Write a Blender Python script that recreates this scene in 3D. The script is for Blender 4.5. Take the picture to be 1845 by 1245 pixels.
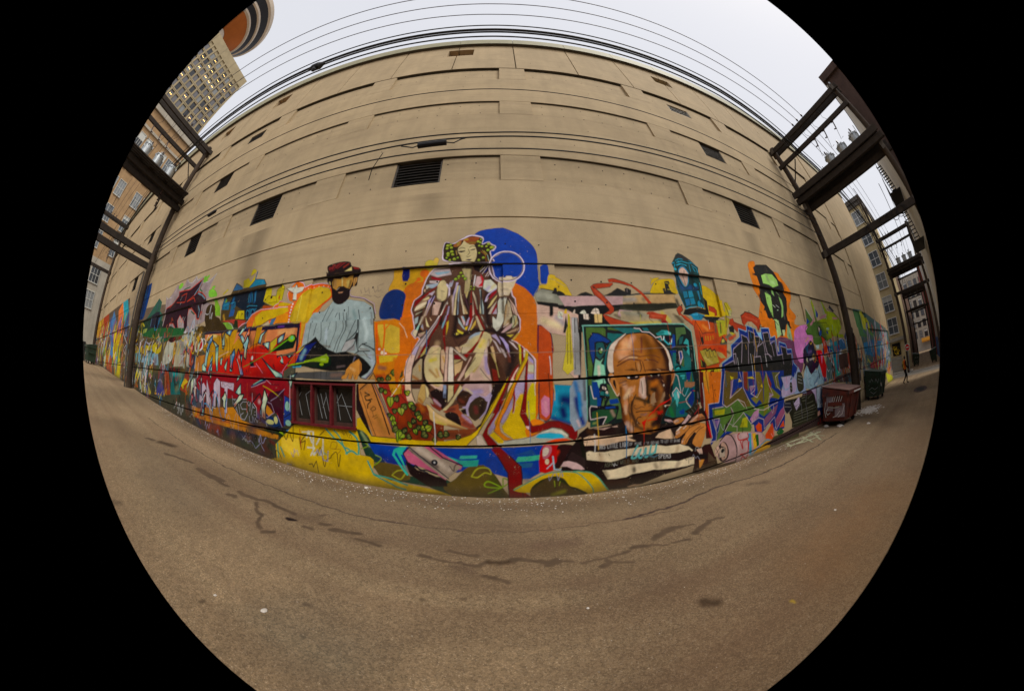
import bpy, bmesh, math, random
import numpy as np
from mathutils import Matrix, Vector
R = math.radians
random.seed(4)
rng = np.random.default_rng(7)
for o in list(bpy.data.objects): bpy.data.objects.remove(o)
sc = bpy.context.scene
col = sc.collection

# ------------------------------------------------------------------ camera (180 degree fisheye, tilted up 11 degrees)
EYE = 1.6
def cam_axes(p, q, y):
    cp, sp, cq, sq, cy, sy = math.cos(p), math.sin(p), math.cos(q), math.sin(q), math.cos(y), math.sin(y)
    ry = np.array([[cq, 0, sq], [0, 1, 0], [-sq, 0, cq]]); rx = np.array([[1, 0, 0], [0, cp, -sp], [0, sp, cp]])
    rz = np.array([[cy, -sy, 0], [sy, cy, 0], [0, 0, 1]])
    return rz @ rx @ ry
A = cam_axes(R(11.12613), R(2.03987), R(-3.75234))
cd = bpy.data.cameras.new('camera'); co = bpy.data.objects.new('camera', cd); col.objects.link(co); sc.camera = co
co.matrix_world = Matrix([[A[i][0], A[i][2], -A[i][1], (0, 0, EYE)[i]] for i in range(3)]+[[0, 0, 0, 1]])
cd.type = 'PANO'; cd.panorama_type = 'FISHEYE_LENS_POLYNOMIAL'
cd.sensor_fit = 'HORIZONTAL'; cd.sensor_width = 36; cd.sensor_height = 36*690/1024
cd.fisheye_polynomial_k0 = 0; cd.fisheye_polynomial_k1 = -1/(36/1845*493.66)
cd.fisheye_polynomial_k2 = cd.fisheye_polynomial_k3 = cd.fisheye_polynomial_k4 = 0
cd.fisheye_fov = R(179.4)
cd.clip_start = .05; cd.clip_end = 2000

# ------------------------------------------------------------------ sky, sun, exposure
SUN_EL, SUN_AZ = 52, 140          # azimuth clockwise from +Y (the wall's direction)
w = bpy.data.worlds.new('World'); sc.world = w; w.use_nodes = True
nt = w.node_tree; nt.nodes.clear()
sky = nt.nodes.new('ShaderNodeTexSky'); sky.sky_type = 'NISHITA'; sky.sun_disc = False
sky.sun_elevation = R(SUN_EL); sky.sun_rotation = R(SUN_AZ); sky.dust_density = 6; sky.air_density = 1.2
mx = nt.nodes.new('ShaderNodeMix'); mx.data_type = 'RGBA'; mx.inputs[0].default_value = .93
bg = nt.nodes.new('ShaderNodeBackground'); wo = nt.nodes.new('ShaderNodeOutputWorld')
mx.inputs[7].default_value = (4.35, 4.4, 4.68, 1)     # overcast layer over the clear sky
nt.links.new(sky.outputs[0], mx.inputs[6]); nt.links.new(mx.outputs[2], bg.inputs[0]); nt.links.new(bg.outputs[0], wo.inputs[0])
bg.inputs[1].default_value = .1
sd = bpy.data.lights.new('sun', 'SUN'); sd.energy = 1.5; sd.angle = R(24); sd.color = (1, .95, .86)
so = bpy.data.objects.new('sun', sd); col.objects.link(so)
e, a = R(SUN_EL), R(SUN_AZ)
to_sun = Vector((math.sin(a)*math.cos(e), math.cos(a)*math.cos(e), math.sin(e)))
so.rotation_euler = to_sun.to_track_quat('Z', 'Y').to_euler()
sc.view_settings.view_transform = 'Standard'; sc.view_settings.look = 'None'
sc.view_settings.gamma = 1; sc.view_settings.exposure = .88; sc.view_settings.use_curve_mapping = False
sc.cycles.max_bounces = 5; sc.cycles.diffuse_bounces = 3

# ------------------------------------------------------------------ helpers
def lin(h):
    c = np.array([int(k, 16)/15 for k in h]); return np.where(c <= .04045, c/12.92, ((c+.055)/1.055)**2.4)

class MB:
    """collects boxes, tubes, prisms ...; build() links them as ONE mesh object"""
    def __init__(s): s.v = []; s.f = []
    def add(s, v, f):
        n = len(s.v); s.v += [tuple(map(float, p)) for p in v]; s.f += [tuple(i+n for i in q) for q in f]; return s
    def box(s, x0, x1, y0, y1, z0, z1):
        v = [(x, y, z) for x in (x0, x1) for y in (y0, y1) for z in (z0, z1)]
        return s.add(v, [(0, 1, 3, 2), (4, 6, 7, 5), (0, 4, 5, 1), (2, 3, 7, 6), (0, 2, 6, 4), (1, 5, 7, 3)])
    def cbox(s, c, h):
        return s.box(c[0]-h[0], c[0]+h[0], c[1]-h[1], c[1]+h[1], c[2]-h[2], c[2]+h[2])
    def tube(s, pts, r, n=10, cap=True):
        pts = [np.array(p, float) for p in pts]; rs = r if hasattr(r, '__len__') else [r]*len(pts); v = []; f = []
        for i, p in enumerate(pts):
            t = pts[min(i+1, len(pts)-1)]-pts[max(i-1, 0)]; t /= np.linalg.norm(t)+1e-12
            u = np.cross(t, (0, 0, 1) if abs(t[2]) < .9 else (1, 0, 0)); u /= np.linalg.norm(u); b = np.cross(u, t)
            for k in range(n):
                q = 2*math.pi*k/n; v.append(p+rs[i]*(math.cos(q)*u+math.sin(q)*b))
        for i in range(len(pts)-1):
            for k in range(n):
                a0 = i*n+k; a1 = i*n+(k+1) % n; f.append((a0, a1, a1+n, a0+n))
        if cap: f += [tuple(range(n))[::-1], tuple(range((len(pts)-1)*n, len(pts)*n))]
        return s.add(v, f)
    def lathe(s, c, prof, n=24, axis='Z', a0=0, a1=2*math.pi):
        full = abs(a1-a0-2*math.pi) < 1e-6; m = n if full else n+1; v = []; f = []
        for r, h in prof:
            for k in range(m):
                q = a0+(a1-a0)*k/n; x, y = r*math.cos(q), r*math.sin(q)
                v.append((c[0]+x, c[1]+y, c[2]+h) if axis == 'Z' else (c[0]+x, c[1]+h, c[2]+y) if axis == 'Y' else (c[0]+h, c[1]+x, c[2]+y))
        for i in range(len(prof)-1):
            for k in range(n):
                a = i*m+k; b = i*m+(k+1) % m; f.append((a, b, b+m, a+m))
        return s.add(v, f)
    def prism(s, pts, axis, h0, h1):
        n = len(pts); P = lambda p, h: (h, p[0], p[1]) if axis == 'X' else (p[0], h, p[1]) if axis == 'Y' else (p[0], p[1], h)
        v = [P(p, h0) for p in pts]+[P(p, h1) for p in pts]
        return s.add(v, [tuple(range(n))[::-1], tuple(range(n, 2*n))]+[(i, (i+1) % n, (i+1) % n+n, i+n) for i in range(n)])
    def build(s, name, mat, parent=None, smooth=False, uv=None, bevel=0):
        me = bpy.data.meshes.new(name); me.from_pydata(s.v, [], s.f); me.update()
        bm = bmesh.new(); bm.from_mesh(me); bmesh.ops.recalc_face_normals(bm, faces=bm.faces)
        if bevel: bmesh.ops.bevel(bm, geom=[q for q in bm.edges if len(q.link_faces) == 2 and q.calc_face_angle(0) > .6], offset=bevel, segments=1, affect='EDGES', clamp_overlap=True)
        bm.to_mesh(me); bm.free()
        if smooth:
            for p in me.polygons: p.use_smooth = True
        me.materials.append(mat)
        if uv is not None:
            l = me.uv_layers.new(name='UVMap'); co_ = np.empty(len(me.vertices)*3); me.vertices.foreach_get('co', co_); co_ = co_.reshape(-1, 3)
            ix = np.empty(len(me.loops), int); me.loops.foreach_get('vertex_index', ix)
            l.data.foreach_set('uv', uv(co_[ix]).astype(np.float32).ravel())
        o = bpy.data.objects.new(name, me); col.objects.link(o)
        if parent is not None: o.parent = parent
        return o

def tag(o, label=None, cat=None, group=None, kind=None):
    if label: o['label'] = label
    if cat: o['category'] = cat
    if group: o['group'] = group
    if kind: o['kind'] = kind
    return o
def thing(name, label, cat, loc=(0, 0, 0), rz=0, group=None):
    o = bpy.data.objects.new(name, None); col.objects.link(o); o.location = loc; o.rotation_euler = (0, 0, rz); o.empty_display_size = .2
    return tag(o, label, cat, group)
def copy_tree(o, parent=None):
    c = o.copy(); col.objects.link(c)
    if parent is not None: c.parent = parent
    for ch in list(o.children): copy_tree(ch, c)
    return c
def place_copy(o, loc, rz, label):
    c = copy_tree(o); c.location = loc; c.rotation_euler = (0, 0, rz); c['label'] = label; return c
def share(src, name, parent, loc, rot=(0, 0, 0), scale=(1, 1, 1)):
    o = bpy.data.objects.new(name, src.data); col.objects.link(o); o.parent = parent; o.location = loc; o.rotation_euler = rot; o.scale = scale; return o

# ------------------------------------------------------------------ materials
def mat(name, base, rough=.8, var=.25, scale=3, bump=.15, bscale=40, metal=0, streak=0, stain=None, coord='Object', spec=.3):
    m = bpy.data.materials.new(name); m.use_nodes = True; t = m.node_tree; N, L = t.nodes, t.links
    b = N['Principled BSDF']; b.inputs['Roughness'].default_value = rough; b.inputs['Metallic'].default_value = metal; b.inputs['Specular IOR Level'].default_value = spec
    tc = N.new('ShaderNodeTexCoord'); n1 = N.new('ShaderNodeTexNoise'); n1.inputs['Scale'].default_value = scale; n1.inputs['Detail'].default_value = 6; n1.inputs['Roughness'].default_value = .65
    L.new(tc.outputs[coord], n1.inputs[0])
    rp = N.new('ShaderNodeValToRGB'); rp.color_ramp.elements[0].position = .3; rp.color_ramp.elements[1].position = .7
    c = np.array(base, float); st = np.array(stain if stain else c*(1-var), float)
    rp.color_ramp.elements[0].color = (*st, 1); rp.color_ramp.elements[1].color = (*np.minimum(c*(1+var*.4), .9), 1)
    L.new(n1.outputs[0], rp.inputs[0]); out = rp.outputs[0]
    if streak:
        mp = N.new('ShaderNodeMapping'); mp.inputs['Scale'].default_value = (1.6, 1.6, .12); L.new(tc.outputs[coord], mp.inputs[0])
        n2 = N.new('ShaderNodeTexNoise'); n2.inputs['Scale'].default_value = 2; n2.inputs['Detail'].default_value = 5; L.new(mp.outputs[0], n2.inputs[0])
        r2 = N.new('ShaderNodeMapRange'); r2.inputs[1].default_value = .45; r2.inputs[2].default_value = .75; r2.inputs[3].default_value = 0; r2.inputs[4].default_value = streak; L.new(n2.outputs[0], r2.inputs[0])
        q = N.new('ShaderNodeMix'); q.data_type = 'RGBA'; q.inputs[7].default_value = (*(c*.45), 1); L.new(r2.outputs[0], q.inputs[0]); L.new(out, q.inputs[6]); out = q.outputs[2]
    L.new(out, b.inputs['Base Color'])
    if bump:
        n3 = N.new('ShaderNodeTexNoise'); n3.inputs['Scale'].default_value = bscale; n3.inputs['Detail'].default_value = 4; L.new(tc.outputs[coord], n3.inputs[0])
        bp = N.new('ShaderNodeBump'); bp.inputs['Strength'].default_value = bump; bp.inputs['Distance'].default_value = .02; L.new(n3.outputs[0], bp.inputs['Height']); L.new(bp.outputs[0], b.inputs['Normal'])
    m['out'] = 0
    return m
def pits(m):
    t = m.node_tree; N, L = t.nodes, t.links; b = N['Principled BSDF']; src = b.inputs['Base Color'].links[0].from_socket; tc = N.new('ShaderNodeTexCoord')
    for kind, sc_, lo, hi, fac, colr in (('n', 17, .30, .24, .75, (.09, .07, .045)), ('n', 7, .66, .74, .28, (.60, .49, .33)), ('v', 9, .07, .03, .7, (.07, .055, .04)), ('n', .9, .55, .75, .35, (.27, .20, .12))):
        n = N.new('ShaderNodeTexNoise' if kind == 'n' else 'ShaderNodeTexVoronoi'); n.inputs['Scale'].default_value = sc_; L.new(tc.outputs['Object'], n.inputs[0])
        if kind == 'n': n.inputs['Detail'].default_value = 8; n.inputs['Roughness'].default_value = .75
        r = N.new('ShaderNodeMapRange'); r.inputs[1].default_value = lo; r.inputs[2].default_value = hi; r.inputs[3].default_value = 0; r.inputs[4].default_value = fac; L.new(n.outputs[0], r.inputs[0])
        q = N.new('ShaderNodeMix'); q.data_type = 'RGBA'; q.inputs[7].default_value = (*colr, 1); L.new(r.outputs[0], q.inputs[0]); L.new(src, q.inputs[6]); src = q.outputs[2]
    # faint horizontal board marks
    mp = N.new('ShaderNodeMapping'); mp.inputs['Scale'].default_value = (.15, .15, 5); L.new(tc.outputs['Object'], mp.inputs[0])
    n = N.new('ShaderNodeTexNoise'); n.inputs['Scale'].default_value = 2; n.inputs['Detail'].default_value = 4; L.new(mp.outputs[0], n.inputs[0])
    r = N.new('ShaderNodeMapRange'); r.inputs[1].default_value = .52; r.inputs[2].default_value = .72; r.inputs[3].default_value = 0; r.inputs[4].default_value = .28; L.new(n.outputs[0], r.inputs[0])
    q = N.new('ShaderNodeMix'); q.data_type = 'RGBA'; q.inputs[7].default_value = (.25, .185, .11, 1); L.new(r.outputs[0], q.inputs[0]); L.new(src, q.inputs[6]); src = q.outputs[2]
    L.new(src, b.inputs['Base Color']); return m
def emit(name, c, s):
    m = bpy.data.materials.new(name); m.use_nodes = True; b = m.node_tree.nodes['Principled BSDF']
    b.inputs['Base Color'].default_value = (*c, 1); b.inputs['Emission Color'].default_value = (*c, 1); b.inputs['Emission Strength'].default_value = s; return m
def glass(name, c, rough=.08):
    m = bpy.data.materials.new(name); m.use_nodes = True; b = m.node_tree.nodes['Principled BSDF']
    b.inputs['Base Color'].default_value = (*c, 1); b.inputs['Roughness'].default_value = rough; b.inputs['Specular IOR Level'].default_value = .6; return m

class Painter:
    """Paints the mural (flat print) into an RGBA array; columns are spaced by asinh so the near part is sharper."""
    XS, X0, X1, Z0, Z1 = 6.0, -44.5, 33.5, -1.6, 5.7
    def __init__(s, ku=760, kz=110):
        s.ku, s.kz = ku, kz
        s.u0 = np.arcsinh(s.X0/s.XS); s.u1 = np.arcsinh(s.X1/s.XS)
        s.W = int((s.u1-s.u0)*ku); s.Hh = int((s.Z1-s.Z0)*kz)
        s.X = np.sinh(s.u0+(np.arange(s.W)+.5)/ku)*s.XS
        s.Z = s.Z0+(np.arange(s.Hh)+.5)/kz
        s.dx = np.gradient(s.X)
        s.img = np.zeros((s.Hh, s.W, 4), np.float32)
        s.last = None
    def pu(s, x): return (np.arcsinh(np.asarray(x)/s.XS)-s.u0)*s.ku
    def pz(s, z): return (np.asarray(z)-s.Z0)*s.kz
    def box(s, x0, x1, z0, z1):
        a = max(0, int(np.floor(s.pu(x0)))-1); b = min(s.W, int(np.ceil(s.pu(x1)))+2)
        c = max(0, int(np.floor(s.pz(z0)))-1); d = min(s.Hh, int(np.ceil(s.pz(z1)))+2)
        return a, b, c, d
    def put(s, bx, m, col):
        a, b, c, d = bx
        if b <= a or d <= c: return
        v = s.img[c:d, a:b]; m = m[..., None]
        v[..., :3] = v[..., :3]*(1-m)+np.asarray(col, np.float32)*m
        v[..., 3:] = v[..., 3:]*(1-m)+m
    def smooth(s, P, closed):
        P = np.asarray(P, float); n = len(P)
        if n < 3: return P
        if closed: Q = np.vstack([P[-1:], P, P[:2]])
        else: Q = np.vstack([2*P[0]-P[1], P, 2*P[-1]-P[-2]])
        t = np.linspace(0, 1, 7)[:-1, None]; out = []
        for i in range(1, len(Q)-2):
            p0, p1, p2, p3 = Q[i-1], Q[i], Q[i+1], Q[i+2]
            out.append(.5*(2*p1+(p2-p0)*t+(2*p0-5*p1+4*p2-p3)*t*t+(3*p1-p0-3*p2+p3)*t**3))
        if not closed: out.append(P[-1:])
        return np.vstack(out)
    def poly(s, P):
        P = np.asarray(P, float); U = s.pu(P[:, 0]); V = s.pz(P[:, 1])
        bx = s.box(P[:, 0].min(), P[:, 0].max(), P[:, 1].min(), P[:, 1].max()); a, b, c, d = bx
        m = np.zeros((max(0, d-c), max(0, b-a)), np.float32)
        if m.size == 0: return bx, m
        U2 = np.roll(U, -1); V2 = np.roll(V, -1); w = b-a; SS = 3
        for r in range(d-c):
            for k in range(SS):
                y = c+r+(k+.5)/SS
                h = (V <= y) != (V2 <= y)
                if not h.any(): continue
                xs = np.sort(U[h]+(y-V[h])/(V2[h]-V[h])*(U2[h]-U[h]))-a
                for i in range(0, len(xs)-1, 2):
                    x0 = min(max(xs[i], 0), w); x1 = min(max(xs[i+1], 0), w)
                    if x1 <= x0: continue
                    i0 = int(x0); i1 = int(x1)
                    if i0 == i1:
                        if i0 < w: m[r, i0] += (x1-x0)/SS
                    else:
                        m[r, i0] += (i0+1-x0)/SS
                        m[r, i0+1:i1] += 1/SS
                        if i1 < w: m[r, i1] += (x1-i1)/SS
        return bx, np.clip(m, 0, 1)
    def dist(s, P, rad):
        P = np.asarray(P, float)
        if len(P) == 1: P = np.vstack([P, P+1e-4])
        bx = s.box(P[:, 0].min()-rad, P[:, 0].max()+rad, P[:, 1].min()-rad, P[:, 1].max()+rad); a, b, c, d = bx
        if b <= a or d <= c: return bx, None
        D = np.full((d-c, b-a), 1e3, np.float32)
        for p, q in zip(P[:-1], P[1:]):
            e, f, g, h = s.box(min(p[0], q[0])-rad, max(p[0], q[0])+rad, min(p[1], q[1])-rad, max(p[1], q[1])+rad)
            if f <= e or h <= g: continue
            X = s.X[e:f][None]-p[0]; Z = s.Z[g:h][:, None]-p[1]; v = q-p
            t = np.clip((X*v[0]+Z*v[1])/(v@v+1e-12), 0, 1)
            dd = np.hypot(X-t*v[0], Z-t*v[1])
            w = D[g-c:h-c, e-a:f-a]; np.minimum(w, dd, out=w)
        return bx, D
    def stroke(s, col, w, P):
        aa = .5/s.kz
        bx, D = s.dist(P, w/2+.02)
        if D is None: return
        px = np.maximum(aa, s.dx[bx[0]:bx[1]]*.5)[None]
        s.put(bx, np.clip((w/2-D)/(2*px)+.5, 0, 1), col)
    def brush(s, col, r, al, P, clip):
        r = r*1.45; al = min(1, al*1.08)
        bx, D = s.dist(P, r)
        if D is None: return
        m = np.clip(1-D/r, 0, 1); m = al*m*m*(3-2*m)
        if clip and s.last is not None:
            (a, b, c, d), lm = s.last; e, f, g, h = bx
            o = np.zeros_like(m); i0, i1, j0, j1 = max(a, e), min(b, f), max(c, g), min(d, h)
            if i1 > i0 and j1 > j0: o[j0-g:j1-g, i0-e:i1-e] = lm[j0-c:j1-c, i0-a:i1-a]
            m = m*o
        s.put(bx, m, col)
    def text(s, col, w, P, txt):
        G = {'A': '00 13 26 33 40|13 33', 'B': '00 06 36 45 34 04|34 43 41 30 00', 'C': '45 36 16 05 01 10 30 41', 'D': '00 06 26 44 42 20 00', 'E': '46 06 00 40|03 33', 'F': '46 06 00|03 33', 'G': '45 36 16 05 01 10 40 43 23', 'H': '00 06|40 46|03 43', 'I': '20 26', 'J': '46 41 30 10 01', 'K': '00 06|46 03 40', 'L': '06 00 40', 'M': '00 06 23 46 40', 'N': '00 06 40 46', 'O': '10 01 05 16 36 45 41 30 10', 'P': '00 06 36 45 34 03', 'R': '00 06 36 45 34 03|23 40', 'S': '45 36 16 05 04 42 41 30 10 01', 'T': '20 26|06 46', 'U': '06 01 10 30 41 46', 'V': '06 20 46', 'W': '06 10 23 30 46', 'X': '00 46|06 40', 'Y': '06 23 46|23 20', 'Z': '06 46 00 40', '3': '06 46 23 43 41 30 10 01', "'": '26 24'}
        p, q = np.asarray(P[0]), np.asarray(P[-1]); v = q-p; L = np.hypot(*v); n = len(txt)
        for i, ch in enumerate(txt):
            if ch not in G: continue
            o = p+v*i/n; cw = v/n*.17
            for st in G[ch].split('|'):
                pts = [o+cw*int(k[0])+np.array([0, w/6*int(k[1])]) for k in st.split()]
                s.stroke(col, max(w*.13, .006), pts)
    def run(s, data):
        for ln in data.strip().split('\n'):
            f = ln.split('|'); h = f[0].split(); op = h[0]; c = h[1]
            col = lin(c)
            N = [float(k)/100 for k in h[2:]]
            P = [tuple(int(k)/200 for k in p.split(',')) for p in f[1].split()]
            if op in 'fFw':
                Q = s.smooth(P, True) if op == 'F' else P
                bx, m = s.poly(Q); s.put(bx, m, col); s.last = (bx, m)
                if op == 'w':
                    A = np.asarray(P); ce = A.mean(0); sz = np.abs(A-ce).mean(0)
                    s.brush(lin('cec'), max(.02, sz.min()*1.1), .8, [ce-(0, sz[1]*.5), ce+(0, sz[1]*.3)], True)
                    s.stroke(lin('112'), .025, list(P)+[P[0]])
            elif op == 'c': s.last = s.poly(P)
            elif op in 'sS': s.stroke(col, max(N[0], .008), s.smooth(P, False) if op == 'S' else P)
            elif op in 'bB': s.brush(col, N[0], N[1], P, op == 'B')
            elif op == 'e':
                t = np.linspace(0, 2*np.pi, 24)[:-1]
                bx, m = s.poly(np.c_[P[0][0]+N[0]*np.cos(t), P[0][1]+N[1]*np.sin(t)]); s.put(bx, m, col); s.last = (bx, m)
            elif op == 'h':
                t = np.linspace(0, 2*np.pi, 48)
                s.stroke(col, N[2], np.c_[P[0][0]+N[0]*np.cos(t), P[0][1]+N[1]*np.sin(t)])
            elif op == 'k':
                r = N[0]*.5; c0 = np.asarray(P[0])
                s.brush(lin('221'), r*1.5, .9, [c0], False)
                t = np.linspace(0, 2*np.pi, 18)[:-1]
                bx, m = s.poly(np.c_[c0[0]+r*np.cos(t), c0[1]+r*.95*np.sin(t)]); s.put(bx, m, col); s.last = (bx, m)
                s.brush(lin('230'), r*.9, .6, [c0-(0, r)], True); s.brush(lin('cd6'), r*.6, .5, [c0+(-r*.2, r*.3)], True)
            elif op == 'v':
                c0, c1 = np.asarray(P[0]), np.asarray(P[1]); d = c1-c0; L = np.hypot(*d); d = d/L; e = np.array([-d[1], d[0]]); w = N[0]
                L = max(L, w*.9)
                sh = [(1, 0), (.45, .6), (-.1, 1), (-.55, .8), (-.7, .4), (-.5, 0), (-.7, -.4), (-.55, -.8), (-.1, -1), (.45, -.6)]
                Q = s.smooth([c0+d*a*L+e*b*w for a, b in sh], True)
                s.stroke(lin('121'), .03, np.vstack([Q, Q[:1]]))
                bx, m = s.poly(Q); s.put(bx, m, col); s.last = (bx, m)
                s.brush(lin('cc6'), w*.8, .35, [c0-d*.2*w], True); s.stroke(lin('231'), .012, [c0-d*.5*w, c0+d*.8*L])
            elif op in 'gG' and s.last is not None and len(P) > 1:
                (a, b, c, d), m = s.last
                if b <= a or d <= c: continue
                p, q = np.asarray(P[0]), np.asarray(P[1]); v = q-p
                t = ((s.X[a:b][None]-p[0])*v[0]+(s.Z[c:d][:, None]-p[1])*v[1])/(v@v)
                t = np.clip(t, 0, 1); s.put((a, b, c, d), m*t*t*(3-2*t), col)
            elif op == 't': s.text(col, N[0], P, f[2].upper())
    def noise(s, cell, seed, octaves=3):
        """smooth value noise over the wall, cell size in metres"""
        g = np.random.default_rng(seed); out = 0; amp = 1; tot = 0
        for k in range(octaves):
            nx = int((s.X1-s.X0)/cell)+3; nz = int((s.Z1-s.Z0)/cell)+3; G = g.random((nz, nx)).astype(np.float32)
            fx = (s.X-s.X0)/cell; fz = (s.Z-s.Z0)/cell; ix = fx.astype(int); iz = fz.astype(int); tx = (fx-ix)[None]; tz = (fz-iz)[:, None]
            tx = tx*tx*(3-2*tx); tz = tz*tz*(3-2*tz); i = np.ix_(iz, ix); j = np.ix_(iz, ix+1); k0 = np.ix_(iz+1, ix); k1 = np.ix_(iz+1, ix+1)
            out = out+amp*((G[i]*(1-tx)+G[j]*tx)*(1-tz)+(G[k0]*(1-tx)+G[k1]*tx)*tz); tot += amp; amp *= .55; cell *= .5
        return (out/tot).astype(np.float32)
    def hand(s, amp=.012):
        """a spray can does not cut like a knife: wobble the edges, break up the coats"""
        a = (s.noise(.16, 1)-.5)*2*amp; b = (s.noise(.16, 2)-.5)*2*amp; a = a+(s.noise(.6, 3, 2)-.5)*amp*2; b = b+(s.noise(.6, 4, 2)-.5)*amp*2
        r = np.arange(s.Hh)[:, None]+b*s.kz; c = np.arange(s.W)[None]+a/s.dx[None]
        r = np.clip(r, 0, s.Hh-1.001); c = np.clip(c, 0, s.W-1.001); r0 = r.astype(int); c0 = c.astype(int); fr = (r-r0)[..., None]; fc = (c-c0)[..., None]; I = s.img
        s.img = ((I[r0, c0]*(1-fc)+I[r0, c0+1]*fc)*(1-fr)+(I[r0+1, c0]*(1-fc)+I[r0+1, c0+1]*fc)*fr).astype(np.float32)
        v = s.noise(.45, 5, 4); v2 = s.noise(.07, 6, 3); c = np.clip(s.img[..., :3], 0, 1); l = c.mean(-1, keepdims=True)
        c = np.clip(l+(c-l)*1.04, 0, 1)**1.06
        s.img[..., :3] = c*(.80+.36*v+.30*(v2-.5))[..., None]
        # grime thrown up from the alley, and scuffs
        return s
    def scribble(s, n, xr, zr, cols, seed, size=.35, w=.014):
        g = np.random.default_rng(seed)
        for i in range(n):
            x, z = g.uniform(*xr), g.uniform(*zr); k = g.integers(4, 9); st = size*g.uniform(.5, 1.4)
            P = [(x, z)]; d = g.uniform(-.5, .5)
            for j in range(k): P.append((P[-1][0]+st*.32*g.uniform(.1, 1), z+st*g.uniform(-.5, .5)))
            s.stroke(lin(cols[g.integers(len(cols))]), w*g.uniform(.7, 1.6), s.smooth(P, False) if g.random() < .6 else P)
    def blobs(s, n, xr, zr, cols, seed, r=(.08, .3), al=.5):
        g = np.random.default_rng(seed)
        for i in range(n):
            x, z = g.uniform(*xr), g.uniform(*zr); L = g.uniform(0, .4); q = g.uniform(0, 3.1)
            s.brush(lin(cols[g.integers(len(cols))]), g.uniform(*r), al*g.uniform(.5, 1), [(x, z), (x+L*math.cos(q), z+L*math.sin(q))], False)
    def drips(s, n, xr, zr, cols, seed):
        g = np.random.default_rng(seed)
        for i in range(n):
            x, z = g.uniform(*xr), g.uniform(*zr); L = g.uniform(.1, .7)
            s.stroke(lin(cols[g.integers(len(cols))]), g.uniform(.008, .018), [(x, z), (x+.01, z-L*.6), (x+.005, z-L)])
    def wild(s, n, xr, zr, cols, seed, size=(.25, .55), outline='112'):
        """angular lettering shapes with a dark outline, a paler inner coat and a thin highlight"""
        g = np.random.default_rng(seed)
        for i in range(n):
            x, z = g.uniform(*xr), g.uniform(*zr); L = g.uniform(*size); a = g.normal(1.4, .35); d = np.array([math.cos(a), math.sin(a)]); e = np.array([-d[1], d[0]]); w = L*g.uniform(.14, .3)
            c = np.array([x, z]); P = [c-d*L-e*w, c-d*L*.9+e*w*.6, c-d*L*.1+e*w*1.1, c+d*L*.5+e*w*g.uniform(.5, 2.2), c+d*L*g.uniform(.9, 1.2)+e*w*.2, c+d*L*.55-e*w*g.uniform(.3, 1.6), c-d*L*.2-e*w*.5]
            if g.random() < .4: P.insert(3, c+d*L*.2+e*w*3.0)
            bx, m = s.poly(P); s.stroke(lin(outline), .07, P+[P[0]]); c1 = cols[g.integers(len(cols))]; s.put(bx, m, lin(c1)); s.last = (bx, m)
            s.brush(lin(cols[g.integers(len(cols))]), L*.5, .8, [c-d*L*.8], True); s.brush(lin('fff'), w*.8, .35, [c+d*L*.5], True)
            s.stroke(lin('ddd'), .012, [P[1]*.96+c*.04, P[2]*.96+c*.04, P[3]*.96+c*.04])

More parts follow.
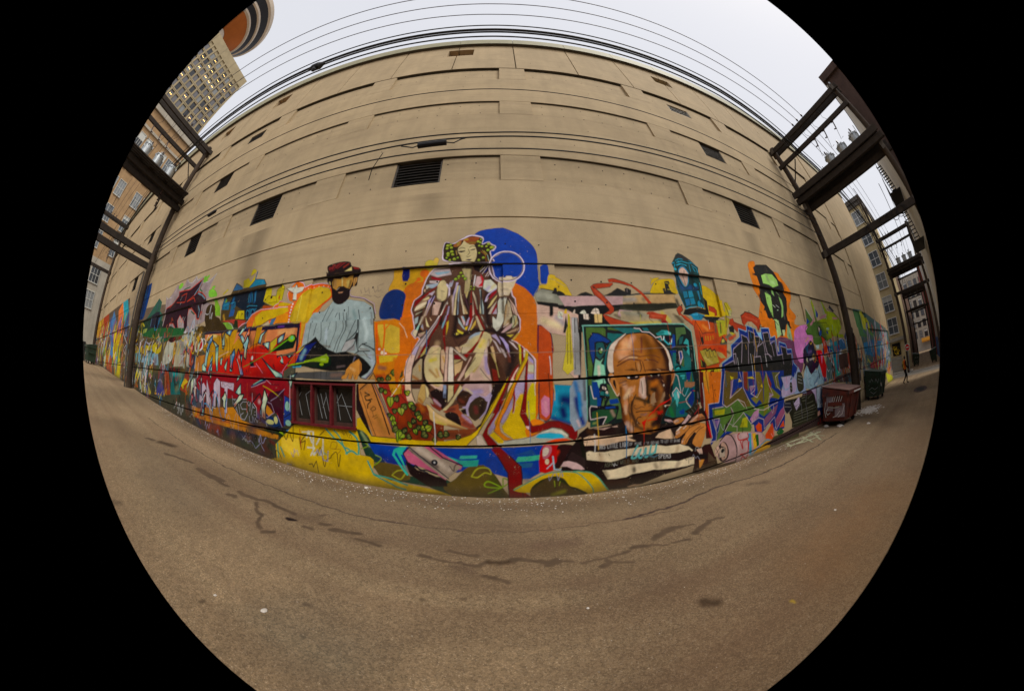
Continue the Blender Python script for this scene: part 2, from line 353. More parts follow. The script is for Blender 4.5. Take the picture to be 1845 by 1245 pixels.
MURAL = """
f 654  |-23047,3398 -4358,1267 -3384,151 -8403,261
f 875  |-9705,490 -12044,1873 -8315,1405 -6776,392
f c93  |-8573,1287 -7200,1290 -6595,852 -7871,809
f a42  |-7200,1290 -6321,1273 -5657,725 -6518,759
f 58b  |-5682,886 -5520,1117 -4996,915 -4832,483 -5128,410
f dc2  |-4889,483 -5086,776 -4672,821 -4297,685 -4197,420 -4623,350
f e84  |-4997,1063 -4737,1144 -4454,1061 -4352,738 -4640,753
f 3ab  |-4801,1188 -4581,1266 -4112,972 -4201,791
f a53  |-5760,484 -5066,483 -4778,245 -5443,293
f cb3  |-4698,382 -4094,392 -4001,190 -4559,234
b 36b 17.4 80 |-5740,1014 -4889,483
b b33 14.8 80 |-6082,699 -5360,370
b dc3 27 70 |-7584,1115 -6380,573
s eee 4.8 |-4264,734 -3861,595 -4040,541 -3705,426 -3900,395
s eee 3.3 |-3869,714 -3740,481 -3549,217
f 554  |-3476,169 -3719,695 -2351,668 -1405,624 -1293,640 -784,611 -747,135 -890,33 -1329,61 -2232,117
f 765  |-3719,695 -3702,844 -3179,898 -2458,856 -2351,668
f 443  |-3469,402 -743,365 -760,35 -1332,47 -2300,120 -3479,185
f 365  |-3204,620 -3208,718 -2934,833 -2719,933 -2600,887 -2607,819 -2517,788 -2524,714 -2278,719 -2022,679 -1944,625 -1852,614 -1813,568
f 243  |-3413,627 -3387,754 -3129,786 -2834,805 -2575,742 -2014,664 -1941,618 -1794,604 -1759,566
f a99  |-2452,812 -2508,919 -2427,887 -2343,930 -2281,982 -2218,940 -2123,946 -2095,992 -2038,956 -1981,945 -1927,986 -1884,949 -1777,953 -1776,914 -1697,912 -1603,947 -1647,891 -1652,861 -1620,805 -1668,782 -1554,756 -1629,670 -1744,647 -1779,610 -1959,616 -2253,679 -2481,694
s ddd 2.1 |-2512,924 -2469,897 -2364,892
s ddd 1.9 |-2095,992 -2038,956 -1981,945 -1927,960 -1927,986 -1889,950
s ddd 1.8 |-1884,949 -1805,958 -1776,951
s ddd 1.9 |-1776,914 -1695,910 -1645,924 -1603,947 -1641,893 -1654,858
F 148  |-3269,1184 -3185,1165 -3123,1030 -3143,882 -3204,804 -3421,827 -3430,912 -3434,1074 -3375,1164
B 28b 12.1 70 |-3311,1068 -3284,1001
B 126 9.5 80 |-3257,1155 -3267,1088
B 28c 8.6 70 |-3381,960 -3339,872
f 223  |-2883,685 -2834,805 -2706,820 -2600,810 -2561,700 -2582,659
f 79a  |-2725,671 -2672,694 -2585,664
f 79a  |-2910,668 -2766,678 -2820,650
b 68a 4.7 80 |-2836,772 -2831,717
b 557 4.8 70 |-2706,900 -2722,839
f 9a5  |-3162,628 -3108,707 -2960,707 -3007,659 -3046,623
f cc4  |-3394,637 -3350,711 -3237,695 -3287,633
b dc3 5.6 80 |-3203,767 -3109,736
f 312  |-1788,944 -1837,931 -1977,898 -2198,914 -2185,881 -2282,834 -2428,817 -2448,732 -2463,665 -2286,647 -2303,698 -2213,696 -2110,638 -2077,639 -2126,708 -2091,741 -1983,683 -1951,619 -1911,657 -1939,728 -1941,767 -1870,756 -1768,713 -1746,685 -1712,683 -1702,727 -1715,767 -1652,780 -1674,808 -1752,848 -1827,862
s c43 3.5 |-1788,944 -1837,931 -1977,898 -2198,914 -2185,881 -2282,834 -2428,817
s c43 3 |-2463,665 -2286,647 -2303,698 -2213,696 -2110,638 -2077,639 -2126,708 -2091,741 -1983,683
s d53 2.7 |-1939,728 -1941,767 -1874,763 -1768,713 -1746,685 -1712,683 -1702,727
s c42 3 |-1827,862 -1752,848 -1674,808
s c42 2.7 |-1785,940 -1824,858 -1983,818 -1868,829 -1833,801
s c42 2.6 |-2124,873 -2023,878 -2024,819 -2199,836
s c42 2.8 |-2275,841 -2344,813
s d63 2.6 |-2263,695 -2264,737 -2225,715
s 79a 5.4 |-1798,935 -1825,886 -1872,851
s 79a 4.7 |-1812,851 -1741,830 -1686,803
s 79a 4.5 |-1762,766 -1730,736 -1727,697
s 9aa 2.9 |-2127,846 -2109,867
s 9aa 2.8 |-2111,814 -2101,825
s 263 4.2 |-1787,905 -1802,876 -1756,856
s 263 4.2 |-2101,915 -1991,918
s 253 4.5 |-1862,742 -1797,719
s e95 3.1 |-2355,674 -2353,694
s e95 2.8 |-2057,702 -2028,690
f 8c4  |-1779,918 -1786,955 -1756,957 -1719,936 -1714,915 -1750,910
e 8c4 8.5 5.1 |-1717,945
e 8c4 22.8 10.8 |-2197,957
e 8c4 10.6 5 |-1598,859
F 8c4  |-1623,804 -1653,839 -1632,852 -1569,840 -1524,799
f 8c4  |-1577,787 -1529,788 -1501,751 -1469,735 -1449,686 -1508,685 -1533,754
s ccd 3.3 |-1775,694 -1781,613
f ccc  |-1961,619 -1917,631 -1881,615 -1896,606
f 653  |-3965,767 -3278,685 -2728,622 -2099,617 -1770,608 -1622,586 -1553,405 -3701,407
f 443  |-3660,392 -2886,397 -2099,381 -1654,379 -1647,259 -2475,200 -3553,198
f 263  |-3232,658 -2777,694 -1955,648 -1955,607 -2239,581 -2366,566 -2723,613
f c73  |-3717,434 -3559,435 -3505,191 -3708,178
f cb3  |-3734,763 -3637,757 -3637,593 -3701,595
f 27c  |-3674,699 -3533,655 -3463,497 -3523,425 -3645,498
f cc2  |-3719,487 -3538,476 -3508,425 -3672,413
b 653 11.1 70 |-3090,356 -2357,370
b 8a3 6.8 60 |-3176,325 -3118,300
b 683 7.9 60 |-2678,360 -2567,339
b a83 6 50 |-2757,315 -2637,345
b 432 13.7 70 |-3312,267 -2556,300
f cb1  |-3311,496 -3341,580 -3134,532 -2984,580 -2844,554 -2658,554 -2569,576 -2507,551 -2505,515 -2376,559 -2386,506 -2490,483 -2636,512 -2844,519 -2885,485 -3093,504
s 432 2.3 |-3131,565 -3111,495
s 432 2.2 |-2867,559 -2861,515
s 432 1.9 |-2658,554 -2669,509
s 432 1.8 |-2507,551 -2505,483
S aab 4.8 |-2907,591 -2796,570 -2709,581
S aab 5 |-3337,575 -3240,583
S aab 3.9 |-2455,569 -2443,545
f 8bb  |-3311,496 -3189,505 -3187,410 -3293,418
f 7ab  |-3105,485 -3016,490 -3065,407 -3165,415
f 8ab  |-2946,480 -2867,489 -2895,419 -3004,422
f 8bb  |-2759,505 -2705,509 -2692,401 -2749,404
f 7ab  |-2624,488 -2545,499 -2590,411 -2678,409
f 8ab  |-2556,487 -2460,487 -2405,406 -2539,408
f bba  |-2298,512 -2246,570 -2111,594 -2068,565 -1950,576 -1945,607 -1864,600 -1741,586 -1720,541 -1747,498 -1717,405 -1806,410 -1839,461 -1862,410 -2060,406 -2089,461 -2148,425 -2312,408
B 998 7.1 60 |-2213,555 -2180,446
B dcc 6.8 60 |-1818,560 -1980,548
s 556 2.8 |-2108,510 -2124,461
s 556 2.4 |-1999,569 -1984,508
s 556 1.9 |-1873,578 -1848,461
s 344 1.9 |-1820,461 -1815,411
s b23 2.1 |-1934,484 -1865,484
s b23 1.9 |-1913,481 -1905,422
s b23 2 |-2043,492 -2046,434
s b23 2.2 |-1791,512 -1772,533 -1783,486 -1795,468
s b23 1.4 |-2077,461 -2073,413
s b23 1.3 |-1944,418 -1873,448
b c32 3.6 80 |-2189,471 -2178,475
e 311 37.5 10 |-2145,580
b 922 5.9 90 |-1977,589 -2004,580
b dc3 3.6 80 |-2135,545 -2126,552
F eee  |-1693,501 -1698,550 -1646,569 -1605,562 -1589,514 -1651,494
F b13  |-1684,510 -1682,549 -1636,563 -1603,547 -1608,517 -1654,502
s eee 1.4 |-1658,540 -1656,509
s 300 1.4 |-1645,545 -1662,528
f 246  |-1727,474 -1677,474 -1683,402 -1724,401
f 9bb  |-1677,474 -1653,473 -1659,402 -1683,402
f 166  |-2146,376 -1817,380 -1836,335 -1905,271 -1883,244 -2085,228 -2079,317
B 1bb 7.9 50 |-2048,359 -1879,359
B 011 8.2 80 |-2019,326 -1990,282
B 2aa 4.8 60 |-1875,333 -1926,273
f 011  |-2140,397 -1821,398 -1816,377 -2146,376
f 942  |-2234,374 -2146,376 -2079,228 -2219,217
b 621 5.2 70 |-2174,340 -2149,271
f a42  |-1817,380 -1711,380 -1763,253 -1895,272 -1836,335
f 788  |-1746,382 -1687,381 -1712,335 -1746,333
f db2  |-1820,345 -1762,326 -1858,290 -1883,295
f db2  |-1793,294 -1753,327 -1772,252 -1798,250
e cb2 6.6 4.7 |-1844,288
S bb8 1.6 |-2234,374 -2201,282 -2219,217
F ba3  |-2894,209 -2786,276 -2647,239 -2606,189 -2891,192
F 448  |-2418,239 -2342,311 -2251,265 -2232,216 -2429,200
S 99a 4.8 |-2397,293 -2342,311 -2283,295
f d62  |-3220,219 -3151,289 -3071,206
f c93  |-2475,200 -2436,257 -2414,205
F 431  |-1648,708 -1645,746 -1606,763 -1540,745 -1507,689 -1454,671 -1423,648 -1374,628 -1352,603 -1481,605 -1604,606 -1705,611 -1723,630 -1672,644 -1616,637 -1641,674
f 8b3  |-1507,689 -1546,756 -1536,784 -1474,735 -1443,680
F 8b4  |-1416,648 -1360,647 -1306,624 -1279,603 -1339,606 -1374,628
s ddd 1.2 |-1443,680 -1425,652 -1361,648 -1303,626 -1279,603
f 542  |-1428,642 -1449,711 -1444,780 -1362,781 -1347,807 -1327,845 -1246,803 -1194,803 -1150,839 -1072,825 -1046,796 -1051,766 -1053,718 -978,687 -1032,680 -1101,680 -1169,625 -1222,610 -1284,613 -1299,640
f 123  |-1369,738 -1344,786 -1228,788 -1057,786 -1039,704 -1085,679 -1189,650 -1214,690 -1299,724
f cb2  |-1248,807 -1261,849 -1217,856 -1188,828 -1159,861 -1154,837 -1188,802
F cb2  |-1206,868 -1197,897 -1173,893 -1161,878 -1193,864
f cb2  |-1455,803 -1408,822 -1397,813 -1427,803
f 7a3  |-1441,759 -1422,778 -1400,761 -1412,742
s cb3 5.7 |-1446,798 -1412,815
f 37a  |-1345,803 -1323,838 -1256,811 -1245,800
s 123 1.9 |-1345,803 -1326,843 -1257,813
f 28a  |-1193,799 -1147,834 -1076,824 -1053,800 -1123,800
s 123 1.5 |-1193,799 -1149,837 -1072,824 -1048,798
s 269 3.8 |-1149,876 -1152,833
b 269 4.9 90 |-1172,775 -1166,729
b 269 4.8 90 |-1135,776 -1127,725
b 269 7.3 80 |-1426,771 -1439,738
b 269 6.9 80 |-1333,761 -1336,721
f 279  |-1443,714 -1431,751 -1368,751 -1363,707
f 268  |-1344,708 -1307,744 -1296,717 -1342,669
f 36a  |-1348,669 -1341,701 -1297,704 -1303,669
s 4ac 1.3 |-1185,706 -1165,710 -1098,702
s 4ac 1.3 |-1187,770 -1182,728
s 4ac 1.3 |-1159,770 -1148,724
s 4ac 1.3 |-1133,770 -1123,728
s 4ac 1.4 |-1432,737 -1376,738
s 4ac 1.4 |-1357,740 -1312,742
f 268  |-1175,643 -1185,690 -1148,693 -1095,691 -1117,663 -1154,645
e 124 5.1 9.5 |-1170,671
e 124 5.4 8.6 |-1126,676
s 4ac 1.1 |-1170,646 -1183,675 -1177,690 -1159,679
s 4ac 1.1 |-1135,662 -1140,683 -1128,691 -1115,681
f cb2  |-1279,654 -1263,694 -1202,690 -1187,644
s 211 1.1 |-1279,654 -1259,694 -1202,690 -1189,643 -1272,652
s 211 1.1 |-1259,694 -1244,651
s 211 1.3 |-1227,678 -1208,674 -1224,669
f cb2  |-1053,718 -1048,787 -1008,779 -1000,742 -967,738 -967,765 -935,788 -903,766 -906,709 -969,686
s 211 0.9 |-1048,717 -1023,741 -967,738 -953,707 -1012,707
s 211 0.9 |-962,738 -967,765 -930,786 -907,767 -907,712
s 211 0.9 |-970,761 -906,758
s 211 1 |-930,788 -928,807
e 311 3.8 3.4 |-997,733
e b52 4.4 5.4 |-937,726
f b52  |-1047,699 -970,689 -981,681 -1052,682
f b43  |-1425,652 -1297,652 -1173,637 -1189,617 -1233,607 -1296,633
b da3 5.1 60 |-1408,680 -1392,659
f 231  |-1283,610 -1276,648 -1250,643 -1233,607
F e72  |-863,756 -828,783 -785,764 -776,746 -783,716 -838,694 -872,716 -876,740
s ece 1.7 |-863,699 -879,734 -864,773 -828,785 -790,770 -778,754
f e73  |-1164,606 -1160,630 -1118,666 -1052,682 -971,677 -966,691 -913,704 -840,685 -787,730 -744,759 -694,759 -672,661 -710,607 -734,590 -840,604 -956,606
f db2  |-1109,603 -1097,650 -1049,672 -966,674 -860,673 -851,653 -888,640 -972,632 -1040,608
f db2  |-929,682 -924,696 -887,698 -841,683 -873,677
f ecb  |-1824,1032 -1823,1032 -1823,1031
f e92  |-948,608 -936,629 -905,641 -853,645 -840,604
F db3  |-824,635 -817,672 -785,722 -732,741 -690,745 -664,710 -674,671 -704,648 -713,622 -735,595 -821,603
s ed6 1.8 |-790,714 -791,604
e eee 2.6 1.8 |-831,683
e eee 2.4 1.7 |-835,671
e eee 2.4 1.7 |-836,658
e eee 2.4 1.7 |-838,646
e eee 2.4 1.6 |-838,632
e eee 2.4 1.6 |-838,617
e eee 2.4 1.6 |-839,606
s ecd 1.3 |-972,680 -958,693 -918,705 -844,689
s ecd 1.4 |-1165,627 -1127,664 -1061,681 -976,679 -860,673
s e72 2.5 |-1132,610 -1144,632 -1158,624
s e72 2.1 |-1083,602 -1102,650 -1119,654
s ecd 1.4 |-1227,607 -1202,621 -1165,627
s 123 1.7 |-1048,603 -988,625 -937,634
f 479  |-978,604 -967,629 -937,632 -952,605
f cb9  |-1039,605 -987,622 -976,604 -1001,604
f ddc  |-892,758 -840,759 -833,770 -819,753 -778,752 -791,731 -819,725 -814,700 -823,695 -836,702 -841,733
s 221 1.2 |-892,758 -858,738 -840,730
s 221 1.1 |-777,750 -787,733 -820,727
s 221 1.2 |-838,753 -832,772 -819,753
s 221 2 |-837,700 -816,697
f d85  |-1584,586 -780,579 -779,486 -892,467 -1659,390 -1670,470 -1524,480
b 432 9.9 70 |-1122,566 -1086,524
b 432 8.2 60 |-986,574 -996,536
b eb7 7.8 60 |-889,566 -806,565
s 213 8.9 |-1587,596 -1212,590 -772,589
s 213 6.4 |-776,593 -772,486
b 526 3.2 80 |-1134,591 -1102,591
b 639 2.9 80 |-902,590 -866,590
f c83  |-1670,470 -1543,475 -1561,390 -1669,390
f c91  |-1579,524 -1559,564 -1478,585 -1385,571 -1351,591 -1292,573 -1249,596 -1219,594 -1241,523 -1202,554 -1162,532 -1111,497 -1065,521 -1057,594 -1013,603 -1034,517 -982,516 -942,489 -940,526 -905,546 -856,562 -849,549 -893,498 -893,473 -852,467 -792,474 -732,505 -773,440 -837,410 -842,382 -1013,382 -1520,391 -1531,476 -1592,511
g c20  |-1190,507 -1182,470
G a11  |-1173,417 -1166,366
B ed9 6.6 70 |-1522,576 -1437,576
B ed6 4.7 60 |-1345,575 -1315,562
S 211 1.5 |-1552,544 -1501,562 -1435,521 -1398,394
S 211 1.5 |-1493,562 -1472,476 -1435,393
S 211 1.5 |-1391,520 -1397,565
S 211 1.4 |-1378,593 -1337,500 -1370,395
S 211 1.4 |-1349,588 -1302,518 -1313,451
S 211 1.4 |-1298,592 -1271,493 -1279,475
S 211 1.3 |-1241,523 -1248,475 -1216,399
S 211 1.2 |-1203,557 -1109,491 -1076,446 -1089,396
S 211 1.3 |-1151,509 -1183,475 -1207,451
S 211 1.4 |-1064,518 -1046,446
S 211 1.4 |-1043,523 -1039,438
S 211 1.3 |-1057,594 -1065,521
S 211 1.2 |-1106,499 -1069,518 -1011,522 -946,489
S 211 1.5 |-1590,517 -1501,512
s ecc 1.1 |-1397,461 -1283,490
s eac 0.9 |-1030,438 -978,399
s eac 0.9 |-1072,422 -1028,425
s eac 1 |-991,463 -919,419 -888,405 -848,402
s eac 0.9 |-842,382 -847,407 -824,432 -765,486 -732,505
w 369  |-1543,543 -1501,560 -1498,527
w 369  |-1484,558 -1391,520 -1425,514
w 6aa  |-1425,514 -1394,520 -1377,395 -1391,394 -1419,476
w 369  |-1386,593 -1332,506 -1349,506
w 48b  |-1342,586 -1299,594 -1270,594 -1284,566
w 48b  |-1206,569 -1179,595 -1160,619 -1155,591 -1193,563
w 48b  |-1193,563 -1168,568 -1107,505 -1121,495
w 48b  |-1032,528 -1020,561 -963,592 -1005,555 -1011,522
w 48b  |-998,523 -947,529 -947,495
w 369  |-896,540 -852,562 -858,534 -892,517
w 7bb  |-1573,423 -1532,446 -1512,391 -1566,393
w 7bb  |-1475,444 -1452,476 -1442,393 -1465,395
w 7bb  |-1360,457 -1335,463 -1341,426 -1351,423
w 7bb  |-1312,415 -1282,457 -1290,397
w 7bb  |-1260,478 -1230,475 -1228,399 -1251,398
w 369  |-1160,477 -1147,477 -1148,401
w 8bb  |-991,461 -906,414 -848,397 -842,382 -886,384
w 369  |-888,467 -860,472 -836,437 -856,440
w 369  |-829,470 -788,472 -812,460
e c20 6 4.8 |-870,458
e c20 8.6 7.5 |-830,450
w 48b  |-1351,591 -1356,519 -1329,518
f 112  |-1081,446 -1051,446 -1042,425 -1072,424
e dee 3.7 4.8 |-1065,461
f 021  |-941,486 -833,543 -812,554 -789,552 -778,536 -792,499 -847,493 -895,488
e 8b1 9.8 6.4 |-809,537
e 6c8 4.1 3.6 |-807,540
s 7b1 2.4 |-831,533 -937,485
s 583 1.9 |-937,485 -1032,452 -1129,421
f cb3  |-938,491 -940,526 -901,546 -900,519 -925,494
s 113 1.3 |-937,489 -942,526 -901,547 -852,562
b 423 2.7 60 |-1013,509 -979,500
b 412 2.3 80 |-1168,457 -1176,437
b 412 2 80 |-908,434 -898,421
b 412 1.9 80 |-1106,410 -1100,402
f 356  |-1723,312 -1594,380 -1578,201 -1716,187
f c82  |-1696,203 -1596,192 -1488,210 -1303,227 -1205,237 -1128,185 -869,165 -872,137 -1698,140
f 912  |-1650,333 -1594,381 -1354,384 -967,381 -827,379 -786,375 -787,324 -786,281 -838,248 -840,193 -877,244 -902,263 -940,239 -1096,282 -1127,282 -1188,278 -1323,268 -1608,292
B 511 7.8 70 |-1056,306 -980,293
f 402  |-944,282 -920,322 -879,329 -830,337 -833,194 -844,190 -870,243 -898,238 -931,260
f 136  |-1007,233 -1002,275 -953,301 -940,270 -957,237 -894,223 -870,235 -844,188 -896,182 -981,196 -985,214
e bd9 8.6 6.5 |-979,272
e bd9 6.7 5.2 |-966,257
e 7ac 9.1 7.9 |-989,240
e cc8 12.6 5.1 |-920,202
e cc8 6 7.6 |-882,214
f c82  |-940,270 -923,261 -898,240 -927,225 -949,238
s bac 1 |-936,314 -940,283 -910,277 -890,243 -936,219 -1007,220
s bac 1.1 |-914,288 -878,304 -828,339
s bac 0.9 |-870,233 -844,190
f 249  |-827,315 -790,300 -791,223 -833,194
e 9cb 6.7 9.7 |-810,274
e 9cb 8.3 5.5 |-806,209
s 112 1.9 |-827,229 -790,247
s 112 1.7 |-827,315 -786,300
f 136  |-1058,341 -967,379 -948,370 -1053,334
s 8cb 2.3 |-1039,348 -975,371
s dbc 1.1 |-1055,335 -1010,346 -952,364
s dbc 0.9 |-962,378 -913,354
s 112 1.2 |-913,354 -864,355
w 48a  |-1189,304 -1142,348 -1138,293
w 48a  |-1181,352 -1173,381 -1145,379
w 8cb  |-808,372 -782,378 -791,343
w 8cb  |-1463,381 -1440,378 -1455,352
s ba1 1.8 |-969,346 -899,326 -862,310
s 341 2 |-862,310 -838,297
f 112  |-1553,230 -1504,237 -1521,161 -1588,153
f 8bb  |-1545,224 -1520,229 -1537,162 -1563,159
f cbc  |-1587,230 -1576,314 -1536,332 -1500,305 -1503,289 -1531,290 -1537,244 -1561,225
f cbc  |-1496,209 -1498,354 -1460,295 -1420,216 -1449,213 -1457,238 -1472,211
f cbc  |-1412,222 -1412,335 -1379,363 -1341,348 -1334,226 -1362,223 -1362,292 -1385,269 -1387,223
f cbc  |-1336,348 -1204,346 -1206,308 -1243,317 -1262,319 -1265,202 -1290,202 -1293,317 -1326,322
B b9a 1.4 80 |-1322,343 -1221,339
s 403 1.4 |-1497,209 -1498,354 -1420,216
s 403 1.4 |-1412,222 -1412,335 -1379,363 -1341,348 -1334,226
s 403 1.2 |-1336,348 -1204,346 -1206,308 -1262,319 -1265,202 -1290,202 -1293,317 -1333,321 -1336,348
s 333 0.9 |-1321,338 -1295,335 -1301,326 -1263,334 -1244,326 -1220,330
b 401 1.8 70 |-1378,263 -1377,233
s bbc 1.1 |-1211,272 -1090,282
s bbc 1.1 |-1193,272 -1160,207
s bbc 1.1 |-1165,274 -1138,192
s bbc 1.2 |-1090,269 -1121,269 -1143,253 -1127,235 -1090,239 -1080,220 -1107,190 -1138,192 -1138,209 -1116,220
s bbc 1.2 |-1075,273 -1085,264 -1070,254 -1060,271 -1065,233
s bbc 1.2 |-1046,310 -1045,251 -1055,218
s bbc 1.2 |-1026,268 -1040,251 -1016,248 -1026,263
s bbc 1.2 |-1026,231 -1007,243 -979,251 -962,247 -971,231
s bbc 1.2 |-1031,220 -985,219 -949,207 -942,182
s bbc 1.2 |-1070,211 -1066,187 -1042,187 -1046,213
s bbc 1.2 |-1036,209 -1032,188 -1022,207 -1009,190 -1003,217 -990,192
s bbc 1.1 |-1217,287 -1205,248 -1170,223
f 443  |-1698,140 -872,137 -880,95 -1142,53 -1666,85
b a31 17.3 85 |-1456,101 -1363,108
b 335 11.3 60 |-1259,117 -1102,121
b 343 8 60 |-1138,79 -920,104
b 248 8.5 50 |-1625,128 -1576,101
b a62 6.9 80 |-1162,161 -1058,163
b c63 5 70 |-1459,162 -1243,163
b 722 5.2 60 |-926,124 -902,117
s 99b 1 |-1144,124 -1124,107 -1096,131
s 99a 0.9 |-1162,167 -1164,133
s 99a 0.9 |-1074,147 -1072,81
s 332 1.3 |-1331,164 -1243,163 -1162,161 -1088,159
t 232 5.1 |-990,134 -822,133 |NAST AROK
s 112 3.8 |-1062,171 -841,183 -754,178
s 48b 2.4 |-819,178 -760,194
f 231  |-1068,167 -865,173 -783,160 -755,124 -778,108 -816,121 -870,155
s 9b2 3.3 |-861,170 -813,154
e ac4 6.5 7.5 |-786,133
s 231 1.5 |-759,121 -843,153
f db2  |-880,93 -870,117 -817,111 -775,102 -780,91 -883,76
f db2  |-891,116 -774,206 -449,227 -426,179 -468,169 -466,123 -429,73 -349,33 -331,5 -332,1 -579,15 -739,22 -889,40
b 861 7.5 70 |-774,27 -608,23 -480,14 -366,8
b c91 7.5 40 |-621,200 -720,196
f ec4  |-851,148 -751,155 -749,107 -756,75 -856,100
s 6a8 4.8 |-878,120 -878,39
s 6a8 4.1 |-859,107 -837,62 -798,36
S 5a9 5 |-723,36 -690,74 -654,100 -630,95 -620,74 -593,43
S 5a9 3.9 |-692,35 -675,66 -655,99
S 5a9 1.7 |-627,117 -610,107 -600,86
S 4a9 3.1 |-612,206 -577,178 -535,149 -516,106 -514,78 -536,31
S 4a9 2.6 |-575,204 -550,181 -535,149
S 4a9 3.5 |-526,124 -500,136 -469,120
S 4a9 2.8 |-527,145 -511,140
S 4a9 3.5 |-507,205 -480,184 -472,153 -471,123 -440,95 -425,66 -353,43
S 5a9 3.1 |-425,66 -407,44 -375,16
S 5a9 1.7 |-352,45 -329,28
s 5a9 1.2 |-480,119 -471,102
s 5a9 1.5 |-490,47 -468,23
s ddc 2 |-731,182 -680,190
s ddc 4.2 |-708,165 -697,188 -683,148
s ddc 3.8 |-673,188 -678,123
s ddc 3 |-642,169 -660,143
s ddc 2.8 |-708,127 -671,129 -695,94
s ddc 2.6 |-680,106 -666,113 -678,96 -680,106
s ddc 2.8 |-656,114 -641,108 -628,142
s ddc 2.5 |-626,169 -630,95
s ddc 2.3 |-638,101 -659,58
s 321 1.8 |-747,160 -741,115
s 321 1.8 |-718,169 -746,138 -716,151 -727,115
s 321 1.6 |-641,179 -621,196
s 321 0.8 |-543,202 -532,192 -535,205
s 321 0.8 |-530,192 -521,204 -516,186
s 321 0.8 |-511,182 -504,196 -497,181 -511,182
S 742 0.6 |-595,141 -584,161 -563,158 -571,138 -595,136
S 742 0.6 |-580,135 -548,136 -567,115 -544,113 -572,95
S 742 0.6 |-573,114 -539,108 -564,91 -529,95 -554,70
S 742 0.6 |-551,102 -530,112 -535,85 -560,72
f 243  |-478,215 -457,217 -401,164 -372,104 -311,56 -289,68 -178,69 -131,39 -84,105 -46,113 -14,79 1,-11 -158,1 -230,35 -344,48 -388,55 -440,108
b 9a7 3.6 80 |-457,206 -430,162
f 14a  |-436,169 179,166 180,102 99,58 42,61 -14,79 -46,113 -128,85 -225,103 -361,105 -409,132
b 127 13 60 |-382,124 -297,99
b 36a 7.8 50 |62,81 90,58
F 652  |-418,100 -383,108 -318,98 -290,58 -344,48 -393,54
F 652  |-180,32 -139,64 -94,105 -46,110 -14,79 12,31 30,-9 -37,-10 -133,1
B 341 10.7 60 |-15,64 1,0
S aa3 2.3 |-86,73 -65,100 -32,100 -24,79 -42,85 -67,70 -86,73
S 8a2 2.1 |7,32 -34,54 -45,38 7,32 13,63 32,51 7,32 -36,12
S aa3 2.1 |-353,66 -330,84 -304,83 -322,55 -353,66
S 8a2 1.8 |-461,149 -436,161 -453,175
S 8a2 1.8 |-430,88 -388,118 -409,132
F db2  |-936,46 -462,127 -421,62 -334,44 -231,30 -158,1 -392,16 -646,15
f db2  |-421,62 -355,47 -281,37 -207,15 -163,3 -284,10 -391,27
s 4a9 2.7 |-440,108 -421,62 -341,27 -309,19
s 4a9 2.7 |-421,62 -355,53 -302,36
b 752 5.4 60 |-284,10 -173,3
s 3ba 4.1 |-310,144 -336,153 -342,137 -299,73
s 3ba 4 |-183,144 -126,125
f 3ba  |-336,158 -271,191 -240,192 -221,168 -282,181 -315,139 -294,73
f 4ba  |-116,143 -63,143 -66,133 -121,133
f 3a9  |-131,128 -59,128 -65,108 -108,105
f 4b9  |63,133 140,136 130,119 53,116
f 269  |15,113 110,113 105,98 15,93
f 29a  |122,191 183,207 183,187 112,185
f c68  |-307,144 -288,165 -263,189 -240,190 -112,110 -118,95 -142,93 -169,59 -226,93 -291,115
f a98  |-290,160 -261,186 -136,115 -113,105 -138,85 -169,61
B dcb 6.6 70 |-252,162 -157,95
B 655 4.1 70 |-283,156 -195,104
e 112 5.5 5 |-203,118
e ccc 1.7 1.8 |-203,118
f c68  |-261,189 -238,190 -169,135 -179,130
f 211  |-301,119 -286,115 -262,91 -227,82 -198,68 -169,59 -165,38 -230,35 -289,74
b 211 7.9 90 |-278,80 -189,48
s 123 2.2 |-307,144 -261,189 -238,190 -174,135 -112,110
s 123 2.1 |-307,144 -291,112 -227,82
s 123 1.8 |-282,166 -159,64
S 112 2.6 |-291,110 -276,100 -266,106 -251,91 -231,92 -212,83 -197,78
f 811  |-15,171 10,170 72,100 76,-7 30,-9 28,82
s 312 1.8 |-15,171 28,82 30,-9
s 312 1.8 |10,170 72,100 76,-7
f 811  |76,17 117,-16 76,-12
F ca2  |-766,732 -694,743 -647,733 -629,700 -677,661 -706,635 -723,603 -830,609 -815,673
f db3  |-782,710 -717,743 -654,738 -635,716 -636,694 -698,656 -716,627 -728,601 -823,607 -814,670
s ed6 1.8 |-786,712 -791,607
S e62 5.8 |-776,747 -726,756 -685,752 -649,743
S e62 4.5 |-641,733 -630,704 -653,682 -708,646 -715,624 -734,601
S ece 1.6 |-777,749 -743,760 -699,762 -658,757
e fca 1.6 1.2 |-756,742
e fca 1.5 1.2 |-733,747
e fca 1.5 1.2 |-707,749
e fca 1.5 1.2 |-681,747
e fca 1.4 1.2 |-657,743
f da3  |-765,602 -737,600 -739,552 -746,504 -763,496 -760,538
s e52 3.2 |-767,599 -761,523 -765,491
s e62 1.7 |-737,602 -747,508
s e52 1.3 |-762,532 -744,531 -758,504
f d81  |-419,585 -340,592 -288,571 -285,513 -270,528 -247,518 -294,424 -294,378 -403,377 -412,410 -401,440
f db4  |-407,573 -359,574 -301,550 -294,516 -294,472 -346,471 -385,494
f db3  |-396,467 -294,466 -338,445 -388,440
b d72 4.4 80 |-332,451 -293,448
b 965 4.5 80 |-387,425 -367,422
b b41 4.4 90 |-398,395 -381,395
b c52 3.7 70 |-370,401 -363,383
s e61 4.2 |-409,576 -401,501 -397,467 -393,440
s e72 3.1 |-380,578 -375,547 -376,485
s e72 2 |-359,573 -376,553
S e71 3.8 |-315,569 -299,541 -293,513 -291,469
s e72 1.8 |-396,469 -294,470
s fc9 0.8 |-305,560 -290,524
e e72 3.4 3.1 |-390,487
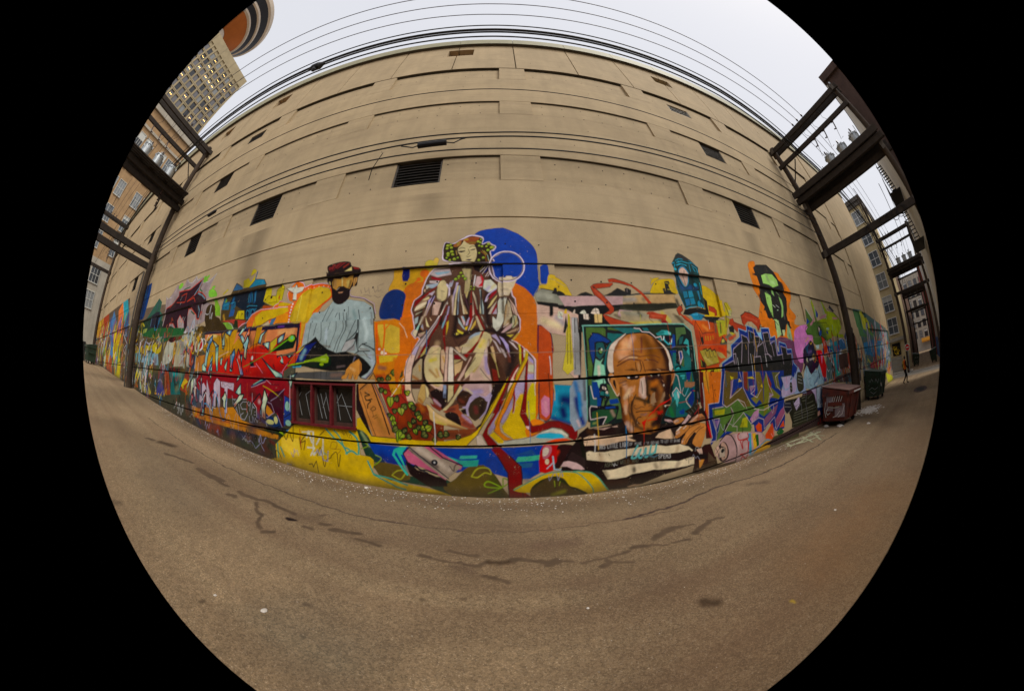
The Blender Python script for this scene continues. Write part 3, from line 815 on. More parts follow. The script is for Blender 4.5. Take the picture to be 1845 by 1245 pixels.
e fee 2.3 1.8 |-391,487
e fec 2.7 3.2 |-380,475
e fee 1.8 1.7 |-365,473
F ea2  |-356,382 -353,398 -337,404 -321,397 -308,381
S 211 1 |-366,386 -355,400 -339,404 -321,397 -306,381
v 572 4.4 |-331,410 -318,422
v 342 4.4 |-311,404 -305,414
v 562 4.4 |-354,389 -356,398
v 342 3 |-388,385 -379,389
v 562 2.2 |-376,385 -378,391
f 211  |-477,369 -462,370 -421,196 -440,219 -477,282
f db2  |-476,253 -462,256 -421,196 -328,193 -325,183 -285,188 -282,179 -422,174 -441,209 -477,216
f c84  |-469,371 -401,372 -336,224 -330,194 -414,197 -464,315
B a73 5.4 60 |-398,268 -368,216
s 211 2 |-462,350 -434,372
s a74 2 |-453,350 -428,372
s 211 1 |-461,344 -404,199
s 211 2.3 |-416,370 -381,293 -352,206
s 546 1.8 |-410,372 -373,304 -342,224
s 211 1.1 |-400,369 -365,301 -340,227
s 211 1.3 |-464,315 -435,241 -419,196 -326,193
S 221 2 |-442,341 -424,333 -442,329 -436,316 -415,320
S 221 2 |-438,316 -419,313 -430,302 -432,289
S 221 1.1 |-420,286 -407,296 -401,287 -414,281 -420,286
s 221 0.8 |-412,278 -410,263
s 221 0.8 |-414,260 -398,268
s 221 0.8 |-408,255 -394,261
f a32  |-393,372 -353,373 -307,370 -294,370 -281,311 -259,306 -283,237 -328,235 -341,252 -369,322
f c91  |-353,373 -307,373 -305,340 -340,334
b d93 3.5 70 |-340,362 -309,361
f 831  |-328,235 -281,309 -254,310 -218,300 -193,273 -166,246 -168,189 -304,188 -330,194
b 831 6.9 70 |-301,250 -230,212
b a41 7.8 70 |-319,288 -301,253
b b61 5.1 80 |-245,310 -234,289
s fec 1.2 |-298,389 -345,327
S 211 0.8 |-305,370 -311,335 -317,288 -322,239
S 211 0.8 |-307,333 -289,313 -273,282 -262,255
S 521 1.4 |-256,244 -273,223 -297,205
S 521 1.4 |-217,219 -185,198
S 211 0.9 |-365,355 -345,347 -338,355
S 211 0.9 |-345,347 -334,335
v 9a2 6.1 |-345,315 -346,296
v 452 4.4 |-324,322 -320,333
v ab4 5.7 |-308,285 -306,271
v 452 5.2 |-296,299 -291,307
v 342 3.9 |-331,284 -338,289
v 9a2 4.4 |-339,259 -340,270
v 8a2 4 |-335,244 -339,252
v 452 2.6 |-350,269 -356,273
v 452 6.2 |-329,223 -340,217
v 8a2 7.1 |-314,204 -325,184
v 342 3.9 |-297,220 -291,229
v 8a2 4.7 |-272,304 -279,311
v 342 4.3 |-265,292 -258,298
v 9a2 3.9 |-287,344 -285,333
v 342 4 |-283,356 -275,358
v 352 3.9 |-253,274 -247,282
v 9a2 4.3 |-246,262 -239,269
v 342 4 |-266,251 -270,261
v 9a2 2.3 |-279,238 -285,249
v 342 4 |-249,231 -243,236
v 342 3.9 |-225,248 -219,254
v 9a2 4.3 |-235,226 -240,221
v 9a2 5.2 |-217,230 -206,235
v 342 5.7 |-230,210 -239,203
v 8a2 3.5 |-260,220 -255,210
v 342 5.2 |-179,206 -188,204
v 452 4.1 |-283,200 -290,196
v 9a2 3.5 |-197,192 -190,194
v 352 3.5 |-379,350 -387,355
v 9a2 2.3 |-364,344 -365,352
f 555  |-762,404 -610,412 -524,411 -535,379 -782,383
b 976 4.7 50 |-584,397 -545,399
s 222 0.8 |-671,417 -669,382
s 222 0.8 |-637,412 -635,382
s 222 0.8 |-610,412 -611,381
f 111  |-694,544 -673,539 -657,518 -612,493 -570,478 -529,482 -489,469 -496,441 -522,413 -585,412 -674,419 -737,429 -811,428 -819,441 -756,491
b 766 2.3 70 |-561,426 -530,430
b 889 1.4 60 |-677,500 -674,502
f 021  |-817,428 -667,465 -615,475 -591,461 -591,434 -631,422 -720,427
f 9b1  |-818,432 -699,453 -643,465 -615,475 -603,461 -604,443 -617,441 -649,447 -698,445 -817,427
B bd6 2.6 70 |-639,455 -618,455
e 9b1 5.3 2.8 |-635,437
f cb2  |-812,441 -770,483 -726,507 -741,491 -794,443
f c42  |-818,432 -776,477 -749,485 -772,443 -805,433
f 127  |-726,507 -668,520 -688,502 -715,466 -727,445 -772,441 -755,479
B 8bc 5.2 80 |-726,487 -743,460
f 4ac  |-792,426 -737,431 -740,423 -782,422
w 48a  |-814,386 -759,404 -776,385
f abb  |-743,504 -737,600 -712,638 -656,641 -633,663 -620,679 -548,678 -538,679 -474,666 -439,645 -428,620 -410,496 -403,444 -416,411 -436,386 -454,387 -467,398 -429,424 -448,452 -480,471 -529,482 -570,478 -612,493 -651,514 -677,541 -707,519
B dee 4.8 50 |-466,602 -444,547 -448,520
B def 4.1 40 |-626,564 -626,523
B 799 4.1 50 |-517,633 -503,604
B 777 2.9 70 |-439,620 -427,577
B 765 2.6 60 |-634,505 -602,501
B 765 4.2 50 |-696,519 -712,511
B bcd 4.6 80 |-427,470 -413,437
S 122 1.3 |-632,658 -646,629 -657,602
S 233 1 |-612,648 -626,623 -638,601
S 122 1.3 |-590,630 -598,613
S 344 1.7 |-580,629 -574,603
S 122 1.2 |-562,628 -550,587 -549,559 -569,522 -583,484
S 122 1.3 |-547,627 -539,590 -537,560 -555,525 -570,480
S 233 1 |-541,652 -536,601 -531,570
S 122 1.2 |-497,594 -511,559 -530,516 -548,484
S 122 2 |-488,596 -486,560 -500,539 -526,518
S 122 1.4 |-496,636 -482,584 -477,486
S 122 1 |-584,595 -582,562 -595,526 -609,495
S 344 0.9 |-612,594 -620,562
S 122 1.2 |-658,604 -649,538 -657,520
S 122 1.3 |-679,590 -688,546
S 122 1.1 |-710,591 -714,547 -715,515
s 222 1.3 |-712,605 -709,587
S 111 2.1 |-490,531 -521,516 -538,499 -539,487
f bbb  |-546,484 -530,515 -489,529 -501,506 -527,483
f 999  |-527,481 -492,512 -488,483
S 111 1.2 |-527,481 -500,498 -489,521
f 222  |-481,513 -480,548 -489,548 -498,525 -489,523 -483,486
S 111 1.7 |-476,483 -467,501 -443,510
f cdd  |-475,490 -462,503 -428,482 -472,482
B 765 1.9 60 |-468,490 -433,486
S 111 1.5 |-472,482 -428,482
S 111 1.7 |-460,507 -438,499 -411,487
B 877 2.3 60 |-436,504 -416,496
S 111 1.2 |-429,497 -409,481
S 433 1.1 |-440,463 -422,454
S 433 1.1 |-454,480 -438,467
S 111 1.7 |-489,471 -472,482
f 111  |-494,449 -489,468 -476,471 -448,452 -430,437 -419,424 -433,406 -460,391 -476,400
B 88a 1.9 70 |-494,447 -486,460
f d94  |-522,415 -503,437 -470,454 -458,437 -457,417 -469,398 -473,383 -487,383 -492,400 -498,383 -512,383 -510,400 -521,383 -540,384 -538,396 -526,400
B fc8 3.2 60 |-502,422 -486,415
B 843 1.9 60 |-462,437 -463,409
s 421 0.7 |-511,403 -516,384
s 421 0.7 |-494,402 -499,384
s 421 0.7 |-480,398 -486,384
s 421 0.8 |-524,413 -526,400 -538,394
f 99a  |-458,389 -436,386 -414,411 -403,443 -416,419 -441,391
s 112 1.3 |-425,620 -409,496 -402,443 -416,408 -439,385 -463,391
s dcc 0.9 |-737,602 -743,504
f c95  |-436,384 -412,406 -399,383
s 211 1.5 |-412,406 -428,384
s 211 1.4 |-410,404 -399,383
s 112 1.7 |-540,691 -478,678 -436,650 -418,590
s ece 1.4 |-542,718 -545,705 -535,693 -476,680 -432,656 -421,617
F 211  |-665,763 -673,800 -678,808 -665,801 -674,830 -646,838 -606,842 -565,837 -548,815 -514,804 -503,787 -517,770 -518,734 -535,733 -544,716 -543,692 -559,672 -580,663 -607,669 -627,691 -640,737
f 722  |-667,821 -662,827 -651,824 -645,837 -633,833 -611,839 -578,836 -597,826 -620,810 -632,817 -640,803 -651,814 -658,808 -665,815
S 211 1.5 |-572,833 -595,817 -601,798
S 211 1.5 |-626,835 -638,817 -644,796
S 211 1.2 |-599,834 -621,815 -625,796
f 822  |-546,815 -514,804 -512,797 -535,800
b 932 2.5 80 |-589,816 -569,828
b 511 2.5 80 |-651,805 -636,810
f dc8  |-585,796 -550,813 -545,796
f c94  |-641,794 -543,791 -539,754 -548,723 -567,730 -579,738 -603,740 -613,725 -631,736 -643,765
B 975 4.8 50 |-622,744 -626,763
B dc7 4.6 60 |-562,756 -558,738
f 211  |-637,791 -542,791 -546,785 -570,771 -589,778 -601,770 -637,776
B 211 4.7 80 |-559,779 -575,769
B 211 4.8 80 |-637,788 -618,774
B 321 2.3 80 |-605,763 -604,747
B 321 2.3 70 |-580,758 -575,744
s dc8 2.6 |-594,774 -587,741
B 211 2.8 80 |-597,737 -576,737
B 211 4.6 80 |-630,731 -607,720
B 211 4.5 80 |-565,721 -546,728
F c95  |-535,736 -536,767 -522,771 -521,752 -532,731
s 211 1 |-529,739 -528,764
F ba7  |-659,765 -651,766 -645,751 -651,750
f b86  |-603,715 -577,715 -581,709 -597,710
s cba 1 |-610,725 -599,735
f 211  |-673,800 -628,799 -637,774 -641,756 -661,770
f 211  |-544,794 -503,789 -517,770 -539,768
B 211 3.5 80 |-533,788 -530,771
c fff  |-646,804 -541,793 -539,754 -548,723 -630,731
B 211 7.3 90 |-634,788 -595,790 -548,790
B 421 3.4 60 |-549,755 -552,730
B 321 3.1 60 |-636,769 -633,746
s a99 0.5 |-498,714 -491,701
s a99 0.5 |-482,722 -475,704 -464,712
s a99 0.5 |-463,720 -456,698
s a99 0.5 |-443,721 -433,700 -425,708
s a99 0.5 |-425,726 -420,702 -409,707
s a99 0.5 |-419,727 -402,732
s a99 0.5 |-482,692 -464,692 -447,685
s a99 0.5 |-436,688 -421,678 -410,680
f da2  |-354,784 -307,787 -200,781 -208,758 -225,742 -228,729 -273,692 -378,699
F cb4  |-243,799 -228,809 -211,804 -195,796 -207,773 -240,777
e db5 5.2 6.2 |-203,805
F da3  |-366,748 -366,781 -345,786 -327,778 -322,695 -378,699
f 127  |-330,789 -304,785 -301,751 -308,734 -327,736 -332,754
F d71  |-304,680 -302,694 -286,720 -240,730 -216,731 -222,704 -249,689 -270,657
e e71 8.3 7.7 |-245,760
s e71 4 |-244,749 -243,728
e e71 4.3 4.1 |-265,738
s e71 3.8 |-265,738 -284,720
F 14a  |-103,859 -69,909 -45,928 -4,937 25,939 46,937 96,909 134,873 152,842 157,801 155,728 155,690 132,656 86,666 50,707 -24,750
F 14a  |164,760 167,773 181,781 193,777 195,761 194,724 189,709 175,705 162,711
s 998 0.9 |159,788 159,728 157,696 136,660
F db3  |194,741 225,735 253,712 266,687 269,656 179,656 155,692 164,702 183,705
s 998 0.7 |196,726 223,718 257,698
F d71  |-308,716 -216,723 -221,690 -250,651 -263,590 -268,534 -250,515 -277,474 -313,391 -322,355 -333,426 -316,480 -310,554 -318,592 -323,635
f d71  |-310,695 -239,711 -227,515 -271,474 -315,475 -323,605
F 137  |-392,592 -408,619 -397,676 -368,703 -335,701 -311,681 -314,644 -318,592 -322,585 -347,593
s fec 0.9 |-321,575 -304,556 -290,524
F d71  |60,701 93,697 120,674 137,646 146,601 143,542 140,452 133,280 117,263 122,460 67,507 35,603
f d71  |55,661 86,697 120,674 139,642 143,594 138,465 109,466 63,504
f d71  |94,484 139,483 136,378 133,270 123,270 128,439
f c52  |140,483 188,482 184,383 180,307 177,267 134,270 136,378
F c52  |143,555 165,553 182,532 189,505 188,460 140,461
f c52  |144,549 167,549 185,523 187,463 140,465
s 314 1.9 |145,555 139,465
S 314 1.8 |145,555 165,551 182,532 188,508 187,463
f c52  |138,366 184,364 183,312 176,269 168,251 155,244 136,254
f d8a  |142,311 154,327 171,316 172,278 167,265 156,255 143,268
B eab 3.5 60 |156,305 158,275
S 314 1.7 |138,366 135,254 155,243
S 314 1.6 |184,364 182,312 176,269 166,249 154,242
f 29b  |187,361 289,350 285,235 258,219 231,232 171,250 180,295
b 016 11.4 90 |217,310 252,299
b 016 7.9 90 |211,276 214,258
b 016 7 90 |248,285 251,264
b 138 5.3 80 |178,250 231,230
b 5bd 3.5 70 |247,256 257,244
b 3ad 3.5 70 |189,329 189,294
f cb2  |113,350 127,349 123,246 102,230 93,279 104,350
f db2  |50,301 78,334 95,333 76,269 102,239 126,250 150,241 139,211 107,195 56,187 20,217 15,234 35,261
f a9b  |62,352 91,351 83,320 64,311
f a9b  |5,289 31,346 54,332 51,293 24,251 14,243
f a9b  |-27,221 -9,262 7,291 24,343 51,342 22,268 -9,228 -24,209
b db2 2.6 70 |71,317 60,296
b a9b 1.7 70 |31,261 17,244
f bba  |-3,190 42,188 107,197 142,214 177,222 212,205 226,193 223,183 158,174 72,174 -2,172
f 3bd  |119,194 132,204 165,206 205,199 215,185 176,185 133,190
f ddc  |135,207 174,219 205,211 223,195 223,187 219,192 195,203 165,209
f 14a  |-23,164 141,167 128,135 31,141 13,163
f 259  |51,140 106,156 123,136
F e82  |102,241 116,251 133,250 150,238 139,212 114,198 94,196 89,220
f c92  |-5,228 16,265 54,335 60,352 45,352 14,289 -8,248
f d81  |58,352 62,348 51,330 29,290 11,248 9,231 13,217 33,199 49,192 25,188 6,205 -10,221 -5,231 8,268 37,327 48,352
s 211 0.9 |60,348 51,328 29,288 11,248
s 412 0.9 |-10,221 6,203 24,187 49,190 83,191 107,197 141,212
s 211 0.7 |48,352 37,329 8,268 -9,224
f d91  |15,314 38,353 46,352 23,309 16,297
s fed 0.8 |41,352 29,326
f 811  |92,351 101,350 91,272 112,230 136,232 166,244 196,242 231,227 258,210 257,183 248,172 228,183 228,195 206,215 174,222 142,214 109,207 91,232 74,266 86,317
s 312 1 |92,351 86,317 74,269 91,231 109,208 142,212 174,222 206,215 228,193 228,183
s 312 1 |101,347 91,272 112,230 136,232 166,244 196,240 258,212
f fcc  |91,232 102,230 101,220 95,224
f e52  |151,175 185,185 212,184 240,174 194,173
f 811  |-34,232 6,294 31,353 43,352 9,285 -27,228 -29,213 5,172 -29,173 -46,210
f 811  |-21,164 11,165 34,141 -3,142
f 811  |56,349 62,348 58,301 52,277 49,277 55,309
s 312 0.8 |-35,228 31,353
s 312 0.8 |-29,213 5,172
s 312 0.8 |-46,210 -29,173
f dc2  |-65,217 23,353 33,353 -62,208
s 211 0.7 |-62,208 24,339
f db2  |-24,209 -10,219 22,188 18,180 3,181
f cba  |-65,205 -51,213 -32,175 -63,175
f c11  |130,79 129,113 134,146 146,168 195,164 232,156 215,122 197,90 168,78 148,73
F 311  |197,164 240,157 229,138 210,106 193,86 173,88 186,112 186,142
B 311 5.3 80 |190,125 181,96
B e31 4.2 70 |190,141 175,118
F c78  |141,133 142,154 154,165 170,160 170,143 159,125 145,120
F edc  |141,137 144,153 154,159 162,152 158,136 145,129
e edb 3.4 4.6 |155,111
s acd 2.4 |174,126 177,84 195,80 206,87
s bcd 1.7 |175,107 154,88
s 9ac 2.1 |221,126 210,97
f ede  |-238,735 -226,760 -211,778 -154,773 -159,788 -139,791 -5,786 6,739 32,714 41,714 61,697 66,661 74,651 76,602 89,576 85,539 70,514 59,506 72,502 100,476 122,455 132,442 128,366 -14,302 -168,287 -238,356 -288,356 -296,408 -289,444 -271,478 -246,518 -254,524 -261,517 -277,538 -267,552 -275,594 -287,623 -278,656 -250,679 -250,700
f 643  |-234,734 -224,755 -209,774 -160,778 -139,787 -7,787 2,739 28,712 58,695 62,659 71,649 74,602 85,573 83,539 67,516 54,506 70,500 98,475 119,455 128,440 125,366 -14,302 -168,287 -238,356 -284,356 -293,408 -286,444 -268,478 -243,518 -252,526 -261,520 -274,538 -264,552 -272,594 -284,623 -275,656 -246,679 -246,699
B 211 3.9 90 |-196,730 -173,647 -176,568
B 211 5.6 90 |-136,686 -123,585 -131,530
B 211 5.9 90 |-82,767 -91,644 -85,584
B 211 6.4 90 |-5,744 -25,643 -18,563 27,541
B 211 3.8 80 |-243,691 -251,570 -237,522
B 221 5.5 90 |48,641 56,562 37,526
B 211 5.4 90 |-121,524 -60,543 -8,540 44,517
B 211 10.5 90 |26,508 59,455 40,386
B 321 6.2 80 |-222,514 -235,443 -220,373
B db8 5.5 70 |39,622 42,562
B ca8 5 60 |-261,632 -231,660
f cbb  |-209,772 -154,773 -147,749 -197,741 -224,753
f 9bc  |-210,761 -151,764 -159,756 -197,749
f 912  |-219,738 -217,746 -179,733 -190,725
f cbb  |-224,729 -188,727 -195,715 -223,721
f abc  |-235,715 -192,717 -195,705 -214,700 -232,705
f ddc  |-237,713 -222,706 -234,697
f 811  |-276,628 -272,654 -240,675 -191,713 -191,705 -213,687 -247,659 -263,640
f dc9  |-247,657 -224,668 -220,661 -237,656
f cba  |-236,668 -204,690 -201,685 -224,674
f cbc  |-225,680 -202,687 -212,671
F edb  |-272,618 -263,636 -227,652 -238,636
f cca  |-267,608 -240,619 -252,612 -269,603
f dc9  |-269,614 -234,636 -235,632 -262,618
f abb  |-267,588 -254,595 -256,574 -266,567
f db9  |-243,697 -236,699 -237,687 -241,687
f bad  |-239,600 -227,652 -205,673 -201,669 -218,632 -230,601
f adc  |-263,554 -242,595 -234,599 -247,567 -255,543
f edb  |-272,538 -263,552 -253,545 -256,528 -262,523
S 211 2.5 |-205,673 -219,643 -234,599 -246,563 -256,528
S 211 2.5 |-227,652 -239,600 -263,552
f cbb  |-243,474 -271,474 -241,518 -212,551 -182,599 -156,647 -154,707 -152,707 -151,670 -172,612 -183,579 -206,541
f fed  |-168,632 -158,649 -154,641 -180,594 -187,583
S 211 0.9 |-151,670 -171,610 -187,578 -237,506 -254,474
S 211 0.9 |-158,653 -182,601 -223,538 -273,474
f 811  |-241,473 -229,496 -211,527 -187,572 -177,596 -158,641 -155,631 -171,601 -186,557 -206,525 -225,473
f bac  |-173,553 -165,579 -158,600 -153,631 -148,631 -151,610 -156,586 -168,557
f 8bc  |-170,568 -158,586 -166,557 -171,549
f 811  |-156,472 -167,513 -168,540 -158,578 -153,602 -147,602 -154,571 -159,542 -160,511 -154,472
f db3  |-156,571 -148,578 -150,552 -156,527
F dc9  |-195,705 -184,725 -171,727 -162,712 -158,701 -162,659 -181,650 -195,664
B ba8 2.6 50 |-178,688 -176,667
B 544 2.4 70 |-196,660 -181,652
f dba  |-210,622 -203,649 -177,646 -182,628 -190,601 -207,602
B 865 1.9 60 |-206,625 -205,602
B 221 2.4 70 |-196,652 -180,648
s 211 1 |-195,664 -195,705
s 333 0.6 |-180,688 -169,685
s ede 2.7 |-162,712 -152,695 -151,672
f dc8  |-98,744 -75,746 -82,715 -82,694 -91,656 -99,680
B a86 2 60 |-96,715 -93,674
B 544 3.1 70 |-77,742 -82,710
B 765 2.6 60 |-91,746 -75,746
f dbb  |-64,704 -58,739 -43,740 -36,728 -37,699 -52,697
B c23 2.5 80 |-43,740 -35,711
f edd  |-69,702 -66,737 -62,737 -66,700
f ddc  |-35,693 -32,725 -9,727 13,702 13,692 -15,678
B bad 4 60 |-13,698 -24,686
B 9cc 2.6 60 |-32,690 -24,678
B dc8 3 60 |6,706 -6,694
f cbd  |-141,654 -135,690 -130,718 -122,718 -134,658 -138,600
f bbc  |-160,699 -151,724 -138,727 -145,703
B 912 2.5 70 |-159,720 -147,723
f eda  |-134,600 -130,666 -126,706 -120,706 -126,646 -127,594
f abc  |-122,596 -121,659 -120,706 -116,705 -117,649 -118,603
f edb  |-116,705 -110,673 -104,645 -98,621 -85,602 -101,602 -111,655
f b96  |-104,645 -98,621 -85,602 -96,602
S 533 1.4 |-102,681 -93,644 -81,609
S 534 1.4 |-97,674 -89,638 -83,621
f 911  |-80,591 -76,684 -73,684 -73,634 -69,591 -78,550 -80,576
f dba  |-70,654 -64,601 -66,591 -69,594
f 811  |-67,671 -59,653 -56,624 -46,590 -29,547 -31,542 -43,564 -61,605
f edb  |-71,679 -69,683 -58,659 -52,620 -54,616
f abb  |-48,691 -43,691 -39,663 -32,627 -32,600 -43,601 -43,657
s 333 2.5 |-41,683 -38,601
f dc9  |-47,605 -45,637 -41,601
S cbd 2 |-26,646 -17,670 9,690
f 912  |-17,652 -6,674 11,685 11,677 -8,656
f dc8  |-21,619 -6,646 12,667 12,663 -6,632
f cbb  |-25,648 -15,662 -21,644
f 912  |-9,602 4,624 12,638 12,628 0,603
f cba  |-18,600 -7,623 12,646 6,632 -9,600
f bab  |-3,600 10,622 11,599
f abb  |-118,588 -109,573 -92,543 -101,549 -116,570
f dbb  |-109,592 -102,592 -94,569 -98,558
f 8bc  |-105,590 -100,592 -92,567
f dc4  |-121,548 -99,536 -103,531 -119,539
f dc5  |-124,537 -112,533 -124,528
f bac  |-94,560 -80,589 -78,583 -87,560
f db2  |-94,554 -85,558 -89,543 -96,547
f cbb  |-85,543 -68,583 -64,589 -73,558 -82,541
f db5  |-78,543 -64,568 -57,579 -59,561 -73,543
f cb9  |-59,590 -53,590 -34,542 -45,542
s ccb 0.9 |-39,590 -22,553
S 544 2.2 |-32,582 -25,553
f b98  |-253,535 -227,542 -234,529 -246,522
B dc9 1.3 70 |-241,537 -230,538
f b85  |-239,570 -233,555 -236,546 -244,552
f eda  |-229,594 -214,556 -224,560
f db9  |-216,594 -206,580 -211,580
f aab  |-244,559 -237,570 -234,548
f dca  |16,706 19,726 27,733 34,728 49,732 63,732 70,728 83,730 71,697 55,667 51,661 20,661 16,681
B a98 2.6 60 |29,685 48,683
B dcb 2.6 70 |25,671 44,669
s 211 0.9 |19,722 26,716 41,714
s 211 0.9 |41,712 64,713 75,722
f edc  |19,735 34,736 32,726 21,724
f edc  |44,734 63,732 62,724 42,724
s 211 0.8 |19,736 34,737 38,728 44,735 63,733 68,726
f ddc  |13,607 14,642 21,655 45,655 35,607 32,573 22,548 8,537 -4,552 -3,589 9,578
B a97 2.8 60 |32,641 32,588
B 544 3.4 70 |29,655 43,655
B a98 2.4 60 |8,545 19,548
s 211 0.8 |14,661 13,607 8,578 -5,593
s 211 1.1 |39,626 32,570 15,539
f cb9  |47,647 54,633 61,588 51,577 44,573 40,562 31,555 33,566 41,588 46,622
B 976 1.9 50 |50,618 45,588
f dba  |51,653 72,621 80,587 66,595 59,618
f bb9  |63,592 75,588 79,562 65,549 57,545
B ca5 2.4 70 |76,580 68,558
f caa  |22,532 36,548 62,564 54,547 32,533
f b97  |36,530 77,547 82,550 78,538 43,529
f cb4  |39,524 64,525 53,517
f ca4  |56,508 78,531 85,532 72,516 63,506
s 211 1.1 |64,591 69,562 57,545
s 211 1 |49,651 64,621 70,588
S 444 1 |60,661 68,637 81,595
s edd 0.9 |31,551 47,562
s 211 0.9 |78,588 83,561 67,525
f dc9  |-90,502 -80,520 -46,537 -38,538 -24,535 -13,527 -8,509 -16,492 -39,469 -117,471 -119,485
B abc 3.6 80 |-80,518 -55,533
B dc4 4.4 80 |-45,489 -35,506
B cba 3.6 60 |-105,501 -87,504
B 754 2.6 70 |-17,509 -21,474
f 911  |-84,470 -55,505 -39,538 -31,540 -38,528 -48,508 -68,470
f 911  |-87,470 -70,486 -59,496 -73,470
S 432 1.1 |-38,528 -50,503 -71,470
S 322 1.1 |-119,480 -108,501 -80,521 -69,532
f abc  |-48,528 -43,537 -59,534 -83,520
f bac  |-12,523 4,527 18,505 21,491 7,509
f bad  |15,521 28,515 45,492 49,467 44,467 31,497
f cbb  |-10,513 7,486 17,468 24,468 4,502
f caa  |-7,493 -1,468 -11,469
f cba  |-17,509 -21,469 -30,469 -24,495
B 754 1.7 60 |-7,488 -4,468
f dcc  |46,506 61,497 76,475 71,477 52,497
f dc3  |77,496 83,491 84,466 80,466
f 811  |85,491 92,478 89,466 85,466
f edc  |92,477 98,475 98,466 94,466
f ecb  |-292,379 -293,404 -289,434 -278,462 -259,492 -245,492 -261,456 -270,421 -272,379
f cbd  |-271,469 -257,492 -245,492 -260,462
f eca  |-294,374 -273,374 -269,346 -262,323 -257,306 -268,316 -285,316 -290,337
s 211 0.9 |-260,492 -280,460 -290,430 -294,379
s 211 1.6 |-245,492 -259,458 -267,428 -272,382 -270,346 -260,316
f 811  |-232,492 -225,491 -246,456 -252,453
f b98  |-245,492 -234,492 -252,455 -261,446
f cb6  |-223,491 -216,491 -226,468 -243,458
S 211 2.3 |-214,495 -230,461 -252,449 -266,430
f ba8  |-266,421 -241,453 -235,452 -236,386 -269,384
B a62 3.5 80 |-264,396 -249,386
B c92 1.8 70 |-244,431 -242,414
S 211 2.6 |-228,465 -233,421 -225,379 -209,358
f ca6  |-249,334 -234,374 -225,372 -222,324 -233,306 -251,316
B a62 2.6 70 |-244,323 -231,308
f dc9  |-224,368 -216,358 -211,341 -215,324 -220,329
F dba  |-228,433 -224,456 -205,491 -176,490 -180,438 -179,417 -166,385 -170,348 -184,351 -209,370 -223,389
f dc9  |-205,491 -174,490 -177,455 -184,455 -224,454 -214,473
F dc9  |-227,433 -221,459 -195,469 -181,459 -180,403 -168,379 -184,361 -209,375 -224,393
B dc3 4.4 80 |-206,447 -191,452
B a72 5.2 80 |-209,365 -177,355
B a73 2.6 70 |-209,415 -188,392
B b82 3.1 60 |-188,417 -180,396
s 211 0.9 |-203,471 -181,483
f dc9  |-177,490 -172,487 -177,459 -177,417 -166,389 -172,384 -180,417 -184,455
f db9  |-172,480 -163,483 -157,458 -161,430 -163,403 -170,406 -173,432
B c93 2.1 70 |-166,458 -161,441
B 843 1.7 70 |-170,415 -166,403
f 911  |-163,490 -156,490 -156,472 -159,479
f dba  |-156,490 -147,490 -149,455 -154,378 -163,378 -161,420
f edc  |-145,490 -133,489 -133,378 -151,378 -149,437
s 211 0.9 |-156,470 -162,420 -164,382
s 211 0.9 |-146,490 -151,437 -153,382
s 211 0.8 |-133,479 -133,382
f 812  |-131,463 -120,463 -105,454 -110,447 -129,451
f 911  |-99,461 -78,478 -61,488 -63,484 -89,452
f dcb  |-136,489 -122,479 -87,448 -93,443 -113,461 -131,480
s 211 0.9 |-135,488 -110,466 -87,445
f db9  |-127,489 -105,489 -108,471 -120,478
f dca  |-103,489 -75,488 -89,469 -105,466
s 211 0.7 |-103,489 -108,471
f db8  |-131,432 -101,443 -110,412 -129,395
f ba7  |-131,447 -106,447 -131,433
B a73 2.6 70 |-128,409 -110,412
f 722  |-131,392 -121,405 -114,405 -131,382
f 932  |-130,371 -114,371 -132,334
f dba  |-121,380 -109,402 -87,436 -75,458 -73,453 -86,432 -100,398 -112,380
f dc9  |-96,402 -86,415 -58,467 -47,480 -33,485 -33,464 -50,421 -78,398 -95,384
f dba  |-102,381 -74,406 -48,430 -33,470 -26,487 -23,487 -24,438 -11,379
B ba2 4 80 |-44,477 -55,430 -67,411
B a9c 4 80 |-28,455 -27,421 -19,403
B dcc 3.5 70 |-33,477 -28,461
B dca 3.4 60 |-45,414 -28,383
S 543 1.4 |-61,453 -79,427 -93,408
S 655 1.2 |-45,418 -28,393 -13,379
f 754  |-102,378 -79,398 -81,381
f caa  |-106,359 -93,371 -12,369 -9,352 -16,332 -37,322 -55,336 -77,336 -101,350
B bad 5.1 80 |-80,342 -46,346
B dbb 4.3 70 |-76,364 -36,363
B dc9 2 80 |-94,354 -75,341
B dcc 2.5 70 |-15,366 -14,345
f 421  |-23,487 -12,487 1,460 14,428 19,375 -10,376 -17,417
f db8  |-14,487 -4,486 1,463 5,434 -3,444
f 821  |-10,417 7,411 11,375 -5,376
f 532  |8,451 33,399 39,375 16,375
s ba6 1.4 |-11,464 4,430 13,389
f baa  |17,486 31,475 40,454 35,450 25,470
B 843 2.6 70 |25,459 34,419
f 632  |41,482 52,450 52,433 42,436
B cab 1.7 60 |41,477 51,455
f 211  |-8,369 39,368 21,331 0,314
f 311  |-8,369 9,365 2,331 -6,321
f 421  |-123,337 -104,350 -85,345 -75,336 -82,323 -93,303 -115,303 -125,323
B 211 3.4 80 |-111,337 -91,340
B 732 3.1 70 |-112,320 -102,313
f aac  |-125,320 -122,340 -109,352 -101,354 -109,347 -122,334 -124,320
f bac  |-95,299 -82,325 -67,340 -47,332 -30,322 -20,315 -5,352 -10,315 -28,276 -38,276 -27,315 -50,329 -72,323 -83,306 -89,277 -92,277 -93,294 -105,293 -105,298
f bac  |-105,296 -95,299 -82,327 -67,340 -50,334 -31,329 -14,344 -6,330 -10,310 -28,283 -52,260 -38,283 -29,310 -32,324 -48,333 -64,324 -81,309 -88,291 -84,267 -92,270 -94,289
f 432  |-81,308 -64,324 -50,331 -35,324 -32,315 -25,314 -33,286 -52,263 -66,253 -77,260 -84,270 -87,291
B 833 4.3 60 |-65,296 -62,282
B 211 4.3 70 |-40,310 -48,283
f 211  |-111,288 -94,293 -92,274 -104,276
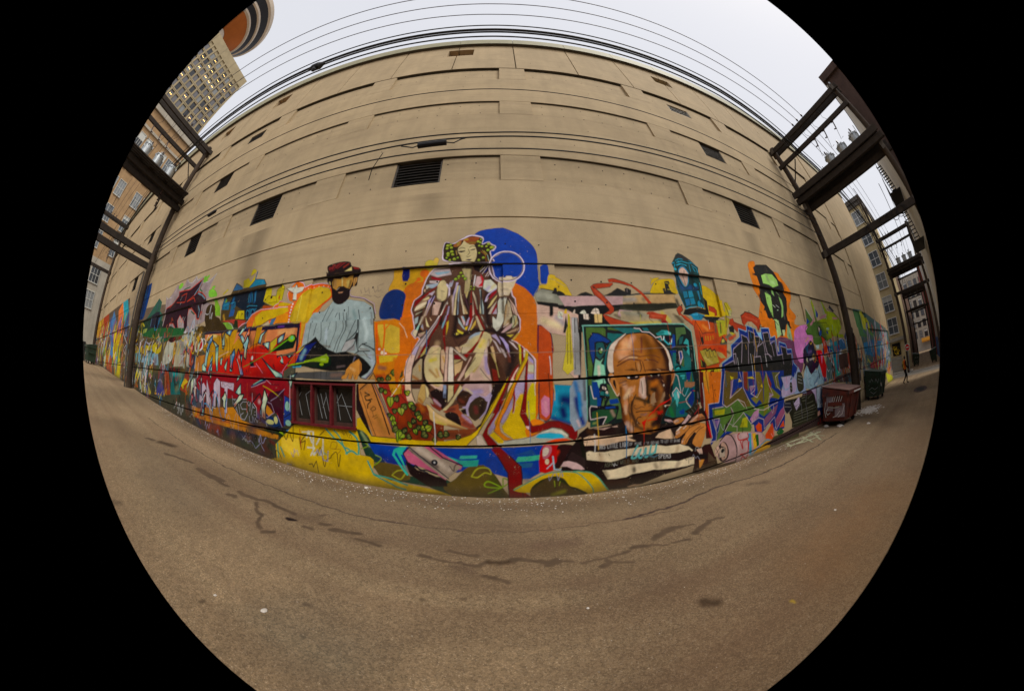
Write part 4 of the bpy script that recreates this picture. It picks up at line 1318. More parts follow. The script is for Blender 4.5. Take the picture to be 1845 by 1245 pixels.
f a53  |-140,300 -119,308 -116,291 -104,276 -84,264 -68,236 -63,232 -87,229 -114,240 -115,264 -128,279 -158,279 -168,283
B bac 3.4 70 |-103,271 -78,250
B 733 4.3 70 |-100,247 -78,236
B 622 3.4 70 |-154,288 -133,291
F 211  |-161,276 -144,283 -123,276 -115,259 -112,238 -134,247 -155,260
f 211  |-209,346 -188,357 -167,346 -149,356 -151,315 -161,298 -170,288 -196,301
f 844  |-202,329 -185,319 -171,302 -175,295 -196,307
B bab 2.2 70 |-195,320 -176,303
B a63 2.2 70 |-206,322 -196,305
f 832  |-210,313 -196,305 -169,293 -178,284 -203,300
f dc9  |-171,288 -150,305 -132,329 -111,366 -104,356 -122,332 -133,312 -157,288
f dc9  |-149,367 -132,366 -132,336 -141,319 -151,310
s 211 1 |-132,363 -132,334 -152,308
f 9ac  |-166,367 -156,367 -157,326 -165,326
B 211 2.6 80 |-160,336 -162,322
f db7  |-224,310 -210,301 -193,283 -165,266 -126,245 -87,226 -118,229 -159,238 -194,246 -211,260 -214,284
B ec9 2.6 70 |-210,291 -182,267 -158,257
B 842 3.4 70 |-152,238 -101,228
B cb4 2.6 70 |-186,250 -162,240
b 521 2.3 80 |-211,253 -194,243
f 842  |-87,229 -60,231 -60,225 -78,210 -114,198 -189,191 -214,190 -206,208 -152,226
b 632 4.3 50 |-153,210 -101,210
F d93  |-53,229 -50,232 -53,236
f db1  |-321,186 -305,189 -272,191 -224,189 -161,190 -119,197 -84,209 -60,225 -49,249 -13,312 12,353 12,336 -25,273 -50,229 -61,210 -96,174 -318,168
s 312 0.8 |-161,191 -116,197 -81,210 -58,229
s 312 0.9 |-96,174 -61,210 -50,230 -14,296
f 211  |-67,232 -49,246 -28,286 -13,320 -4,344 -5,320 -49,237 -60,229
f 211  |-9,354 -2,337 -15,306 -38,263
S bac 1.7 |-52,260 -35,281 -22,310 -13,334
v 352 4.3 |-250,275 -246,284
v 9a2 4.3 |-245,263 -239,270
v 342 4 |-228,248 -233,253
v 342 4 |-266,252 -269,257
v 9a2 4.4 |-235,228 -241,225
v 9a2 5.2 |-217,230 -206,236
v 342 4 |-250,231 -253,236
v 8a2 3.2 |-261,219 -258,210
v 342 6.2 |-231,209 -240,203
v 342 4.9 |-179,210 -188,208
v 342 4.9 |-160,212 -151,210
v 9a2 3.5 |-198,193 -203,192
v 342 3.5 |-122,202 -127,207
v 8a2 6.3 |-309,205 -316,197
v 342 4.4 |-298,219 -302,226
v 342 4.5 |-284,200 -290,198
v 8a2 4.9 |-274,304 -281,307
v 342 4.3 |-265,294 -257,297
v 9a2 4 |-284,342 -292,346
s 521 1.4 |-253,243 -288,209
s 521 1.4 |-216,218 -188,199
b fdb 3 45 |-247,570 -219,643
b fda 2.5 40 |-101,629 -90,606
b fdb 3.2 45 |-140,666 -134,603
b fd9 5.3 40 |-43,510 -33,492
b fda 5.3 40 |-185,503 -195,460
b 322 1.8 60 |-214,595 -207,649
b 322 1.5 60 |-120,645 -116,603
b 322 4 60 |-58,663 -50,601
b 322 2.2 60 |-14,589 -8,552
b 422 1.9 50 |-131,516 -110,480
f ca9  |77,415 98,426 100,440 110,457 125,441 125,378 121,270 51,274 61,347 79,387
f bac  |61,350 72,372 101,372 100,337 77,336 63,312
f bad  |106,454 123,441 123,429 111,438
f ddb  |107,426 124,425 123,401 104,405
f bad  |104,396 125,396 124,379 103,379
f ba9  |72,380 96,411 96,380
f db2  |63,312 77,332 89,332 77,272 55,273
f dc2  |103,345 116,367 127,365 124,270 92,272 99,328
b bac 2.6 80 |74,346 67,329
s edd 0.9 |102,477 114,461 127,443 125,378 125,327
s 211 0.7 |108,457 125,439 123,380
f 811  |100,433 107,442 103,379 100,338 94,272 75,273 89,337 96,386
s 312 0.7 |100,431 95,380 89,334 75,273
f 912  |55,338 62,350 61,319 55,282 50,274 55,313
f dc3  |80,484 85,479 84,432 81,425 79,449
f 911  |86,479 91,472 92,445 86,433
f edc  |92,474 98,473 98,454 92,449
f db2  |99,473 108,468 106,445 76,384 58,357 36,320 15,287 11,275 26,314 56,372 94,444
f d81  |106,445 94,414 64,357 50,320 24,274 11,275 40,327 65,374
f db2  |74,437 35,380 31,371 2,321 -26,276 -18,276 2,308 27,351 45,395
f 811  |76,430 54,403 41,380 16,331 -14,276 -3,275 15,311 43,368 73,415
f fdc  |75,420 63,403 50,381 42,357 38,340 58,374 73,408
f c22  |73,411 62,394 57,381 62,381
s 211 0.8 |74,435 35,380 -26,276
s 211 0.8 |73,411 62,381 15,288
s 211 0.8 |95,442 65,381 36,327 11,275
s 211 0.9 |106,443 91,411 66,363 50,321 24,274
f 211  |7,275 10,306 15,307 11,289
f 211  |-7,369 27,371 2,326 -14,301 -4,331
F ede  |-165,796 -183,836 -178,878 -164,882 -144,876 -112,896 -85,910 -44,903 -34,888 -38,869 -16,878 -4,866 11,856 3,837 -8,835 -5,810 -7,790
F 321  |-159,798 -179,836 -175,876 -160,878 -141,872 -110,891 -80,904 -48,898 -38,888 -40,866 -18,873 -8,863 7,854 -1,842 -12,833 -7,806 -9,790
f edd  |-9,806 5,819 23,828 23,822 7,812 -7,797
F a52  |-112,886 -92,898 -68,901 -50,896 -58,881 -68,867 -85,868 -100,878
B db3 2.4 70 |-104,891 -94,890
B 872 2.9 70 |-88,873 -64,874
F a63  |-143,862 -134,875 -116,889 -117,867 -131,858
B ba4 1.7 70 |-127,865 -122,879
f dc9  |-126,837 -125,853 -113,869 -106,886 -98,876 -85,866 -69,865 -63,853 -57,834 -59,812 -66,794 -110,796 -119,823
B b95 2.7 60 |-119,823 -115,803
B cb8 2.7 50 |-90,840 -88,822
S 221 1.1 |-122,849 -113,855 -101,850
S 221 1.1 |-85,854 -75,859 -63,855
f 322  |-126,840 -102,841 -98,838 -114,832 -124,836
f 322  |-85,841 -75,846 -61,848 -67,842
S 221 0.8 |-89,847 -84,831 -90,822
S 221 1 |-95,817 -88,813 -80,819
f 434  |-99,800 -89,804 -74,804 -83,797
s 431 1.1 |-131,854 -129,819
S db6 0.8 |-132,842 -129,824
k 9a2 7.2 |-163,865
k 9a2 6.1 |-150,856
k 9a2 5.2 |-166,853
k 9a2 5.3 |-153,869
k 9a2 6.9 |-161,830
k 9a2 6.5 |-148,838
k 9a2 5.7 |-144,826
k 9a2 5 |-161,822
k 9a2 6.3 |-138,806
k 9a2 4.9 |-154,802
k 8a2 4.1 |-126,812
k 8a2 4.1 |-166,812
k ab3 2.7 |-129,876
k ab3 5.3 |-54,879
k 9a2 4.1 |-44,888
k 9a2 4.8 |-46,874
k 9a2 4.7 |-50,860
k 9a2 4.7 |-40,857
k 9a2 6.2 |-16,867
k 9a2 7.7 |-4,851
k 8a2 6 |-18,840
k ab3 4.2 |-24,857
k 9a2 3.9 |-49,829
k 9a2 5.4 |-34,809
k 9a2 5.1 |-51,800
S db5 0.7 |-32,838 -20,819 -16,793
S a62 1.1 |-43,836 -28,820 -24,793
S ba4 0.7 |-38,841 -24,820
S 8bc 0.9 |-20,819 -14,797
s ecc 0.9 |-5,808 -7,790
f 543  |-119,788 -71,791 -74,764 -77,752 -110,764
f cb8  |-111,772 -76,769 -79,739 -82,683 -99,684 -98,731
B 432 2.7 80 |-76,769 -79,731
B 987 2.1 50 |-97,752 -92,714
f 211  |-74,791 -5,788 -13,767 -24,754 -51,757 -66,764
s ba5 0.8 |-36,781 -47,766
s edd 1.1 |-47,759 -28,778
s edd 1 |-39,750 -16,785
s 127 2.2 |-30,755 -20,772
s edd 1.1 |-28,740 -17,756
s edd 1 |-20,741 -9,754 0,730
k 9a2 5.2 |-114,755
k 8a2 5.3 |-121,741
k 8a2 5.9 |-132,731
k 8a2 4.9 |-106,742
k 8a2 5.5 |-98,731
k 9a2 2.7 |-121,734
k ab3 3.1 |-77,701
k ab3 3.1 |-65,699
k ab3 3 |-78,691
k ab3 3.4 |-67,691
f eee  |-69,711 -65,745 -62,745 -65,711
f c23  |-45,751 -34,729 -37,702 -52,701 -39,719
h ede 29.7 29.5 3.7 |47,773
h 321 28.7 28.6 1.5 |47,773
f dba  |144,636 296,629 380,590 375,555 294,551 278,351 230,407 241,515 185,528 154,556 142,557
B eda 8.4 70 |164,571 215,552
B 99a 6.6 60 |211,580 230,561
f 998  |138,664 161,686 202,680 248,667 291,661 322,662 362,663 461,670 521,679 670,703 658,651 513,639 389,630 326,629 273,624 201,634 143,640
B bba 6 70 |153,664 197,656
B cbb 4.1 60 |283,645 316,645
B 221 2.6 80 |265,657 264,628
B 221 2.4 80 |301,657 302,633
B 221 2.4 70 |325,656 326,629
B ccb 2 70 |309,653 317,635
B caa 5.4 50 |392,655 482,658
f 111  |143,640 201,634 273,624 326,629 389,632 513,639 686,653 680,630 509,616 452,613 407,602 380,590 292,527 281,527 287,590 253,612 199,620 147,628
b 211 3.8 80 |194,620 191,590
b 111 5.9 70 |238,620 276,613
b 111 6 80 |304,613 364,603
b 332 4.2 60 |431,618 474,605
f 111  |189,634 201,634 197,590 186,586
f 111  |287,594 338,590 380,590 417,551 354,547 294,546 275,352 267,352
f caa  |453,615 510,620 495,559 464,575 435,591
b 543 4 60 |427,591 443,583
b 998 4.1 60 |485,603 498,581
s 222 1.6 |161,687 204,679 250,665 291,661 353,666 390,668
F 222  |202,668 206,678 209,689 220,689 220,681 230,683 248,671 242,664
f 222  |292,665 309,676 328,681 354,671 351,664
f 222  |394,668 427,682 458,701 488,688 488,699 498,704 516,696 512,679 485,670
s a99 0.7 |499,700 497,687
F ddb  |214,596 219,607 225,608 234,603 232,590 223,584 232,578 215,578
F ddc  |216,594 225,607 233,601 231,594 218,592
s 333 0.8 |223,605 226,582
b bcd 1.9 70 |219,584 228,578
F ddc  |296,596 303,607 316,611 319,596
f edc  |305,594 325,594 323,574 305,576
s 333 0.8 |313,609 313,578
F edc  |338,596 347,613 358,619 369,613 367,594
f ec8  |347,594 376,593 372,563 345,563
s 222 0.9 |344,607 369,609
s 222 0.9 |358,619 358,563
F dcb  |268,596 276,611 280,613 277,596
f db3  |240,607 245,614 250,614 248,595 237,595
f dc3  |248,594 254,594 256,552 255,442 235,478 237,528 245,552
s 332 0.7 |250,590 243,527
s 332 0.7 |255,584 252,527
f aaa  |261,582 282,580 282,527 269,387 255,388
s 222 1.2 |272,578 261,406
s eee 0.9 |266,578 259,478
s 222 1.1 |282,578 281,514
f 222  |242,590 228,528 235,528 245,552
f dc4  |239,528 254,527 256,406 233,389 216,407 230,460
s 332 0.6 |242,526 235,424
s 332 0.6 |252,525 246,424
f aaa  |265,527 282,527 277,387 262,388
F db2  |611,682 623,721 651,745 700,757 740,755 744,718 744,690
F db2  |613,720 621,743 640,755 663,756 628,732
e db2 1.9 2.5 |621,750
s a92 0.8 |618,715 636,738 666,755
F db2  |909,743 959,729 994,701 1004,647 1011,600 866,593 895,688
f db2  |1014,678 1011,600 1007,600 866,593 926,655
f cb2  |1024,666 1049,668 1074,629 1055,601 1016,600
s 332 2.1 |1027,660 1046,604
s 332 1.4 |1039,667 1063,626
f 222  |686,742 711,747 714,736 705,727 715,699 737,690 672,689 671,710 682,714 684,697
s dc3 1.2 |691,737 707,735
s dc3 1.1 |697,709 714,709
f caa  |225,662 470,668 476,669 470,636 314,628 244,625
f ca7  |476,669 586,679 726,689 727,651 578,642 470,636
B 999 7.7 70 |462,653 523,658
B 876 5.3 60 |564,659 589,666
s 221 2.4 |228,699 228,698
s 222 2.4 |499,676 611,684 733,691
f 332  |459,633 578,642 727,651 735,629 666,622 602,612 488,612 456,616
b 221 6.7 80 |491,629 703,639
f ba8  |455,609 602,612 735,629 736,579 766,558 501,556 445,570
b dc4 6.2 80 |488,558 616,559
b 998 7.4 70 |475,602 552,595
b dc4 6.3 70 |644,605 667,567
b 221 6.5 70 |706,594 734,568
b 332 4.4 60 |533,618 534,590
b 332 4.5 60 |604,591 624,572
b 221 5.5 80 |733,662 738,640
s bb3 1 |533,593 531,573
f b42  |568,604 578,610 602,610 619,604 662,599 650,577 651,565 629,567 625,577 580,579 569,581 572,594
B d64 3.8 60 |586,591 634,589
s 311 0.9 |571,588 571,576 587,564
s 311 0.9 |631,577 647,565 656,562
f 912  |624,569 649,572 660,562 628,561
f b42  |723,624 745,641 758,638 757,619 740,608 779,580 806,569 801,548 750,579 729,603
B d74 3.2 60 |749,600 785,574
s 311 1.1 |723,624 729,603 750,579 801,548
s 311 1.1 |745,641 759,625 740,608 779,582
f b42  |920,649 957,642 972,628 967,604 948,601 953,615 916,623
s 311 1.2 |920,647 957,642 970,628 967,604
f b42  |422,734 439,739 450,739 495,727 528,715 561,692 603,645 587,642 559,678 516,710 470,721 441,724 425,721
s 211 0.9 |422,734 439,739 450,739 495,727 528,715
s 211 0.9 |441,723 470,721 506,712
f b42  |347,702 360,711 375,715 424,719 441,722 442,715 426,704 372,695 362,696 357,694
f b42  |348,700 356,703 372,693 417,643 431,623 429,608 405,592 380,592 412,612 409,620 391,645 358,671
B d64 3.1 60 |367,686 411,630
s 211 0.9 |347,701 358,671 391,645 412,610
s 211 1 |360,711 380,716 424,719
s 211 1 |372,694 426,703 442,715
s 211 0.9 |366,697 395,670 431,623 429,608 405,590
f 222  |355,705 367,701 362,694
f b42  |378,592 388,590 421,579 495,561 530,553 406,553 386,574
s 211 0.9 |378,590 386,573 406,553
s 211 0.9 |390,590 420,578 485,563
f 144  |747,789 754,765 748,718 752,696 774,628 841,642 894,633 899,689 906,749 897,806 904,825 863,858 823,879 799,885 780,873 767,855 750,835 743,825 749,807
B 257 8.7 80 |772,767 777,709
B 259 7.6 70 |782,727 867,728
B 122 7.6 70 |855,789 851,726
B 122 5.8 80 |871,716 871,664
B 333 6.7 80 |789,868 835,867
f 333  |767,855 794,881 823,879 863,858 829,851 786,858
s 29b 1.6 |771,843 793,855 815,855
s 3bd 1.3 |775,835 804,844 841,840 865,843
s 3bd 1.9 |771,822 796,831 828,826
s 3bd 1.4 |786,845 786,836
s 29b 2.2 |744,828 760,833
s 29b 2.2 |761,824 753,811
e 3bc 4.4 2.8 |756,802
s 3ac 1.4 |847,834 847,800
s 3ac 1.5 |865,830 890,820 890,799
s 3ac 1.5 |866,821 876,803
s 29b 1.5 |853,854 901,828
F 122  |765,791 780,817 813,827 833,804 842,773 823,736 796,722 776,744
F 28a  |770,789 783,813 810,822 828,801 836,773 820,738 797,726 781,747
F dba  |775,786 784,805 805,814 820,800 830,778 818,747 802,730 789,748
B 887 4.5 50 |786,750 803,734
s 221 1.4 |806,799 801,775 805,740
s 221 1.1 |801,775 799,781
s 29b 1.1 |751,730 752,696 772,636
s 28a 1.5 |863,715 873,658 887,636
f 28a  |780,704 803,708 803,682 779,675
f 29b  |811,709 835,713 838,685 809,679
f 27a  |781,670 809,676 806,646 784,640
f 28a  |812,676 837,680 840,653 812,648
f 28a  |866,713 879,717 879,676 869,669
e 29b 5.3 4.3 |865,741
f 29b  |854,660 865,669 890,647 890,633 853,643
s 3bd 1.7 |777,628 809,638 841,642
s 3bc 1.4 |896,754 894,700
s 111 1.4 |864,718 873,644
f 111  |769,625 844,639 894,630 915,603 879,607 841,614 785,601 753,603
f 111  |898,686 918,669 914,643 915,603 895,622
f 28a  |785,601 833,614 886,604 846,578 800,577
B 5bd 2.8 60 |808,605 839,606
s 122 1 |848,612 837,586
f 222  |850,595 977,596 943,572 901,544 885,576
f c52  |792,579 939,568 1005,520 979,415 919,386 922,311 788,323 795,481
B e51 9.4 80 |885,465 970,453
B c21 6.4 60 |793,437 785,351
B d93 5.5 70 |843,346 887,321
f d62  |809,573 884,577 914,530 843,523 824,525
B e94 4.7 70 |850,553 874,539
f d52  |839,518 917,525 916,478 845,471
s 211 1.4 |809,573 839,521
s 211 1.2 |839,518 860,525 913,526
s 211 1 |810,575 795,541
s ca2 2.3 |855,509 855,493
s ca2 2.3 |870,509 870,493
s ca2 2.3 |888,509 886,495
s ca2 2.3 |904,511 903,497
f b42  |798,539 819,534 818,485 798,494
s 211 1.6 |822,530 826,489 811,467
f 222  |825,503 839,507 840,480 828,471
f bb3  |942,578 990,584 1021,575 1006,525 945,506
b 222 2.6 80 |970,569 961,525
b 665 3.6 70 |933,573 929,530
s 222 0.8 |910,582 935,554
s 222 0.9 |904,572 954,566
s 222 0.8 |925,582 919,549
f ba4  |807,447 855,457 909,446 921,395 842,384
B dc7 4.4 60 |835,422 871,398
s 211 2.3 |828,453 849,457 850,446 876,459 881,447 903,453 908,442
s db4 2.4 |849,441 852,421
s db4 2.5 |873,441 876,422
s db4 2.5 |897,442 899,424
s 211 1 |839,444 848,419 858,421
s 211 1 |864,448 869,420 879,422
s 211 1 |888,447 893,422 904,423
s 211 1.2 |842,384 870,389 924,395
s 211 1.2 |807,447 839,384
f ba6  |912,444 947,435 973,413 939,413 919,423
f 221  |805,419 831,400 834,378 802,382
s cb3 1.3 |808,414 810,388
f 554  |945,478 968,508 995,482 992,470 944,471
f cb5  |961,496 977,496 977,482 954,480
s 211 1.1 |968,508 945,475
s 211 1.1 |968,508 994,479
f cb2  |801,373 827,374 824,330 805,332
f cb2  |837,373 924,377 918,311 846,318
B d62 6.7 80 |862,340 908,319
s 221 1.7 |834,378 829,319
f 321  |859,367 884,370 877,348 860,347
s 221 0.9 |902,373 902,351
s c63 1.1 |916,372 915,343
f d72  |810,365 928,357 899,233 830,233 827,178 810,214
f d93  |810,365 845,363 840,271 829,290 807,322
B e61 6.6 80 |853,261 884,293
s 221 1.7 |829,364 830,329 838,276
s 221 2.2 |859,362 860,348
e db3 3.5 4.3 |815,337
s 321 1.1 |869,288 883,288
s 321 1.3 |873,287 874,272 880,258
s 931 0.9 |867,268 863,260
f 511  |791,367 813,365 805,236 821,186 827,174 846,91 810,97 809,192 783,239
B c11 5.4 80 |814,224 818,180
f c12  |820,168 839,121 846,97 839,92 820,146
f b42  |1137,608 1198,632 1251,626 1332,600 1313,571 1291,543 1271,532 1268,554 1226,580 1195,580 1154,558 1140,570 1139,594
B d64 4.2 60 |1197,604 1278,582
s 211 2.4 |1141,606 1198,632 1251,626 1332,600 1311,569 1271,532
s 211 1.1 |1141,605 1150,560
f b42  |1022,568 1040,586 1071,592 1075,577 1167,555 1164,531 1108,544 1085,526 1064,544 1036,561
s 211 1 |1070,589 1073,572 1167,555
s 211 1.1 |1064,544 1085,526
f 222  |1025,551 1060,559 1064,544 1058,521 1026,526
f bb4  |1020,526 1042,526 1074,518 1046,508
f 776  |984,506 1024,521 1051,496 1015,487
f ba3  |1011,603 1044,586 999,516 987,516
s 222 2 |1023,604 1008,550
s 222 1.1 |954,591 998,582
s c93 2.4 |973,562 976,521
b d41 5 80 |1018,496 1063,511
b c31 5.8 80 |937,455 965,445
b 332 3.6 70 |987,439 1002,434
f cc8  |1045,630 1070,631 1059,600 1048,602
s 332 1.1 |1051,625 1068,626
s 332 1.1 |1048,615 1065,615
f 9ab  |254,374 299,372 293,235 285,218 249,203 233,240 237,345
b 555 3.5 70 |289,369 289,307
b 27b 5.3 80 |257,362 271,290
b 138 5.3 90 |257,309 263,273 278,228
b 29d 3.5 80 |269,326 270,255
b dbb 2.7 70 |258,238 265,220
f 122  |297,552 422,554 535,556 704,560 738,560 776,527 782,394 778,266 775,159 372,214 295,231 297,382
s 8cb 2.2 |297,551 359,553 511,555 610,559 738,560 775,529 775,481 774,386 775,298 773,245
s 8cb 1.6 |299,551 298,482 298,400 296,311 293,240
f 573  |309,545 374,546 382,539 380,512 351,526 333,528 316,504 315,463 323,417 317,381 304,382 307,454
f 573  |391,546 408,545 440,533 390,539
f 177  |388,527 418,529 452,521 415,502 391,478 380,452 367,397 362,379 365,424 378,470 397,493 386,510
f 277  |408,545 521,543 526,530 461,523 452,525 420,541
f 149  |316,502 333,526 355,524 386,508 398,498 384,489 369,497 342,496 336,490 333,446 323,417 317,463
s 112 2.1 |316,502 333,527 355,524 394,500 399,494 384,489
s 112 1.5 |316,502 317,457 325,413
f 266  |341,490 352,495 368,493 377,465 352,432 336,448
s 112 1.9 |340,490 352,495 370,493 378,465 352,431 335,449 340,490
e 112 4.5 6 |355,464
e 7a5 3 3.2 |357,463
e eed 1.6 1.9 |361,469
f 9db  |335,438 352,429 365,441 353,421 365,415 366,382 323,384
b edc 3.3 90 |344,411 344,387
f 112  |382,539 390,537 448,525 452,521 388,527 384,510 380,512
f 232  |560,545 686,547 674,470 650,455 615,497 588,507 567,528
f 277  |531,544 555,544 563,532 541,532
f 4bb  |591,522 621,534 648,533 665,525 663,515 629,516 597,515
B 177 4.2 80 |598,522 625,526
B aee 2.1 80 |652,525 658,519
s 4bc 2.9 |625,509 627,494 643,480 660,483
s dee 2.3 |627,509 621,497
s dee 2.3 |664,504 661,488
s dee 0.8 |650,490 652,481
F 112  |630,509 665,511 659,492 647,488 636,496
f 149  |672,519 682,515 677,470 657,463
f 256  |650,455 681,458 672,400 653,401
f 138  |645,455 683,454 679,429 653,438
s edd 1.6 |498,543 521,541 530,529 562,527 577,516 588,506 612,511 615,497
f 277  |596,505 611,507 614,495 609,491
f 574  |691,545 744,546 744,519 717,517 692,493 685,470
f 122  |744,547 769,525 774,459 766,374 739,375
b 777 2.1 40 |758,438 758,417
f 266  |704,504 728,510 714,482 699,478
f 4bb  |722,482 741,501 751,492 746,430 731,448 742,460
f 112  |717,482 745,477 741,469 712,474
f 232  |692,474 720,469 723,452 692,453
f 573  |719,461 726,418 717,419 715,440
f 277  |714,465 753,421 747,383 712,381 712,419
f edd  |690,451 709,453 710,427 691,397 690,424
f 149  |694,449 705,450 706,430 693,407
f 574  |703,419 715,421 710,392 695,386
f 177  |660,446 679,445 681,400 713,389 747,379 740,327 651,334
f 112  |678,458 692,457 681,400 671,408
e 112 8.2 4.1 |679,389
f 4bb  |669,388 682,391 689,383 667,382
f 4bb  |661,374 694,374 688,370 666,370
f 166  |650,356 711,372 763,368 757,263 707,200 641,205 601,220 618,258 643,306
f 4bb  |685,361 712,360 708,353 687,354
f 4bb  |692,350 708,351 704,344 696,344
f 138  |717,376 746,374 738,339 718,340
f 573  |745,370 747,338 743,328 735,337
f 122  |751,369 788,367 784,247 750,251 760,316
b 889 2.3 50 |772,287 773,268
s edd 1.4 |662,363 672,358 683,302 681,294 662,316 641,298 644,285
f 5bb  |644,295 662,312 679,292 662,243 648,279
B edd 2 80 |666,297 670,279
s edd 1.4 |739,294 708,268 710,256 731,232
f 138  |728,302 750,308 751,264 737,236 716,259 739,292
s 5ab 2.5 |723,308 707,285
s edd 0.8 |698,313 688,293 700,280 706,283
f a75  |706,335 761,328 756,314 738,310 704,314
f a75  |715,340 724,340 720,334 714,334
f 254  |617,248 656,274 652,206 606,220
b 173 5 70 |627,241 636,216
f 149  |669,226 697,233 696,212 674,215
s c31 0.9 |671,258 716,259
s c31 1.3 |746,297 757,295
s c31 0.9 |680,298 691,295
f 266  |301,368 321,369 320,349 331,309 335,278 305,281 307,347
f 573  |303,370 316,371 313,353 303,350
f 9db  |316,364 361,371 366,356 355,351 339,339 335,361
f 149  |315,361 333,361 342,334 341,309 320,310
s edd 1.4 |310,348 319,307 328,306
f 112  |344,352 354,356 367,350 378,322 379,306 341,309 341,336
f 277  |344,328 362,327 377,319 375,310 343,316
F edc  |352,342 357,345 365,338 364,332 354,336
F edc  |363,323 367,329 372,323 369,318
f 574  |368,352 383,344 409,301 416,279 418,230 397,231 409,272 375,282 363,280 377,306
f 149  |374,299 405,300 412,285 377,282
f 574  |345,278 356,304 364,303 353,277
f 149  |333,309 347,306 343,278 333,278
s 149 2.2 |334,309 332,264
f 112  |307,281 375,279 407,276 409,265 397,232 364,214 302,211
f 253  |310,263 335,268 395,264 403,261 393,237 364,219 350,217 362,242 309,237
B b98 3.7 60 |382,260 389,244
f 254  |303,236 336,239 333,213 302,212
b 9a5 2.3 70 |314,224 323,225
f 149  |357,275 395,275 397,269 359,269
s edd 1.4 |330,278 309,283 303,274 303,252 305,238 353,242 362,242 348,217
f 211  |263,195 293,215 297,208 353,209 395,215 436,217 485,193 653,189 691,174 767,122 785,68 802,2 595,-3 461,-25 363,-16 313,54 239,70 197,75 206,106 232,148 253,173
f dba  |311,207 350,198 376,206 402,202 399,208 374,206 342,204
f b97  |251,173 266,182 271,179 262,172
f 110  |254,175 273,179 281,149 284,115 280,98 271,116 266,155
f eca  |277,179 297,184 319,183 337,177 368,175 422,173 458,172 458,161 415,163 318,162 279,166
f eca  |277,164 318,164 398,165 436,163 473,145 464,144 432,151 405,150 386,147 351,144 307,151 281,153
f eca  |553,145 570,159 623,167 646,128 597,134
B 543 4.1 70 |633,159 638,133
f edb  |285,129 296,132 317,126 351,122 394,124 457,120 515,121 560,116 602,105 670,101 712,85 738,64 733,60 718,71 670,69 623,74 567,85 534,90 497,92 446,97 419,91 394,87 374,85 317,97 287,104
B a86 6.4 50 |659,90 654,76
B a86 5.7 50 |334,117 338,97
B b97 5.9 40 |457,111 453,98
f edb  |342,61 373,57 394,56 446,63 502,59 548,57 598,50 663,36 716,39 754,35 755,5 664,10 599,18 549,26 503,25 458,27 432,20 394,20 363,25
B 765 5.2 60 |554,46 559,34
B 876 5.1 60 |462,46 466,36
B 987 6.6 60 |663,28 656,16
B 543 5.9 60 |349,53 359,36
f ca8  |437,-16 466,-14 497,-20 486,-23 446,-22
f dbb  |208,106 223,108 256,99 280,72 269,71 239,77 218,89 197,91
f 322  |223,121 236,137 252,127 280,109 280,76 252,97 223,109
b 311 6.4 50 |341,193 387,190
b 531 6.3 50 |297,200 306,193
b 531 6.9 50 |434,76 459,69
b 421 7.1 60 |363,10 435,1
f 432  |746,5 794,26 875,8 890,-34 776,-43 737,-33
f 311  |744,54 774,61 805,73 838,71 876,-6 796,-11 773,-38 748,-22
f 543  |825,37 853,13 874,-6 827,-5
f d94  |773,17 807,12 796,-6 777,-25
B 521 3.5 80 |807,9 796,-11
f dba  |756,63 787,63 794,37 775,41
b 111 6.9 80 |757,38 813,22
F db2  |47,20 107,53 148,71 199,73 230,67 264,67 301,58 326,39 349,8 366,-16 318,-17 289,-20 188,-3
f db2  |107,38 199,71 239,64 301,53 363,-16 289,-18 167,10
S 6a8 2 |47,23 107,53 150,71 195,73 239,66 264,54 290,26 308,0 311,-16
S 6a8 2.5 |239,68 264,66 301,58 328,36 349,8 366,-16
F 542  |103,27 138,53 178,60 195,54 209,45 226,21 251,9 289,-15 273,-20 188,-12 147,-10 102,-8
B 231 3.4 80 |174,58 222,26 251,7 286,-15
B 231 3.2 70 |107,29 140,53
S 9a2 1.3 |176,43 178,23
S 231 1.1 |182,46 180,18
S 9a2 1.1 |195,38 192,25
B 992 4.5 60 |171,-6 209,3
s 312 1.6 |86,-2 118,-14
F edc  |381,392 377,424 388,466 403,489 433,509 461,523 417,485 405,451 402,395
f edc  |379,396 379,433 390,466 419,500 435,507 409,466 395,390
f edc  |598,491 617,480 639,455 646,430 654,391 635,384 630,431 611,472
F edc  |594,495 626,472 642,438 652,393 637,384 627,443
f b73  |398,414 402,451 412,477 430,500 460,517 488,522 518,524 549,520 581,505 608,486 629,455 637,422 634,382 641,345 636,327 626,298 634,269 606,241 585,217 569,174 533,165 444,181 420,227 417,302 400,349
F c84  |400,377 385,388 376,378 378,360 387,341 396,322 405,306 414,315 414,339
S edc 1.3 |394,379 379,376 376,363 383,348 398,318 406,309 412,317
F 211  |395,364 401,358 403,334 404,327 397,340 392,353
f 211  |377,372 385,374 380,354
F a63  |633,370 651,385 660,372 655,350 639,325 629,332 626,352
S db9 1 |643,365 638,345 631,330
S eca 0.8 |655,377 656,360 642,333
f b73  |402,395 399,423 406,462 427,496 460,517 518,524 581,505 620,468 637,422 634,380
B ea7 10.6 90 |450,492 465,468 430,450
B ea8 5.8 70 |491,510 470,491
B eb9 4.8 60 |429,439 472,437
B b71 9 80 |537,490 569,461 542,442
B a61 8.9 80 |583,473 589,424
B 420 7.1 90 |581,507 612,480 635,426
B 311 6 90 |614,460 629,419 632,386
B 843 2.6 80 |523,506 520,474 515,455
B 633 3.8 60 |461,521 427,496 406,462
B 310 14.2 80 |603,489 627,443 632,386
B 520 11.9 60 |536,502 554,462 566,406
B fb8 5.7 60 |458,497 443,469
B fca 4.8 50 |481,503 468,476
S 521 1.3 |419,422 439,434 464,442 487,444 509,439
B ec9 1.9 60 |464,437 495,436
S 742 1.6 |511,439 542,442 576,439 595,432
S 632 1.9 |414,411 438,421 463,430 485,429 512,424
